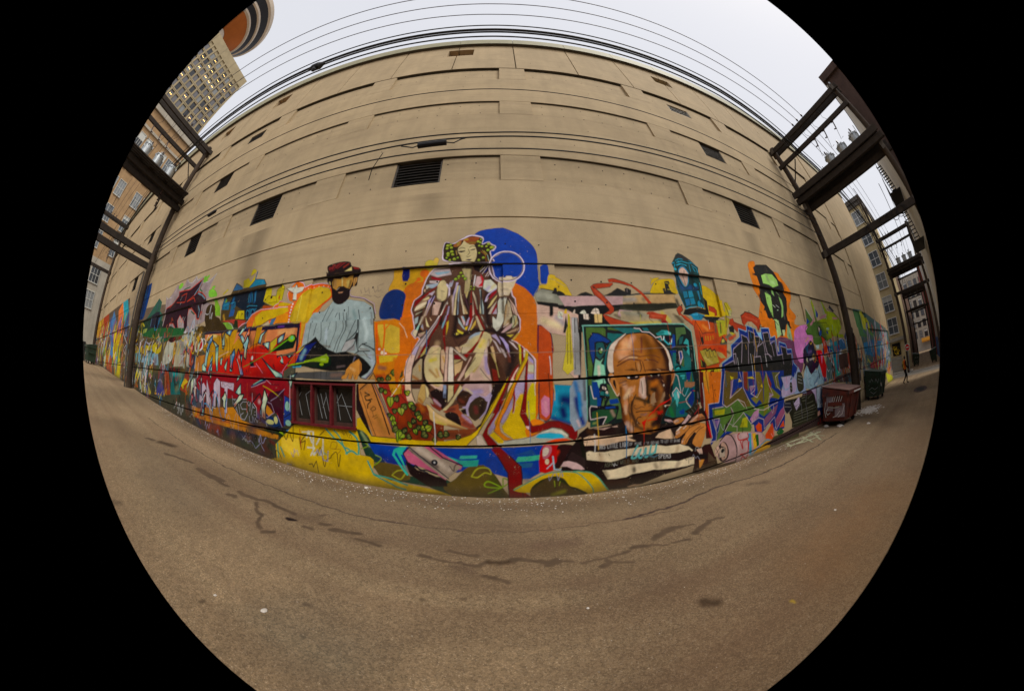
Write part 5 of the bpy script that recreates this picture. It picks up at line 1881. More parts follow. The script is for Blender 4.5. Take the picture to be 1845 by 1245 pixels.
S 632 1.6 |526,425 547,426 571,423 587,414
S 742 1.2 |475,460 509,457
S 321 1.3 |488,419 489,402 492,388
S 311 1.7 |507,420 511,401 505,386
S 311 1.3 |518,420 523,398 526,384
B c96 2.9 80 |499,413 501,393
B 321 4.7 90 |445,385 472,391 491,383
B 311 4.9 90 |525,381 559,386 599,384 629,378
S da7 1.2 |579,391 594,384
f b73  |400,374 643,368 640,340 633,321 625,293 633,264 606,236 585,212 569,169 533,160 443,177 420,223 417,297 414,343
f 211  |440,371 495,372 501,366 491,359 464,359 448,365
B 211 2.8 90 |465,361 498,364
f eee  |446,370 455,372 460,367 454,365
f ecb  |481,369 492,372 490,367 482,366
f 211  |541,373 592,374 596,361 576,357 552,362
f eec  |545,374 551,372 556,364 550,364
f edc  |580,371 589,373 584,364 579,364
c fff  |400,374 643,368 640,340 633,321 625,293 633,264 606,236 585,212 569,169 533,160 443,177 420,223 417,297 414,343
B 200 15.8 90 |632,365 625,293 600,228 564,178
B 410 10.7 75 |560,350 570,299 552,246
B 731 5.6 70 |423,259 430,221 446,186
B fca 5.6 60 |462,325 443,310
B fb9 4.6 55 |437,284 436,258
B 311 6.9 90 |533,360 596,359
B 422 3.8 90 |531,372 525,353
B da8 5.6 80 |435,344 444,326 462,325
B db9 4.6 80 |450,309 434,299
B ea7 2.8 70 |476,335 470,322
B 643 1.9 60 |417,351 443,358
B 643 1.5 60 |427,343 442,347
S 865 0.6 |419,360 435,364
S 865 0.6 |421,352 441,358
f dba  |501,362 520,368 524,345 522,295 513,287 499,292 489,302 493,328
B b74 2.8 60 |492,309 499,294
B edc 2.3 60 |511,354 509,304
c fff  |400,374 643,368 640,340 633,321 625,293 633,264 606,236 585,212 569,169 533,160 443,177 420,223 417,297 414,343
B 432 2.5 90 |525,356 528,333 525,303
B c72 6.8 80 |549,335 569,342
B 311 7.9 90 |594,344 612,318 604,289
B 321 4.8 90 |548,320 562,315
B 211 3.8 90 |534,298 528,279
B 221 4.7 80 |481,293 510,283 530,275
S 321 1.5 |480,307 470,294 459,278 455,260 461,244
B 432 2.2 70 |473,298 458,271
B c84 5.7 70 |480,278 498,271
B 432 2.9 70 |512,277 514,269
B a86 3.9 80 |546,289 549,266
B a86 3.9 80 |600,296 588,273
B 521 5.9 80 |625,287 618,266
S 211 1.5 |476,245 501,247 540,244
S 211 1.2 |540,244 567,244
B 865 2.9 70 |496,235 514,233
B a76 2.3 80 |519,236 510,233
S 322 1.7 |496,227 482,225 478,214 490,203
B 432 3.8 60 |457,241 469,221 481,200
B 432 3.8 70 |472,198 499,183
B dba 5.7 80 |438,209 455,188
B db9 3.7 70 |434,270 435,247
B 643 2.2 60 |450,276 444,254 456,226
B 211 6.9 90 |545,196 580,211 564,178
B 211 5.9 80 |521,176 540,169
B b72 3.9 80 |549,176 569,185
B 321 4.9 80 |596,233 575,224
c fff  |400,374 643,368 640,340 633,321 625,293 633,264 606,236 585,212 569,169 533,160 443,177 420,223 417,297 414,343
B 200 8.9 85 |628,353 623,298 607,251
B 210 5.7 70 |534,344 530,302
B 200 5.9 80 |572,244 569,185
B 421 3.7 70 |420,334 416,286 424,222
B 310 3.4 70 |461,282 457,245 473,205
B fda 3.7 50 |453,324 439,306
S 211 1.9 |444,372 466,373 497,373
S 211 2.1 |532,375 570,375 607,372
S 211 0.8 |450,364 474,363 489,365
S 211 0.8 |549,360 571,360 591,361
e 211 2.9 2.1 |470,369
e 211 3.4 2.3 |567,367
f a86  |547,305 561,309 558,290 564,272 547,270 537,269 541,290
f a86  |598,300 606,307 604,289 594,284
e ba9 2 2.4 |603,329
s a75 1.2 |597,349 604,341
S 112 0.7 |476,269 469,270 469,262 477,257 488,259 500,263 511,259
S 222 0.7 |527,261 541,264 558,257 565,260
s 321 1.3 |413,301 418,278 421,249
f d20  |497,208 516,215 533,233 557,247 583,266 619,274 636,283 634,278 597,262 572,255 552,238 523,222 518,215 513,204 509,193 507,154 505,155 503,194
s d20 0.9 |522,209 541,211 563,210
s d20 0.8 |522,211 565,217
b d20 3.9 60 |571,232 586,234
s d20 0.7 |547,231 566,240 580,225
f ddc  |597,255 607,257 604,248
s db9 1.2 |607,255 625,255
f 211  |420,223 413,297 420,230 443,175 416,186 404,206
f caa  |597,205 625,197 642,185 624,191 599,200
f 211  |595,211 707,202 766,219 798,228 821,177 764,166 678,169 638,183
f c84  |638,195 657,201 684,201 695,193 678,183 651,179 640,187
B dba 3.1 80 |646,192 662,192
S 432 0.8 |660,198 665,192 651,189
f caa  |598,207 625,201 641,189 625,195 597,203
f dbb  |716,209 730,199 692,173 678,175
f 221  |696,222 765,243 771,236 730,203 716,211
s 777 0.6 |719,219 730,207
s 777 0.6 |734,226 745,214
s 777 0.6 |749,232 757,223
s 999 0.8 |759,242 765,245
s c22 1.3 |748,205 779,231
f c85  |711,174 735,192 765,202 787,202 805,186 808,177 764,177 729,174
B 421 4.3 70 |765,183 802,182
B dba 3.2 70 |729,182 765,198
S 421 1 |723,183 759,199
f c84  |649,152 671,165 704,169 733,164 775,168 806,161 812,143 805,111 789,76 780,67 756,72 732,92 735,106 756,131 744,137 715,114 703,97 692,95 675,102 678,116 695,132 703,144 675,131 651,127 643,133 649,142
B dba 2.7 80 |651,144 665,148
B dba 2.1 80 |681,107 686,115
B dba 2.1 80 |717,101 723,108
f edc  |649,154 671,168 682,167 662,154
f edc  |684,157 701,167 707,167 690,156
S 311 1.3 |670,130 703,144 727,159 775,164
S 311 1.3 |700,97 703,112 738,138 780,152
S 311 1.1 |732,92 741,112 768,139 799,147
B 421 5.5 70 |780,137 792,96
B 421 3.2 70 |750,136 738,125
B ea6 3.2 70 |732,152 756,154
B eb8 3.3 60 |747,82 774,84
B 311 3.2 80 |712,117 703,99
S 322 0.7 |649,142 657,135 670,136
S 322 0.7 |678,118 689,114 695,118
S 322 0.8 |715,112 729,109 732,115
s 211 1.1 |732,92 756,72 780,67
t ccc 7.3 |327,135 444,130 |THIS LITTLE LIGHT
t 665 6.8 |351,70 407,72 |ASHLEY
t bbb 4.6 |446,132 570,120 |OF MINE I'M GOING
t bbb 4.6 |577,122 671,111 |TO LET IT SHINE
t 665 6.6 |410,71 486,67 |WELD AND
t 665 6.4 |502,69 565,61 |VICTORY
t ddd 7 |568,67 628,56 |SPEM3
s 543 0.9 |291,120 295,120
s 543 0.9 |331,120 333,113
s 543 0.9 |365,115 369,108
S 6bb 3.6 |479,127 464,106 455,87 475,88 492,113 484,87 497,84 513,114 511,82 525,88 534,118 529,91 548,92 558,118 553,91
s 578 2.5 |497,84 515,89 548,75 563,79
s d32 1 |506,170 506,134
s b43 0.7 |504,131 504,99
b 110 4.1 60 |466,44 467,38
F e82  |1341,905 1378,928 1423,933 1440,901 1674,899 1704,876 1783,817 1814,759 1746,687 1817,634 1746,584 1830,571 1751,544 1694,472 1481,489 1380,519 1313,569 1339,640 1377,704 1342,756 1326,814 1330,870
B d71 8.6 50 |1323,552 1416,519
f 222  |1349,845 1389,857 1385,888 1425,913 1562,935 1631,898 1665,850 1708,829 1712,799 1703,775 1729,742 1700,669 1672,638 1677,567 1694,553 1658,553 1623,576 1593,533 1549,506 1489,510 1468,554 1477,606 1422,609 1421,627 1412,649 1394,648 1414,671 1388,692 1381,732 1397,747 1405,780 1398,841
f ad7  |1453,853 1515,871 1597,878 1642,847 1641,811 1557,792 1515,805 1449,805
B 998 6.9 50 |1515,857 1524,838
B cea 7 50 |1546,826 1605,823
f ad7  |1456,757 1515,743 1510,696 1489,611 1467,647 1451,692
f 9c7  |1540,779 1563,777 1565,743 1541,755
f 9c7  |1620,747 1651,725 1652,686 1620,626 1593,615 1626,679
b 766 3.9 60 |1641,656 1636,612
s dec 1.9 |1515,687 1539,674
s ccc 2 |1557,689 1592,677
s bdb 2 |1557,658 1573,660
s 7a6 2 |1473,763 1498,747
s ac8 1.6 |1601,771 1634,754
s ac8 1.9 |1518,729 1495,704
f bd9  |1485,602 1525,604 1532,515 1474,497
f 9b8  |1637,581 1668,548 1676,458 1623,473 1605,510
B 766 4.6 60 |1639,510 1650,482
f cda  |1548,542 1586,543 1572,510 1551,510
s 222 2.3 |1476,595 1514,569
s 222 2.3 |1662,845 1712,835 1725,800
S 222 2.3 |1377,741 1381,705 1406,693
S 222 2.1 |1300,556 1341,555
s 222 2.7 |1424,613 1448,605
F 746  |1461,489 1506,502 1588,497 1694,472 1715,434 1682,378 1619,327 1553,401 1465,445
F d8c  |1719,529 1801,565 1935,581 1977,547 2030,499 2041,456 1975,382 1728,367 1705,439
F 746  |1648,386 1725,391 1791,345 1739,289 1692,322 1649,358
F d8c  |1726,527 1775,558 1905,575 1938,538 2029,500 2034,453 1886,366 1745,348 1694,397 1689,468
f 138  |939,390 1015,421 1018,467 1097,506 1099,544 1164,531 1174,561 1253,543 1258,526 1301,527 1304,549 1391,550 1390,498 1444,510 1454,428 1465,422 1484,477 1563,464 1574,433 1634,431 1639,353 1682,338 1685,319 1632,271 926,334
s 9ce 1.9 |939,390 1015,421 1018,467 1097,506 1099,544 1164,531 1174,561 1253,543 1258,526 1301,527 1304,549 1391,550 1390,498 1444,510 1454,428
s 9ce 1.8 |1465,422 1484,477 1563,464 1574,433 1634,431 1639,353 1687,325
f 9ce  |1258,526 1301,527 1299,488 1283,488
f 222  |1035,452 1113,485 1113,516 1160,503 1171,474 1181,537 1235,521 1226,508 1277,505 1307,477 1317,524 1376,527 1384,481 1390,464 1433,481 1436,411 1439,403 1508,408 1496,453 1562,442 1564,406 1625,407 1620,342 1587,275 952,331 956,382 1022,397 1033,428 1026,431
s cbc 1.3 |1035,452 1113,485 1113,516 1160,503 1171,474 1181,537 1235,521 1226,508 1277,505
s cbc 1.3 |1277,505 1268,475 1241,457 1221,405
s cbc 1.3 |1246,457 1307,477 1311,417 1309,368
s cbc 1.4 |1317,524 1376,527 1380,470 1394,458 1402,404
s cbc 1.4 |1317,524 1324,460 1334,418 1376,400
s cbc 1.4 |1380,470 1434,484 1440,406 1508,408
s cbc 1.5 |1496,453 1562,442 1564,406 1625,407 1620,342
s cbc 1.4 |1496,453 1506,356
s cbc 1.2 |1113,485 1084,386
s cbc 1.2 |1161,474 1141,378
s cbc 1.3 |1225,505 1219,452 1189,375
s cbc 1.2 |1196,406 1259,408 1260,371
s cbc 1.2 |1305,417 1345,415 1372,386
s cbc 1.2 |1029,428 1046,430 1041,384
s cbc 1.2 |1035,452 1026,431 1029,390
s cbc 1.2 |956,382 1023,400 1028,385
b 989 1.8 60 |1215,489 1212,463
b 989 1.6 60 |1318,460 1325,427
f 138  |933,370 959,355 1494,322 1476,161 1480,74 1470,16 1376,18 1324,49 1307,80 1259,50 1228,40 1162,53 1154,93 1113,108 1048,98 859,75 844,61 837,79 849,90 830,169 831,231 897,232
s cbb 1.5 |829,233 830,169 849,93 837,76 869,76
s bcd 1.3 |931,357 897,232 829,233
f 573  |852,212 936,210 983,239 1107,223 1172,173 1272,190 1326,134 1244,116 1171,158 1128,135 1063,167 1140,99 1127,68 1000,89 932,105 874,71 901,161 855,172
f aa2  |862,204 935,200 928,178 866,184
f aa2  |1062,139 1101,140 1100,92 1036,103
f 221  |938,135 996,171 932,105 916,101
f 743  |949,362 987,353 1005,320 967,251 941,210 927,239
f 652  |953,355 1047,348 1041,317 993,317 972,240 1036,278 1073,274 1130,183 1077,187 1031,233 969,206 930,211 929,255
f 773  |1085,349 1124,342 1123,250 1134,220 1177,225 1225,250 1228,215 1180,187 1134,220
f 762  |1187,338 1232,334 1252,278 1247,170 1204,207 1196,261
f 772  |1294,329 1338,245 1431,193 1410,179 1315,200 1293,147 1244,116 1261,281
f 663  |1353,325 1444,317 1419,294 1435,226 1382,240
B 832 5.5 50 |1123,335 1130,298
f 832  |1085,345 1124,342 1111,255 1086,273
f 832  |1301,321 1341,265 1318,223
f cb2  |984,335 1012,326 993,317
f cb2  |1113,317 1162,317 1181,304 1119,313
f db2  |1039,303 1054,319 1065,304
f db2  |1227,265 1244,275 1249,255
f 979  |987,314 1005,316 984,242 976,246
f 979  |1127,276 1176,272 1137,245
f 979  |1309,224 1351,211 1314,192
f 86a  |865,161 901,158 879,125
f 645  |975,205 978,166 990,172
f b8a  |1156,153 1200,161 1191,124 1141,103 1121,125
f 857  |1243,100 1326,134 1399,155 1368,111 1258,66
f 957  |1367,78 1424,118 1474,136 1481,92 1385,37
s cbb 1.4 |953,355 932,289 920,223 947,206 1030,229 1077,187
s cbb 1.4 |1005,318 972,240 1067,277
s cbb 1.5 |1085,345 1077,274 1131,194 1172,169
s cbb 1.5 |1194,337 1173,252 1136,241 1190,216 1232,249
s cbb 1.6 |1294,329 1308,268 1350,207 1307,205 1293,143
s cbb 1.6 |1444,317 1392,297 1401,246 1435,222
s cbb 1.5 |1140,274 1176,272
s cbb 1.4 |1048,316 1071,303 1059,347
s cbb 1.3 |852,212 925,212
s cbb 1.3 |860,168 896,166 874,122 860,165
s cbb 1.3 |850,169 874,116 874,68
s cbb 1.4 |932,105 996,171 975,202
s cbb 1.4 |1018,85 1018,110 983,117 1069,163 1127,105 1140,80 1134,67
s cbb 1.6 |1157,168 1245,147 1328,158 1399,164
s cbb 1.6 |1127,105 1198,119 1243,104 1251,55 1359,96 1376,26 1492,107
s cbb 1.5 |1200,161 1198,119
s cbb 1.3 |1030,229 1079,208 1102,169
f d52  |1168,83 1198,96 1224,80 1228,44 1183,57
f d52  |1259,22 1332,72 1359,13 1343,-17 1268,0
f d52  |1412,31 1460,61 1470,24
f 263  |1377,9 1422,30 1470,-2 1414,-16
f 553  |1351,-2 1671,-21 1674,-73 1271,-50
b 332 7.1 70 |1564,-31 1666,-34
F b99  |900,70 943,89 1000,82 1113,67 1228,40 1256,2 1172,-30 1080,-50 995,-55 904,-18 881,25
f caa  |1000,80 1113,67 1228,40 1256,2 1119,-49 1024,-44 1019,31
F 322  |885,38 916,63 944,47 962,7 947,-22 904,-18
F b98  |906,55 927,57 950,24 946,-11 914,-14
e ca9 7.3 11.5 |882,29
s 222 1.2 |872,45 892,13
s 222 1.2 |893,37 873,20
s 222 2.8 |895,50 933,31 930,-7
f ba9  |896,36 928,36 935,-4 898,-3
e 222 5.4 4.6 |917,24
S 222 2.5 |900,70 943,89 988,66 1020,9 1012,-45
S 222 1.6 |977,79 1007,33 1015,-5
B 655 7.3 60 |978,40 956,9
f 4ac  |1100,64 1127,60 1141,-35 1122,-46
f eb3  |1137,56 1169,52 1186,-18 1158,-27
f 262  |1169,44 1194,41 1204,-14 1182,-17
f caa  |1198,42 1243,29 1256,2 1207,-11
S b33 2.9 |1100,64 1107,42 1037,45 1024,70 1036,75
S b33 3 |1043,37 1064,-1 1062,33 1101,32 1109,-12
S b33 3.1 |1046,-23 1104,-26 1114,21
S b33 3.2 |1054,-48 1066,-36 1093,-54 1105,-41
f da3  |1132,-44 1245,-11 1326,-17 1312,-51 1218,-53
s 5ac 2.9 |1132,-48 1230,-16 1276,-2 1309,-12
f 543  |759,-15 1018,-46 1007,-62 760,-30
f 433  |1234,-22 1583,-5 1978,-9 2147,-26 2148,-86 1641,-52 1388,-54
f 332  |1585,107 1985,94 2032,-23 1639,-9 1565,-1
f 423  |1733,174 1845,172 2007,213 1984,86 1691,90
f 221  |1484,159 1939,144 1978,-9 1583,10
f 9ac  |1704,326 1733,281 1797,223 1797,162 1602,180 1453,178 1444,228 1473,253 1447,291 1595,289 1609,265
f bac  |1463,286 1585,284 1545,224 1492,219
F bac  |1460,226 1508,210 1572,221 1614,193 1566,184 1454,185 1441,207
s 134 2.9 |1451,291 1595,287 1590,267 1571,265
s 134 2.8 |1451,291 1473,253 1442,218 1445,182
F bac  |1598,262 1646,258 1646,212 1604,187 1572,221
F 332  |1558,244 1585,245 1587,200 1559,196
F 332  |1674,293 1744,280 1759,199 1691,180 1657,218
s aaa 1.4 |1680,277 1740,264
s aaa 1.3 |1676,259 1736,245
s aaa 1.4 |1677,239 1742,225
s 999 1.3 |1556,237 1592,229
s 999 1.3 |1553,219 1589,211
f 223  |1475,153 1553,149 1567,103 1504,87 1468,112
s aaa 1.1 |1483,145 1551,135
s aaa 1.1 |1477,128 1559,115
S aaa 1.3 |1476,160 1465,126 1504,87 1567,103
f cbd  |1596,128 1678,158 1683,115 1631,85
s 223 1.5 |1614,110 1673,116
s 99a 1.3 |1589,144 1596,128 1631,85 1704,112 1720,22
s 99a 1.2 |1797,162 1778,100 1807,31 1795,-8
S 99a 1.1 |1647,151 1678,154 1693,113
s 887 1.3 |1602,74 1930,68
s 887 1.3 |1592,61 1954,52
s 887 1.3 |1592,46 1953,30
s 887 1.3 |1592,31 1927,14
s 776 1.3 |1583,14 1877,-3
s 887 1.2 |1730,155 1773,153
s 887 1.2 |1717,141 1771,141
s 887 1.2 |1726,124 1780,120
s 887 1.2 |1815,127 1889,142
s 887 1.2 |1800,97 1908,97
s 887 1.3 |1821,69 1930,73
f bac  |1870,177 1971,174 1969,71 1938,135
f abc  |1985,176 2144,181 2184,148 2119,20 1993,32 1973,105
b 148 11.1 70 |2073,126 2076,32
f 125  |1980,43 2150,20 2147,-26 2032,-18
f da9  |1992,11 2033,17 2046,-12 1991,-15
f 9bc  |1776,277 1838,329 1903,266 1962,329 2025,277 2101,329 2152,212 2160,183 1973,182 1870,177 1801,186 1767,238
b bcd 8 60 |1832,272 1842,214
b 137 6.2 50 |2041,236 1950,198
S 125 1.4 |1847,238 1885,242 1864,207 1898,195
s 125 1.5 |1918,273 2024,273
s 125 1.5 |1943,224 1950,198
f 303  |1755,279 1855,377 1963,398 2048,341 2101,329 1972,281 1902,262 1901,299 1836,325
f dca  |1846,353 1883,355 1851,332
f d12  |2083,357 2206,360 2214,205 2208,183 2152,212
f 538  |2147,244 2212,196 2162,188
f 577  |2242,330 2405,301 2502,197 2242,189 2224,237
f 2a9  |2423,339 2509,314 2608,256 2630,201 2502,197 2468,266
b 369 7.7 60 |2562,249 2634,211
f c62  |2673,251 2769,255 2815,190 2674,197
f d41  |2929,318 3094,310 3112,175 2967,176
f 432  |3123,308 3585,278 3481,170 3112,175
f 544  |2502,197 3448,179 3431,62 2697,130 2271,171
b c63 5.2 70 |2692,184 2704,151
b 7c3 4 70 |2532,163 2549,151
b d41 6.9 70 |2997,179 3029,117
b 343 12.1 70 |3199,161 3236,95
s 999 1.5 |3112,175 3175,102
f 577  |2263,356 2399,365 2493,252 2473,199 2226,208
S 822 3.1 |2264,315 2301,359 2364,372 2392,350 2336,311 2391,255
s 945 2.6 |2387,339 2426,241
F 849  |1861,403 1927,464 1986,472 2045,414 2058,376 1962,353 1868,353
F 213  |1819,422 1910,455 1961,477 2010,463 2050,424 2065,390 2027,372 1947,385 1880,384 1824,334 1794,353
F 213  |1880,384 2048,386 2085,327 2025,288 2005,313 1959,344 1894,271 1851,341
b 86a 5.9 70 |1900,401 1957,408
f ddb  |1865,380 1876,340 1843,355
b edd 3.2 80 |1908,356 1993,360
f d12  |2065,409 2169,410 2239,297 2210,214 2132,231 2085,327
f d8b  |2141,387 2183,370 2143,313
f 149  |2206,419 2322,436 2470,422 2452,390 2268,366 2188,380
f 29a  |2489,455 2629,469 2608,356 2612,271 2511,245 2426,337
f 37a  |2611,441 2736,486 2881,473 2912,398 2575,380
b 58c 7.8 70 |2828,473 2847,424
f 433  |2974,523 3211,621 3336,580 3299,414 2935,391
f 446  |2899,497 3232,677 3122,523 2964,434
f 473  |3231,608 3289,565 3275,428 3122,444
f d52  |2951,372 3245,388 3152,298 3007,205 2873,228
f 411  |3161,364 3298,366 3279,224 3103,210
f 211  |2636,366 2916,360 2892,239 2628,253
f ab2  |1998,696 2107,622 2109,602 2179,614 2162,769 2191,777 2229,710 2212,615 2327,635 2464,646 2413,773 2440,784 2530,706 2746,706 2910,639 2850,572 2712,522 2864,522 2899,497 2740,492 2563,504 2339,468 2172,450 2089,442 2022,458 2034,510 1926,515 1911,538 1967,566 1961,581
g 573  |2352,620 2262,520
S 332 2.1 |1998,696 1971,631 1989,581 1924,561 1920,528 2020,510 2036,457
S 332 2.1 |2162,769 2175,609 2130,520
s eee 2.3 |1993,698 2104,616
s eee 2.2 |2181,773 2131,725
s 8cc 3.7 |2220,720 2209,636
s 8cc 3.5 |2404,716 2422,666
s 9ce 3.5 |2413,773 2464,646
f 149  |2097,687 2103,662 2102,682
f 149  |2241,706 2274,670 2246,642 2216,646
f 149  |1982,627 2024,604 1948,580
b d8a 4.7 80 |2032,582 2164,639
b d8a 5.3 80 |2295,639 2486,675
b d8a 5.1 80 |2657,654 2801,660
F 332  |2173,565 2229,577 2254,536 2186,505 2159,515
F 25a  |2190,540 2244,546 2225,515 2189,510
f edc  |2184,571 2219,561 2184,530
F bdc  |2380,564 2443,570 2451,554 2392,553
F 149  |2363,537 2404,542 2406,515
s 332 1.8 |2365,596 2309,478
s 332 2 |2563,595 2545,510
s 332 2.3 |2205,604 2439,611 2458,593
s 9cc 2.6 |2574,596 2558,544
s 25a 2.9 |2653,568 2650,533
f bdd  |2189,450 2327,478 2309,447 2214,434
f bdd  |2371,457 2492,460 2500,438 2379,438
f bdd  |2059,443 2138,446 2126,421 2077,418
s eee 2.4 |2672,498 2703,474 2785,486 2863,448
f 334  |2643,767 2757,719 2704,710 2594,734
s 332 2.6 |2545,725 2722,705 2894,651
s 211 2.3 |2741,700 2853,662
f 577  |3562,794 4038,805 4748,743 6038,652 7324,502 6641,-96 4623,48 3823,156 3761,389
f cc4  |3903,786 4087,797 4369,683 4446,548 3953,585
f 585  |3569,769 3889,788 3909,544 4369,482 3648,504
b dd3 11.1 80 |4015,754 4285,614
b 7a4 14 70 |4077,587 4711,504
f 38b  |3794,427 4496,459 5873,418 6230,264 4760,222 3811,310
b 5bd 12.9 70 |4258,376 5519,342
b cc4 8.8 80 |3944,245 4105,195
b dc4 10.3 80 |4622,264 4941,213
f b34  |4105,195 5559,167 5461,67 4066,137
f aab  |5655,643 6285,503 6311,321 6316,80 5572,180 5541,449
f d95  |6027,98 6349,-42 5966,-126 5664,12
s 332 4.1 |5732,617 6088,152
s ccd 3.9 |5760,336 5833,-113
f dd4  |5390,-19 6403,-168 6663,-287 5765,-217
s 987 0.6 |-1751,501 -1184,489 -752,471 -356,466 -163,468 123,465 393,465 810,471 1609,487 2521,512
s 987 1 |-3260,622 -1956,603 -1379,595 -766,603
"""
GROUND = """
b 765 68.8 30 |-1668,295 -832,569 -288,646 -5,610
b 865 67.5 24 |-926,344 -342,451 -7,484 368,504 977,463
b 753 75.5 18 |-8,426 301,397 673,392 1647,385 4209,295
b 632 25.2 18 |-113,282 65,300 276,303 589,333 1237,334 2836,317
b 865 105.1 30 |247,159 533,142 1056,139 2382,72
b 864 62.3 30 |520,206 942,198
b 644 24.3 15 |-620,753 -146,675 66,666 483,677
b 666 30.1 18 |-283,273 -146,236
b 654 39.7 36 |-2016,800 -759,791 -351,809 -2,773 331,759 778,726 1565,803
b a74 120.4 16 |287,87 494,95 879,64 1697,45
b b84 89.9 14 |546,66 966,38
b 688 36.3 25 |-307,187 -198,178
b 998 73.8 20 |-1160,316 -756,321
s 433 2.3 |-1831,599 -965,613 -693,621 -420,616 -234,619
s 654 14.1 |-1392,434 -1357,452
b 432 12.2 80 |-1326,484 -1258,528
s 654 9.2 |-1162,445 -1115,475 -1031,510
s 654 15.7 |-962,495 -902,495 -822,512
s 654 8 |-812,505 -770,508
s 654 8.8 |-719,507 -678,511 -641,511 -619,523
s 654 7.5 |-607,522 -553,522 -502,518
b 433 11.6 24 |-491,516 -454,537
s 654 6.4 |-426,520 -400,530
s 654 5.8 |-632,491 -565,439 -515,400
s 654 5.4 |-499,392 -479,410
s 654 8.4 |-723,462 -701,477
s 654 6.5 |-385,506 -361,514 -319,528
b 433 10.8 24 |-318,487 -282,493 -255,519
s 654 6 |-311,498 -250,489
s 654 7.1 |-446,480 -425,484
e 211 8.2 4.6 |-491,491
s 654 7.1 |-448,559 -442,562
b 433 7.7 40 |-811,112 -800,130
s 654 2.8 |-283,255 -278,256
s 654 3 |-408,140 -408,146
s 654 2.4 |-249,191 -242,193
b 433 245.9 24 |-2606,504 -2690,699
s 433 1.3 |-376,614 -239,625 -60,614 68,615 254,628 501,615
s 654 7.1 |-157,489 -141,489
s 654 3.2 |-133,484 -100,477 -78,470
s 654 4.9 |-71,467 -51,463 -31,481
b 432 4.8 80 |-24,481 3,478 27,478
s 654 6.7 |27,481 42,487 52,483
s 654 5.1 |55,479 82,472
s 654 7.9 |84,465 104,479
s 654 3.7 |108,478 135,470
s 654 4.8 |-33,430 -8,422 13,409
s 654 3.9 |-109,519 -83,514 -49,502
b 433 6.4 24 |-62,437 -42,430
s 654 2.8 |151,464 186,468 208,464
s 654 4.6 |215,462 249,467
s 654 7.1 |258,476 294,470
s 654 3.8 |304,471 339,453
s 654 6.1 |177,431 199,441 200,456
s 654 3.7 |202,440 239,427
s 654 8 |331,486 360,500 388,511
s 654 4.5 |394,513 423,510
s 654 3.9 |356,449 376,446
s 654 3.1 |-65,356 -59,358
s 654 2.7 |-130,338 -127,339
b 433 9.1 36 |-87,455 -70,451
b 644 18.2 18 |132,386 159,371
b 644 19.2 18 |217,353 262,341
b 644 11.9 30 |78,541 160,551
s 433 3.9 |324,625 702,678 1100,641 1812,637
s 654 7.1 |342,496 383,520 419,514
s 654 4.4 |419,514 457,507
s 654 9.4 |430,455 489,489
s 654 5.2 |496,498 541,483
s 654 4.8 |353,457 397,439
b 433 11.9 40 |807,607 865,576
b 432 6 80 |285,255 305,239
s db3 1.7 |385,145 390,143 390,137 386,139
s bb9 11.9 |1470,866 1604,843 1675,812 1855,791
s bb9 9.1 |1425,807 1552,767 1693,737
s bb9 9.9 |1811,953 1643,796 1560,708
s bb9 10.6 |1814,899 1746,778 1734,705
s bb9 8.4 |1590,920 1432,780
s bb9 9.3 |1855,864 1622,674
s bb9 11.4 |1519,781 1817,828
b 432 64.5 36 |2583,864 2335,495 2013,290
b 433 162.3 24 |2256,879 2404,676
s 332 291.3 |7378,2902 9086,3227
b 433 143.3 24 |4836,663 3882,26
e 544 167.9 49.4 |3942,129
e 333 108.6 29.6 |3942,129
s aaa 83.1 |7130,163 8655,-612
"""
def to_image(p, name, gain):
    im = bpy.data.images.new(name, p.W, p.Hh, alpha=True, float_buffer=True); im.colorspace_settings.name = 'Non-Color'; im.alpha_mode = 'CHANNEL_PACKED'
    d = p.img.copy(); d[..., :3] = np.minimum(d[..., :3]*gain, .82); im.pixels.foreach_set(d.ravel()); im.update(); im.pack(); return im
mp_ = Painter(); mp_.run(MURAL)
# older layers of tags, overspray and drips where the wall is most worked over
mp_.wild(34, (-20.5, -13), (1.2, 2.8), ['8bb', 'cb1', 'bba', '7ab', 'a83', '953', 'dcc'], 41, (.25, .6))
mp_.wild(16, (-20, -11.5), (.7, 1.6), ['663', '832', '267', '447', 'a92'], 42, (.2, .45), '221')
mp_.wild(16, (-11, -5.4), (2.0, 2.85), ['c92', 'd62', 'c31', '48b', '9cc'], 43, (.18, .36))
mp_.wild(14, (-9, -4.6), (1.0, 1.8), ['912', '711', '258', 'cdb'], 44, (.14, .28))
mp_.wild(30, (11.5, 20), (.2, 2.3), ['29a', '577', 'd41', '149', 'abc', 'c62', '223'], 45, (.25, .6))
mp_.wild(40, (20.5, 32), (.2, 3.4), ['585', 'cc4', '38b', '577', 'aab', 'b34', 'd95'], 46, (.4, 1.0))
mp_.wild(50, (-42, -20), (1.8, 4.6), ['c73', '36b', 'dc2', 'a33', '9bb', '5a5', '854'], 47, (.4, 1.1))
mp_.blobs(90, (-21, -7.2), (.4, 2.9), ['542', '353', '247', '732', 'a83', '334', '656'], 11, (.08, .3), .5)
mp_.scribble(110, (-21, -7.5), (.7, 3.6), ['eee', '111', 'c22', 'db2', '39c', '111', 'ccc'], 12, .6, .02)
mp_.blobs(60, (-42, -17), (1.2, 4.6), ['c73', '36b', 'dc2', 'a33', '555', '5a5', 'ddd'], 13, (.15, .6), .7)
mp_.scribble(60, (-42, -17), (1.6, 4.6), ['eee', '111', 'c22', 'db2', '39c'], 14, 1.0, .05)
mp_.blobs(50, (9.5, 21), (-.3, 2.6), ['346', '543', '766', '222', '954', '59a'], 15, (.1, .35), .45)
mp_.scribble(90, (9.2, 21), (-.5, 2.4), ['ddd', '111', 'ddd', 'c22', 'db2', '27a'], 16, .55, .022)
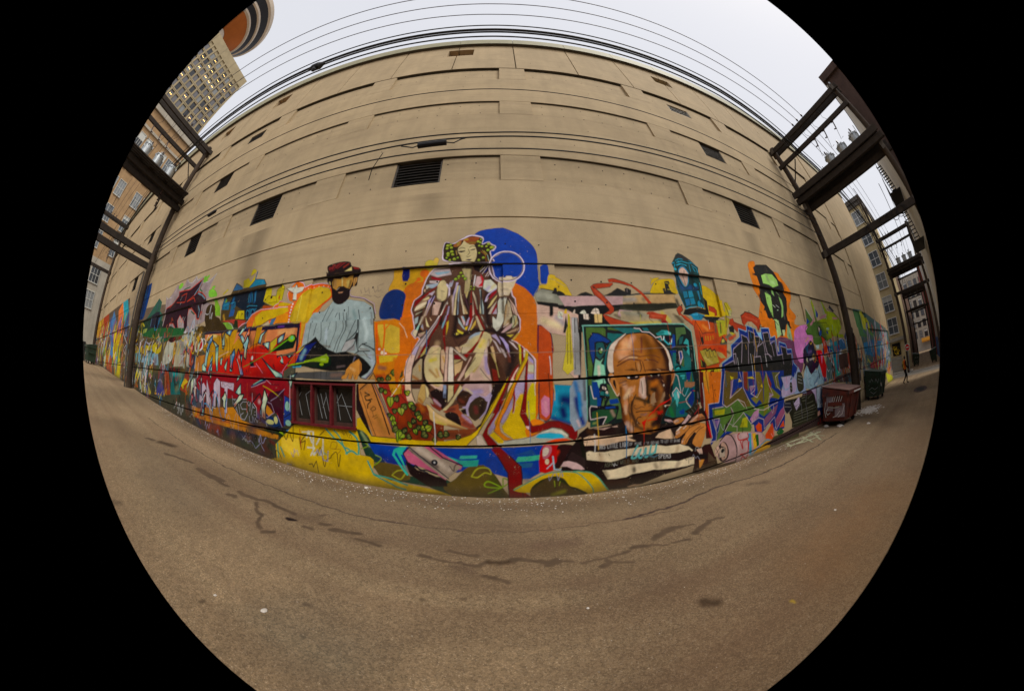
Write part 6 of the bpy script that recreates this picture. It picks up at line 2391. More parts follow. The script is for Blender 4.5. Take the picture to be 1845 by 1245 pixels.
mp_.scribble(50, (20, 32), (-.6, 2.6), ['ddd', '111', 'c22', 'db2', '27a'], 17, 1.0, .05)
mp_.blobs(40, (-9, -4), (.1, .85), ['433', '622', '343', '224', '854'], 18, (.06, .2), .5)
mp_.scribble(40, (-9, -3.2), (.1, .9), ['aaa', '111', '99b', '211'], 19, .3, .012)
mp_.scribble(16, (-2.2, 8.5), (-.1, .8), ['99a', '211', 'bbb'], 20, .22, .009)
mp_.drips(70, (-9, 10), (.9, 2.9), ['111', '321', 'ddd', 'b42', '27a', 'da3'], 21)
mp_.drips(30, (-20, -8), (1, 2.9), ['eee', '111', 'c22', '39c'], 22)
mp_.brush(lin('322'), .5, .38, [(-6.2, 6.0), (-6.3, 4.9), (-6.2, 4.2)], False); mp_.brush(lin('322'), .3, .3, [(-6.9, 6.0), (-6.9, 5.2)], False)
mp_.brush(lin('433'), .4, .22, [(-1.3, 6.0), (-1.3, 5.3)], False); mp_.brush(lin('433'), .4, .25, [(7.4, 6.0), (7.4, 5.2)], False)
mp_.hand(.007)
# grime splashed up from the alley onto the foot of the wall
gzw = np.interp(mp_.X, [-45, -32, -18, -10, -5, 0, 5, 10, 25, 33], [1.65, 1.6, 1.03, .57, .25, -.02, -.27, -.47, -1.07, -1.28])
dz_ = mp_.Z[:, None]-gzw[None]; dirt = np.clip(1-dz_/(.12+.35*mp_.noise(.5, 31)), 0, 1)**1.3*.75*(dz_ > -.3)
dirt = np.maximum(dirt, .30*np.clip(mp_.noise(.3, 33, 4)*2.6-1.35, 0, 1)*(mp_.img[..., 3] > .5))[..., None]
mp_.img[..., :3] = mp_.img[..., :3]*(1-dirt)+np.array([.06, .045, .03])*dirt; mp_.img[..., 3:] = np.maximum(mp_.img[..., 3:], dirt)
mural_img = to_image(mp_, 'mural_paint', .93)
class GroundPainter(Painter):
    X0, X1, Z0, Z1, XS = -34, 34, -2.5, 4.6, 5.0
gp_ = GroundPainter(420, 70); gp_.run(GROUND); gp_.hand(.05); ground_img = to_image(gp_, 'ground_marks', .8)
def mural_uv(p): return np.c_[mp_.pu(p[:, 0])/mp_.W, mp_.pz(p[:, 2])/mp_.Hh]
def ground_uv(p): return np.c_[gp_.pu(p[:, 0])/gp_.W, gp_.pz(p[:, 1])/gp_.Hh]

def paint_over(m, img, chips=.62, soft=None):
    """flat print over a material: image colour where painted, the bare material where it has flaked"""
    t = m.node_tree; N, L = t.nodes, t.links; b = N['Principled BSDF']; src = b.inputs['Base Color'].links[0].from_socket
    uv = N.new('ShaderNodeUVMap'); im = N.new('ShaderNodeTexImage'); im.image = img; im.extension = 'CLIP'; im.interpolation = 'Cubic'; L.new(uv.outputs[0], im.inputs[0])
    tc = N.new('ShaderNodeTexCoord')
    ns = N.new('ShaderNodeTexNoise'); ns.inputs['Scale'].default_value = 9; ns.inputs['Detail'].default_value = 8; ns.inputs['Roughness'].default_value = .8; L.new(tc.outputs['Object'], ns.inputs[0])
    mr = N.new('ShaderNodeMapRange'); mr.inputs[1].default_value = chips; mr.inputs[2].default_value = chips+.06; mr.inputs[3].default_value = 1; mr.inputs[4].default_value = .25; L.new(ns.outputs[0], mr.inputs[0])
    mu = N.new('ShaderNodeMath'); mu.operation = 'MULTIPLY'; L.new(im.outputs[1], mu.inputs[0]); L.new(mr.outputs[0], mu.inputs[1])
    # faint uneven coats
    n2 = N.new('ShaderNodeTexNoise'); n2.inputs['Scale'].default_value = 2.3; n2.inputs['Detail'].default_value = 7; n2.inputs['Roughness'].default_value = .7; L.new(tc.outputs['Object'], n2.inputs[0])
    m2 = N.new('ShaderNodeMapRange'); m2.inputs[1].default_value = .3; m2.inputs[2].default_value = .7; m2.inputs[3].default_value = .74; m2.inputs[4].default_value = 1.08; L.new(n2.outputs[0], m2.inputs[0])
    vm = N.new('ShaderNodeVectorMath'); vm.operation = 'SCALE'; L.new(im.outputs[0], vm.inputs[0]); L.new(m2.outputs[0], vm.inputs['Scale'])
    q = N.new('ShaderNodeMix'); q.data_type = 'RGBA'; L.new(mu.outputs[0], q.inputs[0]); L.new(src, q.inputs[6]); L.new(vm.outputs[0], q.inputs[7]); L.new(q.outputs[2], b.inputs['Base Color'])
    return m

TAN = (.445, .337, .200)
M = {}
M['concrete'] = pits(mat('tan_concrete', TAN, .88, .16, 1.1, .3, 60, streak=.22))
M['concrete_dark'] = mat('soffit_shade_concrete', (.09, .075, .055), .9, .4, 3, .2, 60)  # darkened concrete, the shade under the ledges put into its colour
M['painted'] = paint_over(pits(mat('mural_concrete', TAN, .7, .16, 1.1, .4, 60, streak=.2, spec=.12)), mural_img)
M['backing'] = mat('joint_shadow_gap', (.05, .038, .027), .95, .3, 5, 0)
M['roof_edge'] = mat('coping_metal', (.30, .28, .17), .6, .2, 2, .05, 20)
M['louver'] = mat('brown_louver_metal', (.10, .085, .07), .5, .3, 6, .05, 30, metal=.3)
M['black'] = mat('black_void', (.012, .011, .010), .9, .3, 4, 0)
M['pole'] = mat('creosote_wood', (.052, .034, .022), .85, .5, 2, .4, 26, streak=.5)
M['beam'] = mat('weathered_beam_wood', (.034, .025, .019), .85, .4, 4, .35, 30)
M['steel'] = mat('galvanised_steel', (.42, .45, .47), .45, .25, 5, .08, 20, metal=.55)
M['porcelain'] = mat('dark_porcelain', (.06, .035, .03), .25, .2, 5, 0)
M['cable'] = mat('black_cable', (.012, .012, .014), .6, .2, 5, 0)
M['wire'] = mat('bare_copper_wire', (.07, .05, .07), .5, .2, 5, 0)
M['red_frame'] = mat('red_window_paint', (.13, .010, .014), .5, .45, 9, .1, 30)
M['brown_frame'] = mat('brown_sash', (.07, .03, .022), .6, .4, 7, .1, 30)
M['glass'] = glass('dark_wired_glass', (.02, .017, .014))
M['orange_board'] = mat('rust_orange_board', (.30, .10, .03), .8, .3, 4, .1, 20)
M['green_bin'] = mat('dark_green_bin_paint', (.012, .045, .027), .5, .4, 5, .1, 25, stain=(.03, .03, .022))
M['red_bin'] = mat('rusted_red_bin_paint', (.17, .03, .016), .65, .6, 4, .2, 22, stain=(.05, .028, .028))
M['bin_lid'] = mat('faded_bin_lid', (.23, .13, .11), .6, .4, 5, .1, 20)
M['rubber'] = mat('black_rubber', (.02, .02, .02), .7, .2, 5, 0)
M['white'] = mat('white_paint', (.75, .75, .72), .7, .15, 6, .05, 30)
M['paper'] = mat('scrap_paper', (.6, .55, .5), .8, .25, 20, 0)
# ------------------------------------------------------------------ ground
GX = [-400, -60, -45, -32, -18, -10, -5, 0, 5, 10, 25, 33, 40, 80, 130, 400]
GZ = [1.65, 1.65, 1.65, 1.60, 1.03, .57, .25, -.02, -.27, -.47, -1.07, -1.28, -1.38, -1.9, -2.4, -2.6]
def gz(x):
    return sum(np.interp(x+k, GX, GZ) for k in (-1.5, -.75, 0, .75, 1.5))/5

def ground_sheet(name, xs, ys, dz, m, uv=None):
    v = [(x, y, float(gz(x))+dz) for x in xs for y in ys]; n = len(ys); f = [(i*n+j, (i+1)*n+j, (i+1)*n+j+1, i*n+j+1) for i in range(len(xs)-1) for j in range(n-1)]
    return MB().add(v, f).build(name, m, smooth=True, uv=uv)
m = mat('alley_pavement', (.245, .172, .098), .9, .16, .8, .35, 150, spec=.25)
t = m.node_tree; N, L = t.nodes, t.links; b = N['Principled BSDF']; src = b.inputs['Base Color'].links[0].from_socket; tc = N.new('ShaderNodeTexCoord')
# exposed aggregate: pale and dark grains
for sc_, lo, hi, colr, fac in ((75, .60, .66, (.50, .40, .28), .6), (52, .38, .32, (.09, .066, .044), .5), (140, .62, .68, (.5, .44, .36), .6), (110, .36, .3, (.05, .04, .03), .5)):
    n_ = N.new('ShaderNodeTexNoise'); n_.inputs['Scale'].default_value = sc_; n_.inputs['Detail'].default_value = 3; n_.inputs['Roughness'].default_value = .7; L.new(tc.outputs['Object'], n_.inputs[0])
    r_ = N.new('ShaderNodeMapRange'); r_.inputs[1].default_value = lo; r_.inputs[2].default_value = hi; r_.inputs[3].default_value = 0; r_.inputs[4].default_value = fac; L.new(n_.outputs[0], r_.inputs[0])
    q_ = N.new('ShaderNodeMix'); q_.data_type = 'RGBA'; q_.inputs[7].default_value = (*colr, 1); L.new(r_.outputs[0], q_.inputs[0]); L.new(src, q_.inputs[6]); src = q_.outputs[2]
for sc_, lo, hi in ((75, .72, 1.26), (22, .9, 1.1), (150, .8, 1.2)):
    n_ = N.new('ShaderNodeTexVoronoi'); n_.inputs['Scale'].default_value = sc_; L.new(tc.outputs['Object'], n_.inputs[0])
    sp_ = N.new('ShaderNodeSeparateColor'); L.new(n_.outputs['Color'], sp_.inputs[0])
    r_ = N.new('ShaderNodeMapRange'); r_.inputs[3].default_value = lo; r_.inputs[4].default_value = hi; L.new(sp_.outputs[0], r_.inputs[0])
    v_ = N.new('ShaderNodeVectorMath'); v_.operation = 'SCALE'; L.new(src, v_.inputs[0]); L.new(r_.outputs[0], v_.inputs['Scale']); src = v_.outputs[0]
# long wheel tracks
mpn = N.new('ShaderNodeMapping'); mpn.inputs['Scale'].default_value = (.05, 1.5, 1); L.new(tc.outputs['Object'], mpn.inputs[0])
n_ = N.new('ShaderNodeTexNoise'); n_.inputs['Scale'].default_value = 1.6; n_.inputs['Detail'].default_value = 4; L.new(mpn.outputs[0], n_.inputs[0])
r_ = N.new('ShaderNodeMapRange'); r_.inputs[1].default_value = .4; r_.inputs[2].default_value = .65; r_.inputs[3].default_value = 0; r_.inputs[4].default_value = .4; L.new(n_.outputs[0], r_.inputs[0])
q_ = N.new('ShaderNodeMix'); q_.data_type = 'RGBA'; q_.inputs[7].default_value = (.14, .085, .05, 1); L.new(r_.outputs[0], q_.inputs[0]); L.new(src, q_.inputs[6]); src = q_.outputs[2]
L.new(src, b.inputs['Base Color'])
paint_over(m, ground_img, .9)
xs = sorted(set([-400, -200, -120, -80]+list(np.arange(-60, 60.1, .75))+[70, 80, 100, 130, 200, 400]))
ys = [-300, -100, -40, -20, -10, -6, -4]+list(np.arange(-3, 4.61, .4))+[6, 12, 40, 100, 300]
tag(ground_sheet('ground', xs, ys, 0, m, ground_uv), kind='structure')

# ------------------------------------------------------------------ the parking garage and its mural
WX0, WX1, ENDX = -44.0, 33.0, 21.3
F, REC, RB = 4.30, 4.35, 4.40
garage = thing('parking_garage', 'tan concrete parking garage wall with a long painted mural along its foot', 'building')
body = MB().box(WX0, WX1, 4.62, 16, -2.2, 16.2).build('body', M['backing'], garage)
def course(name, x0, x1, y, z0, z1, m, holes=(), depth=.3, step=.5, label=None):
    """one horizontal concrete course, cut into columns so that the print follows it; holes are (x0,x1,z0,z1)"""
    xs_ = [x0]
    while xs_[-1] < x1-1e-6: xs_.append(min(x1, round(xs_[-1]+step, 4)))
    for h in holes:
        for k in h[:2]:
            if x0 < k < x1: xs_.append(k)
    xs_ = sorted(set(xs_)); zs = sorted({z0, z1, *[k for h in holes for k in h[2:] if z0 < k < z1]})
    v = []; f = []; ix = {}
    def P(x, yy, z):
        k = (round(x, 4), yy, round(z, 4))
        if k not in ix: ix[k] = len(v); v.append(k)
        return ix[k]
    solid = lambda i, j: 0 <= i < len(xs_)-1 and 0 <= j < len(zs)-1 and not any(h[0]-1e-4 <= xs_[i] and xs_[i+1] <= h[1]+1e-4 and h[2]-1e-4 <= zs[j] and zs[j+1] <= h[3]+1e-4 for h in holes)
    yb = y+depth
    for i in range(len(xs_)-1):
        for j in range(len(zs)-1):
            if not solid(i, j): continue
            a0, a1, b0, b1 = xs_[i], xs_[i+1], zs[j], zs[j+1]
            f.append((P(a0, y, b0), P(a1, y, b0), P(a1, y, b1), P(a0, y, b1)))
            if not solid(i, j-1): f.append((P(a0, y, b0), P(a0, yb, b0), P(a1, yb, b0), P(a1, y, b0)))
            if not solid(i, j+1): f.append((P(a0, y, b1), P(a1, y, b1), P(a1, yb, b1), P(a0, yb, b1)))
            if not solid(i-1, j): f.append((P(a0, y, b0), P(a0, y, b1), P(a0, yb, b1), P(a0, yb, b0)))
            if not solid(i+1, j): f.append((P(a1, y, b0), P(a1, yb, b0), P(a1, yb, b1), P(a1, y, b1)))
    o = MB().add(v, f).build(name, m, garage, uv=mural_uv)
    if label: o['label'] = label
    return o
RW = (-3.90, -2.40, 1.08, 1.852)          # the low red window
P_ = M['painted']; C_ = M['concrete']
LV = ((0, -1, -2, -4, 2), (-11.1, -20.7, 7.83), (-10.75, -20.3, 7.57))          # where the louvers sit
course('wall_course', WX0, WX1, F, -2.2, -.168, P_, label='lowest painted concrete course, mostly below ground')
course('wall_course', WX0, WX1, F, -.132, .842, P_, label='painted course with blue band, yellow hills and striped shirt')
course('wall_course', WX0, WX1, F, .878, 1.852, P_, holes=[RW], label='painted course around the red window')
course('wall_course', WX0, WX1, F, 1.888, 2.98, P_, label='painted course with the seated woman and the bald head')
course('recessed_wall', WX0, ENDX, REC, 2.86, 3.905, P_, depth=.26, label='recessed painted strip under the mural ledge')
course('spandrel', WX0, ENDX, F, 3.93, 4.955, P_, label='spandrel just above the mural')
course('spandrel', WX0, ENDX, F, 4.985, 6.02, P_, label='bare spandrel under the lowest louvers')
course('recessed_wall', WX0, ENDX, REC, 5.9, 6.89, C_, depth=.26, holes=[(-1.72+4.8*k-.565, -1.72+4.8*k+.565, 6.03, 6.89) for k in LV[0]])
course('spandrel', WX0, ENDX, F, 6.92, 8.93, C_)
course('recessed_wall', WX0, ENDX, REC, 8.85, 9.76, C_, depth=.26, holes=[(x-.565, x+.565, 8.95, 9.76) for x in LV[1]])
course('spandrel', WX0, ENDX, F, 9.79, 11.65, C_)
course('recessed_wall', WX0, ENDX, RB, 11.55, 12.82, C_, depth=.21, holes=[(x-.56, x+.56, 11.7, 12.45) for x in LV[2]])
course('end_wall', ENDX, WX1, 4.24, 2.98, 16.3, P_, depth=.38, label='plain end bay of the garage wall')
# soffits under the four ledges: dark sheets with the shade painted into their colour
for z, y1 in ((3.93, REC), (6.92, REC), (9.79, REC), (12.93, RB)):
    MB().box(WX0, ENDX, F+.012, 4.615, z-.014, z-.003).build('ledge_shade_sheet', M['concrete_dark'], garage)
MB().box(WX0, WX1, 4.14, F-.002, 16.296, 16.306).build('ledge_shade_sheet', M['concrete_dark'], garage)  # same painted-in shade on the underside of the coping
# flush concrete blocks that divide the recessed strips, every 4.8 m
piers = [.63+4.8*k for k in range(-9, 5)]
blk = {}
for z0, z1, yb, m_ in ((2.985, 3.895, REC, P_), (6.03, 6.9, REC, C_), (8.94, 9.772, REC, C_), (11.66, 12.86, RB, C_)):
    for x in piers:
        if x-.46 < WX0 or x+.46 > ENDX: continue
        if m_ is P_: MB().box(x-.46, x+.46, F, yb-.003, z0, z1).build('pier_block', m_, garage, uv=mural_uv)
        elif (z0,) in blk: share(blk[(z0,)], 'pier_block', garage, (x, 0, 0))
        else:
            o = MB().box(-.46, .46, F, yb-.003, z0, z1).build('pier_block', m_, garage); o.location = (x, 0, 0); blk[(z0,)] = o
# parapet panels, 2.4 m wide, with four openings
opens = [(-2.02, -.91, 14.8, 15.75), (-11.45, -10.4, 14.85, 15.75), (-16.25, -15.2, 14.9, 15.7), (7.45, 8.48, 14.85, 15.6)]
x = .8-2.4*19; psrc = None
while x < ENDX-.1:
    a0, a1 = max(x, WX0)+.02, min(x+2.4, ENDX)-.02
    if a1 > a0+.2:
        hs = [h for h in opens if h[0] < a1 and h[1] > a0]
        if hs or a1-a0 < 2.3: course('parapet_panel', a0, a1, F, 12.93, 16.3, C_, holes=[(max(h[0], a0), min(h[1], a1), h[2], h[3]) for h in hs], step=3, depth=.4)
        elif psrc is None: psrc = MB().box(0, 2.36, F, F+.4, 12.93, 16.3).build('parapet_panel', C_, garage); psrc.location.x = a0
        else: share(psrc, 'parapet_panel', garage, (a0, 0, 0))
    x += 2.4
for i, h in enumerate(opens):
    MB().box(h[0]+.01, h[1]-.01, F+.3, F+.32, h[2]+.01, h[3]-.01).build('opening_board', M['orange_board'] if i < 3 else M['louver'], garage)
x = .8-2.4*19; csrc = None
while x < WX1-.1:
    a0, a1 = max(x, WX0)+.01, min(x+2.4, WX1)-.01
    if a1 > a0+.2:
        if csrc is None and a1-a0 > 2.35: csrc = MB().box(0, 2.38, 4.13, 4.9, 16.31, 17.08).build('coping', M['roof_edge'], garage); csrc.location.x = a0
        elif a1-a0 > 2.35: share(csrc, 'coping', garage, (a0, 0, 0))
        else: MB().box(a0, a1, 4.13, 4.9, 16.31, 17.08).build('coping', M['roof_edge'], garage)
    x += 2.4
# form-tie holes in the bare concrete
th = MB()
for z0 in (6.16, 6.68, 9.08, 9.55, 3.62, 3.2, 12.2):
    for x in np.arange(WX0+.4, ENDX, .6):
        xp = ((x-.63+2.4) % 4.8)-2.4
        if abs(xp) < .6: continue
        y = RB if z0 > 12 else REC
        th.lathe((x+random.uniform(-.03, .03), y-.004, z0+random.uniform(-.02, .02)), [(.0, 0), (.017, 0), (.017, .004)], 6, 'Y')
for z0 in (8.3, 11.0, 5.6, 13.6, 14.9, 16.0, 4.3, 7.5):
    for x in np.arange(WX0+.4, ENDX, .6):
        if random.random() < .3: th.lathe((x+random.uniform(-.05, .05), F-.004, z0+random.uniform(-.05, .05)), [(.0, 0), (.014, 0), (.014, .004)], 6, 'Y')
tag(th.build('tie_holes', M['black'], garage), kind='stuff')
# louvered vents
def make_louver(x, z0, z1, wd=1.13, yb=REC):
    r = bpy.data.objects.new('louver_vent', None); col.objects.link(r); r.parent = garage; r.location = (x, 0, 0)
    MB().box(-wd/2+.003, wd/2-.003, yb+.18, yb+.19, z0+.003, z1-.003).build('back_panel', M['black'], r)
    f_ = MB()
    for s in (-1, 1): f_.box(s*(wd/2-.022)-.02, s*(wd/2-.022)+.02, yb+.02, yb+.17, z0+.002, z1-.002)
    f_.box(-wd/2+.044, wd/2-.044, yb+.021, yb+.169, z0+.002, z0+.03); f_.build('frame', M['louver'], r)
    n = 9; s0 = None
    for i in range(n):
        z = z0+.06+(z1-z0-.08)*i/(n-1)
        if s0 is None:
            s0 = MB().add([(-wd/2+.043, -.035, -.03), (wd/2-.043, -.035, -.03), (wd/2-.043, .03, .025), (-wd/2+.043, .03, .025), (-wd/2+.043, -.035, -.042), (wd/2-.043, -.035, -.042), (wd/2-.043, .03, .013), (-wd/2+.043, .03, .013)],
                         [(0, 1, 2, 3), (4, 7, 6, 5), (0, 4, 5, 1), (2, 6, 7, 3), (0, 3, 7, 4), (1, 5, 6, 2)]).build('slat', M['louver'], r); s0.location = (0, yb+.07, z)
        else: share(s0, 'slat', r, (0, yb+.07, z))
    return r
for k in LV[0]: make_louver(-1.72+4.8*k, 6.03, 6.89)
for x in LV[1]: make_louver(x, 8.95, 9.76)
for x in LV[2]: make_louver(x, 11.7, 12.45, 1.12, RB)
# low red window, three lights
win = bpy.data.objects.new('window', None); col.objects.link(win); win.parent = garage; win['label'] = 'low red three-light window with scratched dark glass'
fr = MB(); fr.box(-3.90, -2.40, F-.03, F+.12, 1.81, 1.845); fr.box(-3.92, -2.38, F-.045, F+.12, 1.06, 1.10)
for x in (-3.9, -3.41, -2.95, -2.445): fr.box(x, x+.045, F-.025, F+.12, 1.10, 1.81)
fr.build('frame', M['red_frame'], win)
for x0, x1 in ((-3.84, -3.42), (-3.36, -2.96), (-2.90, -2.46)):
    MB().box(x0, x1, F+.10, F+.115, 1.10, 1.81).build('pane', M['glass'], win)
    s_ = MB(); s_.box(x0, x0+.04, F+.05, F+.098, 1.10, 1.81); s_.box(x1-.04, x1, F+.05, F+.098, 1.10, 1.81); s_.box(x0+.041, x1-.041, F+.05, F+.098, 1.10, 1.16); s_.box(x0+.041, x1-.041, F+.05, F+.098, 1.77, 1.81); s_.build('sash', M['brown_frame'], win)
sx = MB()
for x0, z0, x1, z1 in ((-3.82, 1.56, -3.72, 1.22), (-3.82, 1.56, -3.75, 1.66), (-3.62, 1.62, -3.5, 1.2), (-3.62, 1.62, -3.5, 1.7), (-3.33, 1.66, -3.2, 1.2), (-3.24, 1.66, -3.1, 1.2), (-3.18, 1.4, -3.1, 1.62), (-3.12, 1.68, -3.0, 1.22), (-2.86, 1.66, -2.78, 1.2), (-2.86, 1.5, -2.76, 1.66), (-2.84, 1.46, -2.52, 1.45), (-2.76, 1.68, -2.54, 1.2)):
    d_ = np.array([x1-x0, z1-z0]); n_ = np.array([-d_[1], d_[0]])/np.linalg.norm(d_)*.005
    sx.prism([(x0+n_[0], z0+n_[1]), (x0-n_[0], z0-n_[1]), (x1-n_[0], z1-n_[1]), (x1+n_[0], z1+n_[1])], 'Y', F+.094, F+.0985)
tag(sx.build('scratched_letters', M['steel'], win), kind='stuff')
hb = MB(); hb.box(13.05, 14.5, F-.03, F-.002, 1.23, 1.78); hb.build('hatch', M['brown_frame'], garage)

# ------------------------------------------------------------------ utility frames over the alley
def frame(name, label, X, z0, YA, YB, ztop, zthird, zdeck, zlow, big=True, lowdouble=False, poletop=None):
    t_ = thing(name, label, 'utility poles', (X, 0, z0), 0, 'timber utility frames spanning the alley')
    H_ = lambda z: z-z0
    pt = H_(ztop)+.35
    for y, top in ((YA, pt if not poletop else H_(poletop)), (YB, pt)):
        MB().tube([(0, y, -.3), (0, y, top*.5), (0, y, top)], [.2, .175, .15], 12).build('pole', M['pole'], t_, smooth=False)
    y0, y1 = YB-.3, YA+.28
    for dx in (-.22, .22):
        MB().box(dx-.055, dx+.055, y0, y1, H_(ztop)-.14, H_(ztop)+.14).build('crossbeam', M['beam'], t_, bevel=.012)
    MB().box(-.27, -.16, y0+.25, y1-.02, H_(zthird)-.12, H_(zthird)+.12).build('crossbeam', M['beam'], t_, bevel=.012)
    lows = [zlow] if not lowdouble else [zlow, zlow-.5]
    for z in lows: MB().box(-.33, -.17, y0, y1-.03, H_(z)-.15, H_(z)+.15).build('crossbeam', M['beam'], t_, bevel=.012)
    if zdeck:
        # timber deck for the transformers
        for z, dx in ((-.26, -.42), (-.26, .42), (-.6, .2)): MB().box(dx-.09, dx+.09, y0-.1, y1, H_(zdeck)+z-.14, H_(zdeck)+z+.14).build('bearer', M['beam'], t_, bevel=.012)
        n = 9; s0 = None
        for i in range(n):
            dx = -.56+1.55*i/(n-1)
            if s0 is None: s0 = MB().box(-.078, .078, y0+.1, y1-.1, H_(zdeck)-.03, H_(zdeck)+.03).build('deck_plank', M['beam'], t_, bevel=.006); s0.location = (dx, 0, 0)
            else: share(s0, 'deck_plank', t_, (dx, random.uniform(-.04, .04), 0))
        s0 = None
        for i in range(15):
            y = y0+.3+(y1-y0-.6)*i/14
            if s0 is None: s0 = MB().box(-.6, .98, -.04, .04, H_(zdeck)-.119, H_(zdeck)-.035).build('joist', M['beam'], t_); s0.location = (0, y, 0)
            else: share(s0, 'joist', t_, (0, y, 0))
        rail = MB().box(-.64, -.575, y0, y1, H_(zdeck)-.1, H_(zdeck)+.22).build('toe_board', M['beam'], t_, bevel=.01)
    # insulators for the three high wires
    s0 = None
    for y in (.95, 1.36, 1.78):
        for dx in ((-.22, .22) if big else (0,)):
            if s0 is None:
                s0 = MB().lathe((0, 0, 0), [(.0, 0), (.02, 0), (.02, .1), (.055, .1), (.06, .14), (.03, .16), (.05, .2), (.03, .25), (0, .25)], 10).build('insulator', M['porcelain'], t_); s0.location = (dx, y, H_(ztop)+.14)
            else: share(s0, 'insulator', t_, (dx, y, H_(ztop)+.14))
    if zdeck and big:
        s0 = None
        for y in (1.24, .47, -.29):
            if s0 is None:
                s0 = MB().tube([(0, 0, 0), (0, .02, -.14), (.03, .1, -.42)], .035, 8).tube([(0, -.06, -.02), (0, .12, -.02)], .03, 8).tube([(.02, .06, -.4), (.02, .22, -.36)], .03, 8).build('fuse_switch', M['porcelain'], t_); s0.location = (-.2, y, H_(zthird)-.12)
            else: share(s0, 'fuse_switch', t_, (-.2, y, H_(zthird)-.12))
        lead = MB()
        for y in (1.24, .47, -.29):
            lead.tube([(-.15, y+.1, H_(zthird)-.55), (-.05, y+.25, H_(zthird)-1.0), (.1, y+.05, H_(zdeck)+1.15)], .012, 5)
            lead.tube([(-.15, y, H_(zthird)-.1), (-.2, y+.3, H_(zthird)+.4), (-.2, y+.2, H_(ztop)-.1)], .010, 5)
        lead.build('drop_leads', M['cable'], t_)
    # knee brace by the wall pole, metal strap, pole steps
    MB().tube([(0, YA, H_(zthird)-1.2), (0, YA-.9, H_(zthird)-.05)], .035, 6).build('brace', M['beam'], t_)
    return t_
fr_r = frame('utility_frame', 'timber H-frame of poles and transformer deck spanning the alley beside the red dumpster', 14.3, -.68, 3.93, -1.75, 12.2, 11.15, 9.13, 6.1)
fr_l = frame('utility_frame', 'timber H-frame with transformer deck where the mural begins by the far green dumpster', -16.3, .93, 4.0, -1.85, 13.7, 12.6, 10.3, 7.0, lowdouble=True)
fr_l2 = frame('utility_frame', 'slim timber frame at the far shaded end of the garage wall', -36, 1.6, 3.7, -1.7, 14.6, 12.2, None, 9.9)
fr_r2 = frame('utility_frame', 'timber frame with three transformers behind the walking person and the no-entry sign', 38.0, -1.35, 2.7, -1.95, 12.1, 11.0, 8.7, 6.3, poletop=17.8)
fr_r3 = frame('utility_frame', 'middle of the distant timber frames down the alley past the cross street', 56, -1.6, 2.6, -1.7, 11.6, 10.4, 8.2, 5.6, big=False)
fr_r4 = frame('utility_frame', 'farthest timber frame crossing the alley before the end building', 82, -1.9, 2.6, -1.6, 11.4, 9.8, 7.6, 4.6, big=False)
# conduit strapped to the left pole, insulator rack on the tall far pole
MB().tube([(-.05, 4.0-.26, -.2), (-.05, 4.0-.26, 5.2)], .05, 8).build('conduit', M['louver'], fr_l)
MB().tube([(-.05, 3.93-.24, -.2), (-.05, 3.93-.24, 3.2)], .045, 8).build('conduit', M['pole'], fr_r)
rk = None
for i in range(9):
    z = 1.35+10.5+i*.75
    for dy in (-.3, .3):
        if rk is None: rk = MB().lathe((0, 0, 0), [(0, -.12), (.09, -.12), (.05, -.04), (.09, .04), (.05, .1), (.09, .14), (0, .14)], 8).build('spool_insulator', M['porcelain'], fr_r2); rk.location = (-.28, 2.7+dy, z)
        else: share(rk, 'spool_insulator', fr_r2, (-.28, 2.7+dy, z))
MB().box(-.24, -.18, 2.34, 2.42, 11.6, 18.3).build('rack_rail', M['beam'], fr_r2); MB().box(-.24, -.18, 2.98, 3.06, 11.6, 18.3).build('rack_rail', M['beam'], fr_r2)

# transformers standing on the decks
def make_can(label, loc, s=1):
    t_ = thing('transformer', label, 'transformer', loc, 0, 'grey pole transformers on timber decks')
    MB().lathe((0, 0, 0), [(0, 0), (.27, 0), (.29, .03), (.29, .78), (.31, .79), (.31, .84), (.27, .88), (.1, .95), (0, .96)], 20).build('tank', M['steel'], t_, smooth=False)
    for k in range(8):
        q = k*math.pi/4
        if k == 0: l0 = MB().box(.28, .34, -.03, .03, .74, .86).build('lid_clamp', M['steel'], t_)
        else: share(l0, 'lid_clamp', t_, (0, 0, 0), (0, 0, q))
    b0 = MB().lathe((0, 0, 0), [(0, 0), (.05, 0), (.03, .06), (.06, .08), (.03, .14), (.05, .16), (.02, .24), (0, .25)], 8).build('bushing', M['porcelain'], t_); b0.location = (.1, 0, .93)
    share(b0, 'bushing', t_, (-.12, .08, .92))
    return t_
can0 = make_can('transformer on the near right deck, closest to the mural wall', (14.45, 1.2, 9.16))
place_copy(can0, (14.45, .25, 9.16), .4, 'middle transformer of the three on the near right deck')
place_copy(can0, (14.45, -.72, 9.16), .9, 'transformer on the near right deck, closest to the dark building')
place_copy(can0, (-16.0, 2.45, 10.33), .2, 'silver transformer on the left deck, nearest the garage wall')
place_copy(can0, (-16.0, 1.3, 10.33), .7, 'middle transformer of the three on the left deck')
place_copy(can0, (-16.0, .3, 10.33), 1.2, 'transformer on the left deck, farthest from the garage wall')
place_copy(can0, (38, 1.0, 8.73), 0, 'transformer over the cross street, nearest the beige building')
place_copy(can0, (38, .1, 8.73), .5, 'middle transformer of the three over the cross street')
place_copy(can0, (38, -.8, 8.73), 1, 'transformer over the cross street, nearest the white brick building')

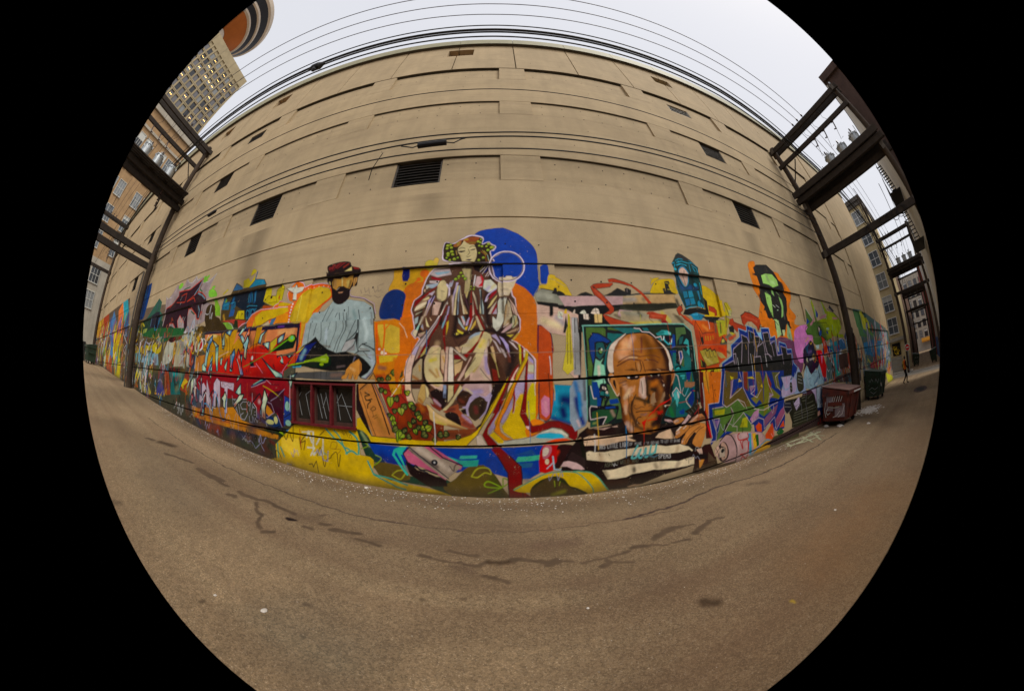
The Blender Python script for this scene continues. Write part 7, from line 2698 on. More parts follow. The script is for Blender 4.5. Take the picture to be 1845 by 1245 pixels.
# ------------------------------------------------------------------ wires along the alley
def wire(label, pts, r, m, group, name='power_line', n=6):
    P = []
    pts = [np.array(p, float) for p in pts]
    for p, q in zip(pts[:-1], pts[1:]):
        L_ = np.linalg.norm(q-p)
        for k in range(10):
            t_ = k/10; P.append(p+(q-p)*t_-np.array([0, 0, .0022*L_*L_/8*4*t_*(1-t_)*.25]))
    P.append(pts[-1])
    return tag(MB().tube(P, r, n).build(name, m, smooth=True), label, 'power line', group)
g1 = 'thin high wires over the alley'
for y, yl, lb in ((.95, .9, 'thin high wire farthest from the garage wall'), (1.36, 1.4, 'middle one of the three thin high wires'), (1.78, 1.85, 'thin high wire nearest the garage roof edge')):
    k = (12.55-1.6)
    wire(lb, [(-36, yl, 14.85), (-16.3, yl, 14.0), (0, y+.05, 12.35), (14.3, y, 12.5), (38, y, 12.4), (56, y, 11.9), (82, y, 11.7)], .016, M['wire'], g1)
g2 = 'black cables seen against the sky along the roof edge'
for y, z, r, lb in ((2.05, 11.3, 0.021, 'topmost black cable of the bundle above the roof edge'), (2.2, 11.27, .046, 'thick knobbly black cable of the bundle above the roof edge'), (2.27, 11.2, .033, 'second thick black cable under the knobbly one'), (2.44, 11.22, .028, 'lowest black cable of the bundle, next to the roof edge')):
    wire(lb, [(-36, y+1.0, z+1.6), (-16.3, y+.45, z+1.25), (-8, y+.1, z+.35), (0, y, z), (8, y+.05, z-.05), (14.3, y+.3, z-.1), (38, y, z-.4), (56, y, z-1)], r, M['cable'], g2)
g3 = 'cables strung along the garage wall between the poles'
wire('thin straight cable high across the bare wall', [(-16.3, 3.86, 9.9), (0, 3.86, 9.8), (14.3, 3.9, 9.6)], .015, M['cable'], g3)
wire('upper of the three cables across the middle of the wall', [(-16.3, 3.92, 7.45), (0, 3.92, 7.35), (14.3, 3.75, 7.9)], .02, M['cable'], g3)
wire('middle cable across the wall carrying the black splice box', [(-16.3, 3.94, 7.2), (-9.8, 3.94, 7.18), (-4, 3.94, 7.1), (0, 3.94, 7.2), (14.3, 3.8, 7.6)], .022, M['cable'], g3)
wire('lowest of the three cables across the middle of the wall', [(-16.3, 3.95, 7.0), (0, 3.95, 6.72), (14.3, 3.85, 7.0)], .018, M['cable'], g3)
# bolted steel plates where beams meet poles, loops of service cable on the low beam
for fr_, z0_, ya, yb_, zs in ((fr_r, -.68, 3.93, -1.75, (12.2, 6.1, 8.55)), (fr_l, .93, 4.0, -1.85, (13.7, 7.0, 6.5, 9.7)), (fr_r2, -1.35, 2.7, -1.95, (12.1, 6.3))):
    pl = None
    for z in zs:
        for y in (ya, yb_):
            if pl is None:
                q = MB().box(-.012, .0, -.1, .1, -.16, .16)
                for bz in (-.1, .1): q.tube([(-.03, 0, bz), (-.011, 0, bz)], .022, 6)
                pl = q.build('bolt_plate', M['louver'], fr_); pl.location = (-.345, y, z-z0_)
            else: share(pl, 'bolt_plate', fr_, (-.345, y, z-z0_))
    zl = zs[1]-z0_
    for k in range(7 if fr_ is not fr_r2 else 0):
        y = random.uniform(-1.0, 2.8); h = random.uniform(.2, .55); d_ = random.uniform(.12, .35); x_ = -.36
        MB().tube([(x_, y+d_*math.sin(t_/9*math.pi*1.9), zl+.1-h*.5*(1-math.cos(t_/9*math.pi*1.9))) for t_ in range(10)], .013, 5).build('cable_loop', M['cable'], fr_)
g4 = 'service wires between the far timber frames'
for k, (y, z) in enumerate(((1.9, 9.9), (1.5, 9.5), (1.0, 8.1), (-.4, 7.6), (-1.1, 10.4))):
    wire(('service wire nearest the wall beyond the right deck', 'second service wire from the wall beyond the right deck', 'service wire in mid alley beyond the right deck', 'lowest service wire beyond the right deck', 'service wire on the white brick side beyond the right deck')[k], [(14.5, y, z), (26, y+.1, z-.3), (38, y*.8, z-.2), (56, y, z-.6), (82, y, z-1.2)], .016, M['cable'], g4)
for k, (y, z) in enumerate(((2.6, 10.9), (2.1, 10.7), (1.4, 9.0), (.3, 8.6))):
    wire(('service wire nearest the wall beyond the left deck', 'second service wire from the wall beyond the left deck', 'service wire in mid alley beyond the left deck', 'lowest service wire beyond the left deck')[k], [(-16.5, y, z), (-26, y, z+.1), (-36, y*.9, z+.4)], .016, M['cable'], g4)
for fx, zz in ((fr_l2, 10.9-1.6), (fr_l, 8.2)):
    sp0 = None
    for k in range(8):
        if sp0 is None: sp0 = MB().lathe((0, 0, 0), [(0, -.1), (.08, -.1), (.04, -.03), (.08, .04), (.04, .08), (.07, .12), (0, .12)], 8).build('spool_insulator', M['porcelain'], fx); sp0.location = (.3, 2.7, zz)
        else: share(sp0, 'spool_insulator', fx, (.3, 2.7-.02*k, zz+.32*k))
    MB().box(.24, .36, 2.74, 2.8, zz-.3, zz+2.6).build('rack_rail', M['beam'], fx)

sb = thing('splice_box', 'long black cable splice box hanging on the middle wall cable', 'cable box', (-1.38, 3.94, 7.02))
MB().tube([(-.33, 0, 0), (.33, 0, .02)], .075, 10).build('case', M['cable'], sb)
MB().tube([(-.33, 0, 0), (-.45, 0, -.05), (-.6, 0, .02), (-.75, 0, .08)], .016, 6).build('cable_tail', M['cable'], sb)
MB().tube([(.33, 0, .02), (.5, 0, -.03), (.65, 0, .1), (.75, 0, .14)], .016, 6).build('cable_tail', M['cable'], sb)
sb2 = thing('splice_box', 'small black splice on the wall cable beside the left pole', 'cable box', (-9.6, 3.93, 7.08))
MB().tube([(-.3, 0, 0), (-.22, 0, 0), (.22, 0, .02), (.3, 0, .02)], [.03, .065, .065, .03], 10).build('case', M['cable'], sb2)
sb3 = thing('splice_closure', 'dark drooping splice closure on the cable bundle above the roof', 'cable box', (-5.75, 2.24, 11.15))
MB().tube([(-.32, 0, .1), (-.1, 0, .02), (.14, 0, -.02), (.3, 0, .1)], [.05, .14, .15, .05], 10).tube([(.0, 0, -.1), (.04, 0, -.28), (.03, 0, -.36)], [.09, .08, .03], 8).build('case', M['cable'], sb3)
drops = wire('thin drop cable hanging from the wall cable to the louver', [(-2.55, 3.93, 6.95), (-2.8, 4.1, 6.6), (-2.9, 4.27, 6.4)], .01, M['cable'], g3)
# ------------------------------------------------------------------ dumpsters
def make_bin(name, label, lx, ly, h, m, lidm, tall=False):
    t_ = thing(name, label, 'dumpster', group='steel dumpsters along the alley')
    b_ = MB(); z0 = .17; d = .06
    # tapered body: x half lx, y half ly
    pr = [(-lx, -ly+.10), (-lx, ly), (lx, ly), (lx, -ly+.10)]
    v = [(-lx+.05, -ly+.2, z0), (lx-.05, -ly+.2, z0), (lx-.05, ly, z0), (-lx+.05, ly, z0), (-lx, -ly, h-.22), (lx, -ly, h-.22), (lx, ly, h), (-lx, ly, h)]
    b_.add(v, [(0, 3, 2, 1), (0, 1, 5, 4), (1, 2, 6, 5), (2, 3, 7, 6), (3, 0, 4, 7)])
    b_.build('body', m, t_, bevel=.012)
    rb = MB()
    rb.box(-lx-.03, lx+.03, -ly-.035, -ly+.02, h-.30, h-.21); rb.box(-lx-.035, -lx+.01, -ly+.021, ly, h-.30, h-.22); rb.box(lx-.01, lx+.035, -ly+.021, ly, h-.30, h-.22); rb.build('rim', m, t_)
    r0 = MB().prism([(-ly+.17, z0+.06), (-ly+.13, z0+.06), (-ly-.03, h-.31), (-ly+.02, h-.31)], 'X', -.03, .03).build('rib', m, t_); r0.location = (-lx*.5, 0, 0); share(r0, 'rib', t_, (lx*.5, 0, 0))
    for s_ in (-1, 1):
        MB().box(s_*lx-.06 if s_ < 0 else lx+.002, -lx-.002 if s_ < 0 else lx+.06, -.3, .3, h*.52, h*.52+.12).build('lift_pocket', m, t_)
    for s_ in (-1, 1):
        MB().add([(s_*lx*.5-lx*.485, -ly-.03, h-.2), (s_*lx*.5+lx*.485, -ly-.03, h-.2), (s_*lx*.5+lx*.485, ly+.02, h+.02), (s_*lx*.5-lx*.485, ly+.02, h+.02), (s_*lx*.5-lx*.485, -ly-.03, h-.16), (s_*lx*.5+lx*.485, -ly-.03, h-.16), (s_*lx*.5+lx*.485, ly+.02, h+.06), (s_*lx*.5-lx*.485, ly+.02, h+.06)],
                 [(0, 3, 2, 1), (4, 5, 6, 7), (0, 1, 5, 4), (1, 2, 6, 5), (2, 3, 7, 6), (3, 0, 4, 7)]).build('lid', lidm, t_, bevel=.01)
    MB().tube([(-lx*.98, ly+.04, h+.05), (lx*.98, ly+.04, h+.05)], .02, 8).build('hinge_bar', M['steel'], t_)
    w0 = MB().lathe((0, 0, 0), [(0, -.025), (.085, -.025), (.085, .025), (0, .025)], 14, 'X').box(-.035, -.027, -.02, .02, 0, .12).box(.027, .035, -.02, .02, 0, .12).build('caster', M['rubber'], t_)
    w0.location = (-lx+.15, -ly+.32, .085)
    for x_, y_ in ((lx-.15, -ly+.32), (-lx+.15, ly-.15), (lx-.15, ly-.15)): share(w0, 'caster', t_, (x_, y_, .085))
    return t_
def ribbons(name, strokes, wd, place, m, parent):
    """flat paint strokes on a panel; place(u, v) gives the 3D point, strokes are polylines in (u, v)"""
    q = MB()
    for st in strokes:
        for p0, p1 in zip(st[:-1], st[1:]):
            p0, p1 = np.array(p0, float), np.array(p1, float); d_ = p1-p0; n_ = np.array([-d_[1], d_[0]])/(np.linalg.norm(d_)+1e-9)*wd/2
            q.add([place(*(p0+n_)), place(*(p0-n_)), place(*(p1-n_)), place(*(p1+n_))], [(0, 1, 2, 3)])
    return tag(q.build(name, m, parent), kind='stuff')
rb_ = make_bin('dumpster', 'rust red dumpster with white tags on its end, against the wall', .78, .56, 1.27, M['red_bin'], M['bin_lid'])
rb_.location = (10.98, 3.62, float(gz(10.98))); rb_.rotation_euler = (0, R(2.2), R(-3))
lav = mat('lavender_overpaint', (.30, .24, .27), .7, .4, 6, .1, 25)
pp = MB(); pp.box(-.786, -.783, -.40, .02, .3, .72); pp.box(-.786, -.783, .1, .38, .5, .98); pp.build('paint_patch', lav, rb_)
ribbons('tag_lettering', [[(-.30, .95), (-.15, .62)], [(-.2, .97), (-.1, .66)], [(-.12, .96), (.0, .70)], [(-.02, .98), (.08, .74)], [(.06, .98), (.14, .8)], [(-.15, .62), (.05, .60), (.3, .64)], [(.22, .82), (.3, .6), (.4, .5), (.34, .38), (.22, .45)], [(.42, .8), (.46, .5), (.4, .3)], [(-.38, .66), (-.3, .4), (-.2, .35), (-.12, .3)], [(-.2, .5), (-.05, .34), (.1, .3)]], .02, lambda u, v: (-.7895, u*1.0, v), M['white'], rb_)
MB().box(-.2, .74, -.60, -.597, .985, 1.03).build('lid_edge_strip', M['white'], rb_)
gb_ = make_bin('dumpster', 'tall green dumpster with a paper notice, just past the right pole', .8, .55, 1.47, M['green_bin'], M['green_bin'])
gb_.location = (18.5, 3.6, float(gz(18.5))); gb_.rotation_euler = (0, R(2.2), R(-4))
ribbons('old_tags', [[(-.4, 1.0), (-.3, .8), (-.2, 1.02), (-.1, .8)], [(.0, .9), (.1, 1.05), (.2, .85), (.1, .8)], [(.25, 1.0), (.3, .7)], [(-.3, .6), (-.1, .5), (.1, .62), (.3, .5)], [(-.2, .4), (.0, .3), (.2, .42)]], .018, lambda u, v: (-.812, u, v), M['steel'], gb_)
nb = MB(); nb.box(-.3, .0, -.625, -.622, .62, 1.06); nt_ = nb.build('notice', M['paper'], gb_); nt_.location = (-.3, .16, 0)
gl = place_copy(gb_, (-30.8, 2.85, float(gz(-30.8))), R(6), 'green dumpster at the dim left end of the alley'); gl.rotation_euler = (0, R(1), R(6))
g2_ = place_copy(gb_, (47, 1.9, float(gz(47))), R(2), 'green dumpster past the cross street on the no-entry sign side')
g3_ = place_copy(gb_, (46, -1.0, float(gz(46))), R(180), 'green dumpster past the cross street on the white brick side')

# ------------------------------------------------------------------ person in the orange vest
def make_person():
    t_ = thing('person', 'person in an orange safety vest with yellow cross walking away, hands low', 'person', (25.35, 2.15, float(gz(25.35))), R(-62))
    # local frame: walks along +X, left is +Y; joints (x, y, z, radius)
    J = {'pelvis': (0, 0, .93, .155, .12), 'waist': (.0, 0, 1.08, .145, .105), 'chest': (.02, 0, 1.30, .175, .12), 'neckb': (.01, 0, 1.45, .09, .08), 'neck': (.03, 0, 1.52, .058, .058), 'head': (.05, 0, 1.63, .085, .095), 'crown': (.04, 0, 1.72, .07, .08),
         'hipL': (0, .1, .88, .095, .095), 'kneeL': (.2, .11, .5, .065, .065), 'ankL': (.16, .11, .1, .045, .045), 'toeL': (.34, .12, .045, .04, .035),
         'hipR': (0, -.1, .88, .095, .095), 'kneeR': (-.02, -.11, .49, .065, .065), 'ankR': (-.28, -.11, .14, .045, .045), 'toeR': (-.16, -.12, .045, .04, .035),
         'shL': (.01, .19, 1.4, .068, .068), 'elL': (-.1, .26, 1.13, .048, .048), 'wrL': (-.02, .25, .89, .034, .034), 'haL': (.02, .245, .79, .036, .03),
         'shR': (.01, -.19, 1.4, .068, .068), 'elR': (.02, -.26, 1.12, .048, .048), 'wrR': (.18, -.24, .93, .034, .034), 'haR': (.24, -.235, .84, .036, .03)}
    E_ = [('pelvis', 'waist'), ('waist', 'chest'), ('chest', 'neckb'), ('neckb', 'neck'), ('neck', 'head'), ('head', 'crown')]
    for s in 'LR': E_ += [('pelvis', 'hip'+s), ('hip'+s, 'knee'+s), ('knee'+s, 'ank'+s), ('ank'+s, 'toe'+s), ('chest', 'sh'+s), ('sh'+s, 'el'+s), ('el'+s, 'wr'+s), ('wr'+s, 'ha'+s)]
    fing = []
    for s, yy in (('L', 1), ('R', -1)):
        hx, hy, hz = J['ha'+s][:3]
        for k, (dx, ln) in enumerate(((-.03, .07), (-.01, .085), (.012, .08), (.032, .065))):
            J['f%d%s' % (k, s)] = (hx+dx+.01, hy, hz-.05, .012, .012); J['g%d%s' % (k, s)] = (hx+dx+.025, hy-yy*.015, hz-.05-ln*.8, .010, .010)
            E_ += [('ha'+s, 'f%d%s' % (k, s)), ('f%d%s' % (k, s), 'g%d%s' % (k, s))]
        J['th'+s] = (hx+.055, hy-yy*.02, hz-.02, .014, .014); E_.append(('ha'+s, 'th'+s))
    K = list(J); me = bpy.data.meshes.new('person_body'); me.from_pydata([J[k][:3] for k in K], [(K.index(a), K.index(b)) for a, b in E_], [])
    o = bpy.data.objects.new('body', me); col.objects.link(o)
    md = o.modifiers.new('skin', 'SKIN'); md.use_smooth_shade = True
    for i, k in enumerate(K): me.skin_vertices[0].data[i].radius = J[k][3:5]
    me.skin_vertices[0].data[0].use_root = True
    o.modifiers.new('sub', 'SUBSURF').levels = 2; o.modifiers['sub'].render_levels = 2
    bpy.context.view_layer.update(); dg = bpy.context.evaluated_depsgraph_get(); me2 = bpy.data.meshes.new_from_object(o.evaluated_get(dg)); bpy.data.objects.remove(o)
    skin = mat('skin', (.30, .17, .11), .6, .1, 6, 0); cloth = mat('black_clothes', (.012, .012, .014), .85, .3, 8, .1, 60); vest = mat('orange_vest', (.8, .16, .02), .7, .2, 6, .1, 40); hair = mat('dark_hair', (.012, .009, .007), .8, .3, 30, 0)
    for m_ in (cloth, vest, skin, hair): me2.materials.append(m_)
    for p in me2.polygons:
        x, y, z = p.center; p.use_smooth = True; i = 0
        if z > 1.535: i = 3 if (x < .06 or z > 1.69) else 2
        elif z > 1.49: i = 2
        elif .90 < z and abs(y) < .19: i = 1
        elif abs(y) > .2 and z < (.88 if y > 0 else .92) and z > .6: i = 2
        p.material_index = i
    b = bpy.data.objects.new('body', me2); col.objects.link(b); b.parent = t_
    yel = mat('yellow_reflective_tape', (.8, .62, .02), .5, .1, 6, 0)
    q = MB()
    for s in (-1, 1):
        pts = [(-.145, s*.13, 1.42), (-.165, s*.06, 1.3), (-.155, 0, 1.2), (-.15, -s*.08, 1.08), (-.145, -s*.12, .98)]
        for p0, p1 in zip(pts[:-1], pts[1:]): q.add([(p0[0], p0[1]-.03, p0[2]), (p0[0], p0[1]+.03, p0[2]), (p1[0], p1[1]+.03, p1[2]), (p1[0], p1[1]-.03, p1[2]), (p0[0]+.012, p0[1]-.03, p0[2]), (p0[0]+.012, p0[1]+.03, p0[2]), (p1[0]+.012, p1[1]+.03, p1[2]), (p1[0]+.012, p1[1]-.03, p1[2])], [(0, 1, 2, 3), (4, 7, 6, 5), (0, 3, 7, 4), (1, 5, 6, 2), (0, 4, 5, 1), (3, 2, 6, 7)])
    q.build('vest_tape', yel, t_)
    t_.scale = (1.06, 1.12, 1.06)
    return t_
make_person()

# ------------------------------------------------------------------ cross street, kerb, sign
def strip(name, x0, x1, y0, y1, dz, m, kind='structure'):
    xs_ = np.linspace(x0, x1, max(2, int((x1-x0)/1.5)+1)); return tag(ground_sheet(name, xs_, [y0, (y0+y1)/2, y1], dz, m), kind=kind)
M['street'] = mat('worn_street_asphalt', (.24, .21, .17), .9, .2, 1.2, .2, 90)
M['walk'] = mat('pale_sidewalk', (.42, .37, .29), .9, .2, 1.5, .15, 60)
strip('cross_street', 33.6, 38.8, -60, 60, .004, M['street'])
kb = MB()
for y0, y1 in ((2.2, 30), (-30, -2.1)):
    z = float(gz(40)); kb.box(38.9, 40.4, y0, y1, z-.3, z+.10)
tag(kb.build('sidewalk', M['walk']), kind='structure')
strip('street_line', 38.35, 38.5, -30, 30, .008, M['white'])
z = float(gz(37.2))
sg = thing('no_entry_sign', 'round red no-entry sign on a thin post by the beige building', 'road sign', (37.0, 2.5, z))
MB().tube([(0, 0, 0), (0, 0, 2.8)], .03, 8).build('post', M['steel'], sg)
red = mat('sign_red', (.6, .012, .02), .5, .1, 4, 0)
MB().box(-.045, -.033, -.31, .31, 2.1, 2.72).build('backing_plate', M['white'], sg)
MB().lathe((-.05, 0, 2.41), [(0, -.004), (.28, -.004), (.28, .004), (0, .004)], 28, 'X').build('disc', red, sg)
MB().box(-.062, -.056, -.2, .2, 2.36, 2.46).build('bar', M['white'], sg)

# ------------------------------------------------------------------ buildings round the garage
def facade_windows(t_, X, ys, zs, wd, h, fm, pm, face=-1, bars=1, lit=None, inset=.06):
    """windows in the plane x = X looking along face; each is a window part with frame bars and a pane"""
    d = face; src = {}
    for zi, z in enumerate(zs):
        for yi, y in enumerate(ys):
            if 'w' not in src:
                f_ = MB(); e_ = .07
                f_.box(min(0, d*.08), max(0, d*.08), -wd/2-e_, -wd/2, -h/2, h/2).box(min(0, d*.08), max(0, d*.08), wd/2, wd/2+e_, -h/2, h/2).box(min(0, d*.09), max(0, d*.09), -wd/2-e_, wd/2+e_, h/2, h/2+e_).box(min(0, d*.12), max(0, d*.12), -wd/2-e_-.04, wd/2+e_+.04, -h/2-e_-.03, -h/2)
                for k in range(bars): 
                    yy = -wd/2+wd*(k+1)/(bars+1); f_.box(min(d*.002, d*.06), max(d*.002, d*.06), yy-.03, yy+.03, -h/2, h/2)
                if bars: f_.box(min(d*.003, d*.055), max(d*.003, d*.055), -wd/2, wd/2, -.03, .03)
                src['w'] = f_.build('window', fm, t_); wn = src['w']
                wn.location = (X, y, z)
            else: wn = share(src['w'], 'window', t_, (X, y, z))
            pk = random.choice((0, 0, 1, 2))
            if ('p', pk) not in src: src[('p', pk)] = MB().box(min(d*.004, d*.02), max(d*.004, d*.02), -wd/2+.001, wd/2-.001, -h/2+.001, h/2-.001).build('pane', (pm, M['pane_dark'], M['pane_pale'])[pk], wn)
            else: share(src[('p', pk)], 'pane', wn, (0, 0, 0))
            if bars and random.random() < .4:
                bh = h*random.uniform(.2, .55)
                MB().box(min(d*.021, d*.026), max(d*.021, d*.026), -wd/2+.002, wd/2-.002, h/2-bh, h/2-.002).build('blind', M['wframe'], wn)
            if lit and lit(zi, yi):
                for dy in (-.22, .22):
                    if 'l' not in src: src['l'] = MB().box(d*.03 if d < 0 else .03, d*.03 if d < 0 else .03, -.1, .1, -.18, .08).build('lamp', M['lamp'], wn); src['l'].location = (0, dy*wd, .1)
                    else: share(src['l'], 'lamp', wn, (0, dy*wd, .1))
M['wframe'] = mat('pale_window_frame', (.55, .55, .5), .6, .15, 8, 0)
M['pane_dark'] = glass('dark_pane', (.03, .032, .036), .12); M['pane_pale'] = glass('pale_pane', (.20, .21, .21), .3)
M['lamp'] = emit('warm_window_lamp', (1, .62, .18), 3.0)
M['tower'] = mat('tan_precast', (.36, .29, .17), .85, .2, .3, .1, 10)
M['tower_glass'] = glass('bluish_window_glass', (.13, .125, .13), .25)
ht = thing('hotel_tower', 'tall tan tower with a grid of square windows, some lit', 'tower')
HX, HY0, HY1, HZ = -82.0, -24.0, 13.2, 93.2
MB().box(-104, HX-.3, HY0, HY1, 0, HZ).build('wall', M['tower'], ht)
ycol = [HY1-1.6-2.35*k for k in range(15)]; zrow = [HZ-7.4-3.35*k for k in range(18)]
gd = MB()
for y in [HY1-.32]+[y-1.175 for y in ycol]: gd.box(HX-.298, HX+.0, y-.32, y+.32, 5, HZ)
for z in [HZ-2.2]+[z-1.68 for z in zrow]: gd.box(HX-.297, HX-.02, HY0, HY1-.01, z-.38 if z < HZ-3 else z-2.3, z+.38 if z < HZ-3 else HZ-.01)
gd.build('facade_grid', M['tower'], ht)
gl_ = MB()
for z in [z-1.68 for z in zrow]: gl_.box(HX-.02, HX+.03, HY0, HY1, z-.03, z+.03)
for y in [ycol[k]-1.175 for k in range(0, 15, 3)]: gl_.box(HX+.001, HX+.04, y-.03, y+.03, 5, HZ)
gl_.build('joint_lines', M['louver'], ht)
lits = {(3, 11), (4, 12), (5, 11), (6, 10), (7, 12), (8, 9), (9, 8), (2, 12), (1, 10), (10, 4), (9, 5), (8, 6), (11, 3), (0, 6), (1, 5), (1, 6), (1, 8), (2, 4), (2, 5), (3, 2), (2, 7), (4, 1), (5, 0), (0, 1), (3, 8), (4, 8), (6, 7), (5, 5), (1, 1), (0, 3), (1, 3), (2, 3), (6, 2), (7, 5), (8, 3)}
facade_windows(ht, HX-.29, ycol, zrow, 1.5, 2.3, M['louver'], M['tower_glass'], 1, 0, lambda z, y: (z, y) in lits)
# orange brick block in front of it
M['obrick'] = mat('orange_tan_brick', (.38, .24, .12), .9, .25, .8, .2, 30, streak=.3)
M['cream'] = mat('cream_stucco', (.40, .36, .29), .9, .2, .6, .1, 20, streak=.25)
M['wglass'] = glass('grey_window_glass', (.10, .115, .13), .2)
ob = thing('brick_building', 'orange tan brick building with white paned windows below the window-grid tower', 'building')
OX = -50.0
MB().box(-57, OX, -14, 8.6, 0, 36.5).build('wall', M['obrick'], ob)
MB().box(-57.2, OX+.35, -14.2, 8.8, 36.6, 37.6).box(-57, OX+.2, -14.1, 8.7, 33.2, 33.6).build('cornice', M['cream'], ob)
MB().box(OX-3, OX+.12, -13.9, 8.5, 1, 14).build('lower_storeys', M['cream'], ob)
facade_windows(ob, OX, [6.6, 4.6, .6, -1.4, -4.6], [31.2, 27.4, 23.6, 19.8, 16.2], 1.45, 2.2, M['wframe'], M['wglass'], 1, 2)
facade_windows(ob, OX+.12, [2.6, -.6, -3.6], [12, 8.9], 1.7, 2.0, M['wframe'], M['wglass'], 1, 2)
MB().box(OX+.12, OX+.4, -5, 3.6, 1.6, 3.9).build('loading_door', M['black'], ob)
# saucer lookout tower behind
st = thing('lookout_tower', 'round saucer-shaped lookout with orange underside and dark window bands', 'tower', (-118, -16.5, 0))
M['beige_ring'] = mat('beige_ring_concrete', (.55, .46, .36), .8, .15, .2, 0); M['orange_soffit'] = mat('orange_soffit', (.42, .12, .02), .7, .3, .1, 0); M['band'] = mat('dark_band_glass', (.015, .015, .018), .5, .2, .2, 0)
sh = MB().lathe((0, 0, 0), [(5, 0), (5, 132), (5.2, 133)], 28).build('shaft', M['beige_ring'], st)
MB().lathe((0, 0, 0), [(5.2, 130.6), (6, 131), (14.2, 137.0)], 56).build('underside', M['orange_soffit'], st, smooth=True)
MB().lathe((0, 0, 0), [(14.0, 136.8), (15.0, 137.2), (15.2, 138.2), (15.0, 138.3)], 56).build('lower_ring', M['beige_ring'], st)
MB().lathe((0, 0, 0), [(15.0, 138.2), (17.1, 140.6)], 56).build('lower_window_band', M['band'], st)
MB().lathe((0, 0, 0), [(17.0, 140.5), (17.9, 140.8), (18.1, 142), (17.9, 142.1)], 56).build('middle_ring', M['beige_ring'], st)
MB().lathe((0, 0, 0), [(17.9, 142), (20.3, 145.4)], 56).build('upper_window_band', M['band'], st)
MB().lathe((0, 0, 0), [(20.2, 145.3), (21.3, 146), (21.6, 148.5), (19, 149.5), (0, 150)], 56).build('top_ring', M['beige_ring'], st)

ow = MB().box(-13, 15.5, -12, -2.7, -2, 4.6).build('added_shade_wall', M['cream']); tag(ow, kind='structure')  # unseen wall added behind the camera to darken the near ground
# right: beige apartment block on the cross street
M['beige'] = mat('beige_render', (.58, .46, .25), .9, .2, .7, .12, 24, streak=.25)
ap = thing('apartment_building', 'beige apartment block with paired sash windows on the cross street', 'building')
AX = 40.5; az0 = float(gz(AX))
MB().box(AX, 52, 2.95, 18, az0-.5, 18.2).build('wall', M['beige'], ap)
MB().box(AX-.4, 52.2, 2.6, 18.2, 18.21, 18.75).box(AX-.22, 52.1, 2.75, 18.1, 17.7, 18.2).build('cornice', M['louver'], ap)
MB().box(AX-.35, AX-.002, 2.9, 18, 1.95, 2.3).build('ledge', M['cream'], ap)
MB().box(AX-.2, AX-.003, 2.97, 3.6, az0, 1.93).build('corner_pier', M['beige'], ap)
facade_windows(ap, AX, [4.35, 8.2], [16.4, 13.8, 11.2, 8.6, 6.0, 3.6], 1.35, 1.6, M['white'], M['wglass'], -1, 1)
yf = MB(); yf.box(AX-.04, AX-.003, 3.75, 4.95, .45, 1.75); yo = yf.build('shop_window', M['glass'], ap)
fl = MB()
for k in range(26): fl.lathe((AX-.045, 3.85+random.random()*1.0, .55+random.random()*.85), [(0, -.003), (.09, -.003), (.09, .003), (0, .003)], 8, 'X')
fl.build('yellow_flower_print', mat('flower_yellow', (.75, .48, .02), .6, .2, 5, 0), yo)
gd2 = MB()
for k in range(4): gd2.box(AX-.05+.006*(k % 2), AX-.004, 3.72, 5.4, az0+.05+.42*k, az0+.43+.42*k)
gd2.build('garage_door', M['cream'], ap)
# dark building end across the alley
M['dbrick'] = mat('dark_brown_brick', (.07, .042, .034), .9, .4, 2, .3, 40, streak=.3); M['wbrick'] = mat('white_painted_brick', (.55, .52, .46), .85, .2, 1.4, .25, 40, streak=.25); M['bluep'] = mat('blue_wall_paint', (.07, .16, .42), .7, .2, 1.5, .15, 40)
db = thing('brick_building', 'dark brick building end wall rising behind the right transformer deck', 'building')
MB().box(17.8, 31.5, -15, -2.1, -2.5, 15.6).build('wall', M['dbrick'], db)
MB().box(17.6, 31.6, -15.1, -2.0, 15.61, 16.1).build('coping', M['dbrick'], db)
MB().box(17.9, 31.4, -2.098, -1.98, 1.2, 15.5).build('alley_face', M['wbrick'], db); MB().box(17.92, 31.38, -2.097, -1.97, -2.4, 1.198).build('blue_base', M['bluep'], db)
MB().tube([(17.74, -2.3, -1), (17.74, -2.3, 15.4)], .06, 8).build('downpipe', M['steel'], db)
fe = thing('fire_escape', 'black iron fire escape hung on the white brick side wall', 'fire escape', (21, -1.97, 0))
for z in (6.4, 9.4):
    q = MB(); q.box(0, 3, .02, .95, z-.04, z)
    for k in range(16): q.box(k*.2-.008, k*.2+.008, .93, .946, z+.001, z+.95)
    q.box(-.02, 3.02, .92, .955, z+.951, z+.99); q.build('platform', M['cable'], fe)
    q = MB()
    for s_ in (0, .5): q.tube([(.4, .3+s_*.8, z), (2.6, .3+s_*.8, z+3.0)], .03, 6)
    for k in range(11): q.box(.4+.2*k, .58+.2*k, .31, .69, z+.28*k, z+.28*k+.02)
    q.build('stair', M['cable'], fe)
# beyond the cross street
wb = thing('brick_building', 'white painted brick building past the cross street with a blue foot', 'building')
MB().box(40.6, 62, -14, -2.4, -3, 12.5).build('wall', M['wbrick'], wb); MB().box(40.55, 62, -2.398, -2.32, -3, 1.0).build('blue_base', M['bluep'], wb); MB().box(40.4, 62.1, -14.1, -2.2, 12.51, 13).build('coping', M['cream'], wb)
M['rbrick'] = mat('red_brick', (.26, .07, .045), .9, .35, 2, .3, 40, streak=.3)
rb2 = thing('brick_building', 'red brick building farther along the alley beyond the white one', 'building')
MB().box(62.3, 100, -14, -2.0, -3.5, 13.5).build('wall', M['rbrick'], rb2); MB().box(62.2, 100.1, -14.1, -2.4, 13.51, 14).build('coping', M['dbrick'], rb2)
bb = thing('brick_building', 'brown brick building behind the beige apartment block along the alley', 'building')
MB().box(52.4, 100, 3.1, 16, -3.5, 12).build('wall', mat('brown_brick', (.16, .085, .05), .9, .35, 2, .3, 40, streak=.3), bb)
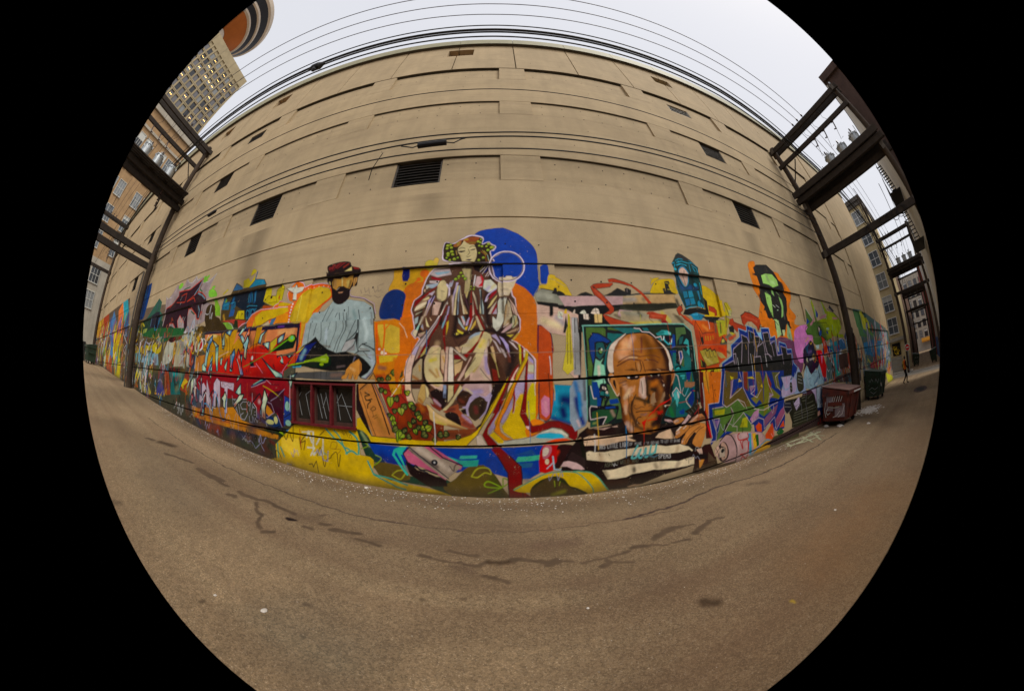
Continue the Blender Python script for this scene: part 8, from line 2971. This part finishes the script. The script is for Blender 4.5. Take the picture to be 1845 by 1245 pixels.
for k in range(6):
    MB().box(55+6*k, 56.4+6*k, 2.98, 3.098, 4, 6).build('window', M['wglass'], bb)
eb = thing('building', 'cream building with rows of windows closing the far end of the alley', 'building')
MB().box(118, 140, -14, 14, -4, 20).build('wall', M['cream'], eb)
facade_windows(eb, 118, [-3.2, -.9, 1.4, 3.7], [17.5, 14.5, 11.5, 8.5, 5.5, 2.5], 1.3, 1.9, M['dbrick'], M['wglass'], -1, 1)
aw = thing('awning', 'orange shop awning at the far end of the alley', 'awning', (117.9, 0, 0))
MB().prism([(0, 1.2), (-1.4, .4), (-1.4, .0), (-1.36, .0), (-1.36, .38), (0, 1.1)], 'Y', -3, 1.5).build('canopy', mat('orange_awning', (.6, .25, .02), .7, .2, 3, 0), aw)

# ------------------------------------------------------------------ litter
def bits(n, fn, size, name, m, label):
    q = MB()
    for i in range(n):
        x, y = fn(); z = float(gz(x)); s = size*random.uniform(.4, 1.3); an = random.random()*6.28; c, sn = math.cos(an), math.sin(an); h = s*random.uniform(.12, .4)
        p = [(-s, -s*.6), (s*.8, -s*.7), (s, s*.5), (-s*.5, s*.8)]; p = [(x+a*c-b*sn, y+a*sn+b*c) for a, b in p]
        q.add([(*k, z+.002) for k in p]+[(x+(k[0]-x)*.8, y+(k[1]-y)*.8, z+.002+h*random.uniform(.5, 1.2)) for k in p], [(0, 1, 2, 3), (4, 5, 6, 7), (0, 1, 5, 4), (1, 2, 6, 5), (2, 3, 7, 6), (3, 0, 4, 7)])
    return tag(q.build(name, m), label, kind='stuff')
def near_wall(): return random.uniform(-12, 9.8), 4.27-abs(random.gauss(0, .28))
bits(1300, near_wall, .011, 'litter_flakes', M['paper'], 'white paint flakes and scraps scattered along the foot of the wall')
bits(900, near_wall, .012, 'brown_litter', mat('brown_scraps', (.22, .11, .05), .9, .4, 20, 0), 'brown leaf crumbs scattered along the foot of the wall')
bits(700, lambda: (random.uniform(-12, 12), random.uniform(-1, 3.4)), .005, 'gravel', mat('pale_gravel', (.40, .34, .27), .9, .4, 20, 0), 'pale grit scattered over the alley')
def crumple(name, label, loc, s, n=7, m=None, group=None):
    bm = bmesh.new(); bmesh.ops.create_icosphere(bm, subdivisions=2, radius=s)
    for v in bm.verts: v.co = Vector((v.co.x*random.uniform(.7, 1.3), v.co.y*random.uniform(.7, 1.3), abs(v.co.z)*.45*random.uniform(.5, 1.4)))
    me = bpy.data.meshes.new(name); bm.to_mesh(me); bm.free(); me.materials.append(m or M['paper']); o = bpy.data.objects.new(name, me); col.objects.link(o); o.location = (loc[0], loc[1], float(gz(loc[0]))+.003); return tag(o, label, 'litter', group)
pile = bits(420, lambda: (13.9+random.gauss(0, .6), 3.1+random.gauss(0, .25)), .05, 'paper_pile', M['paper'], 'spilled heap of shredded white paper between the two right dumpsters')
g5 = 'white paper scraps lying on the alley'
for lb, x, y, s in (('crumpled white paper lying alone low on the left of the alley', -1.62, 1.02, .026), ('small pale scrap just left of the crumpled white paper', -2.02, .85, .014), ('white box scrap against the wall by the red dumpster', 10.25, 4.05, .10), ('flat white carton scrap in front of the red dumpster', 10.2, 3.45, .13),
                    ('white scrap out in the lane beside the red dumpster', 10.46, 2.36, .07), ('white scrap at the wall foot below the yellow mural hills', -2.2, 4.15, .035), ('tiny white scrap on the right wheel track', 3.79, 1.2, .018), ('pale scrap in the middle of the alley', .59, 1.6, .012)):
    crumple('paper_scrap', lb, (x, y), s, group=g5)
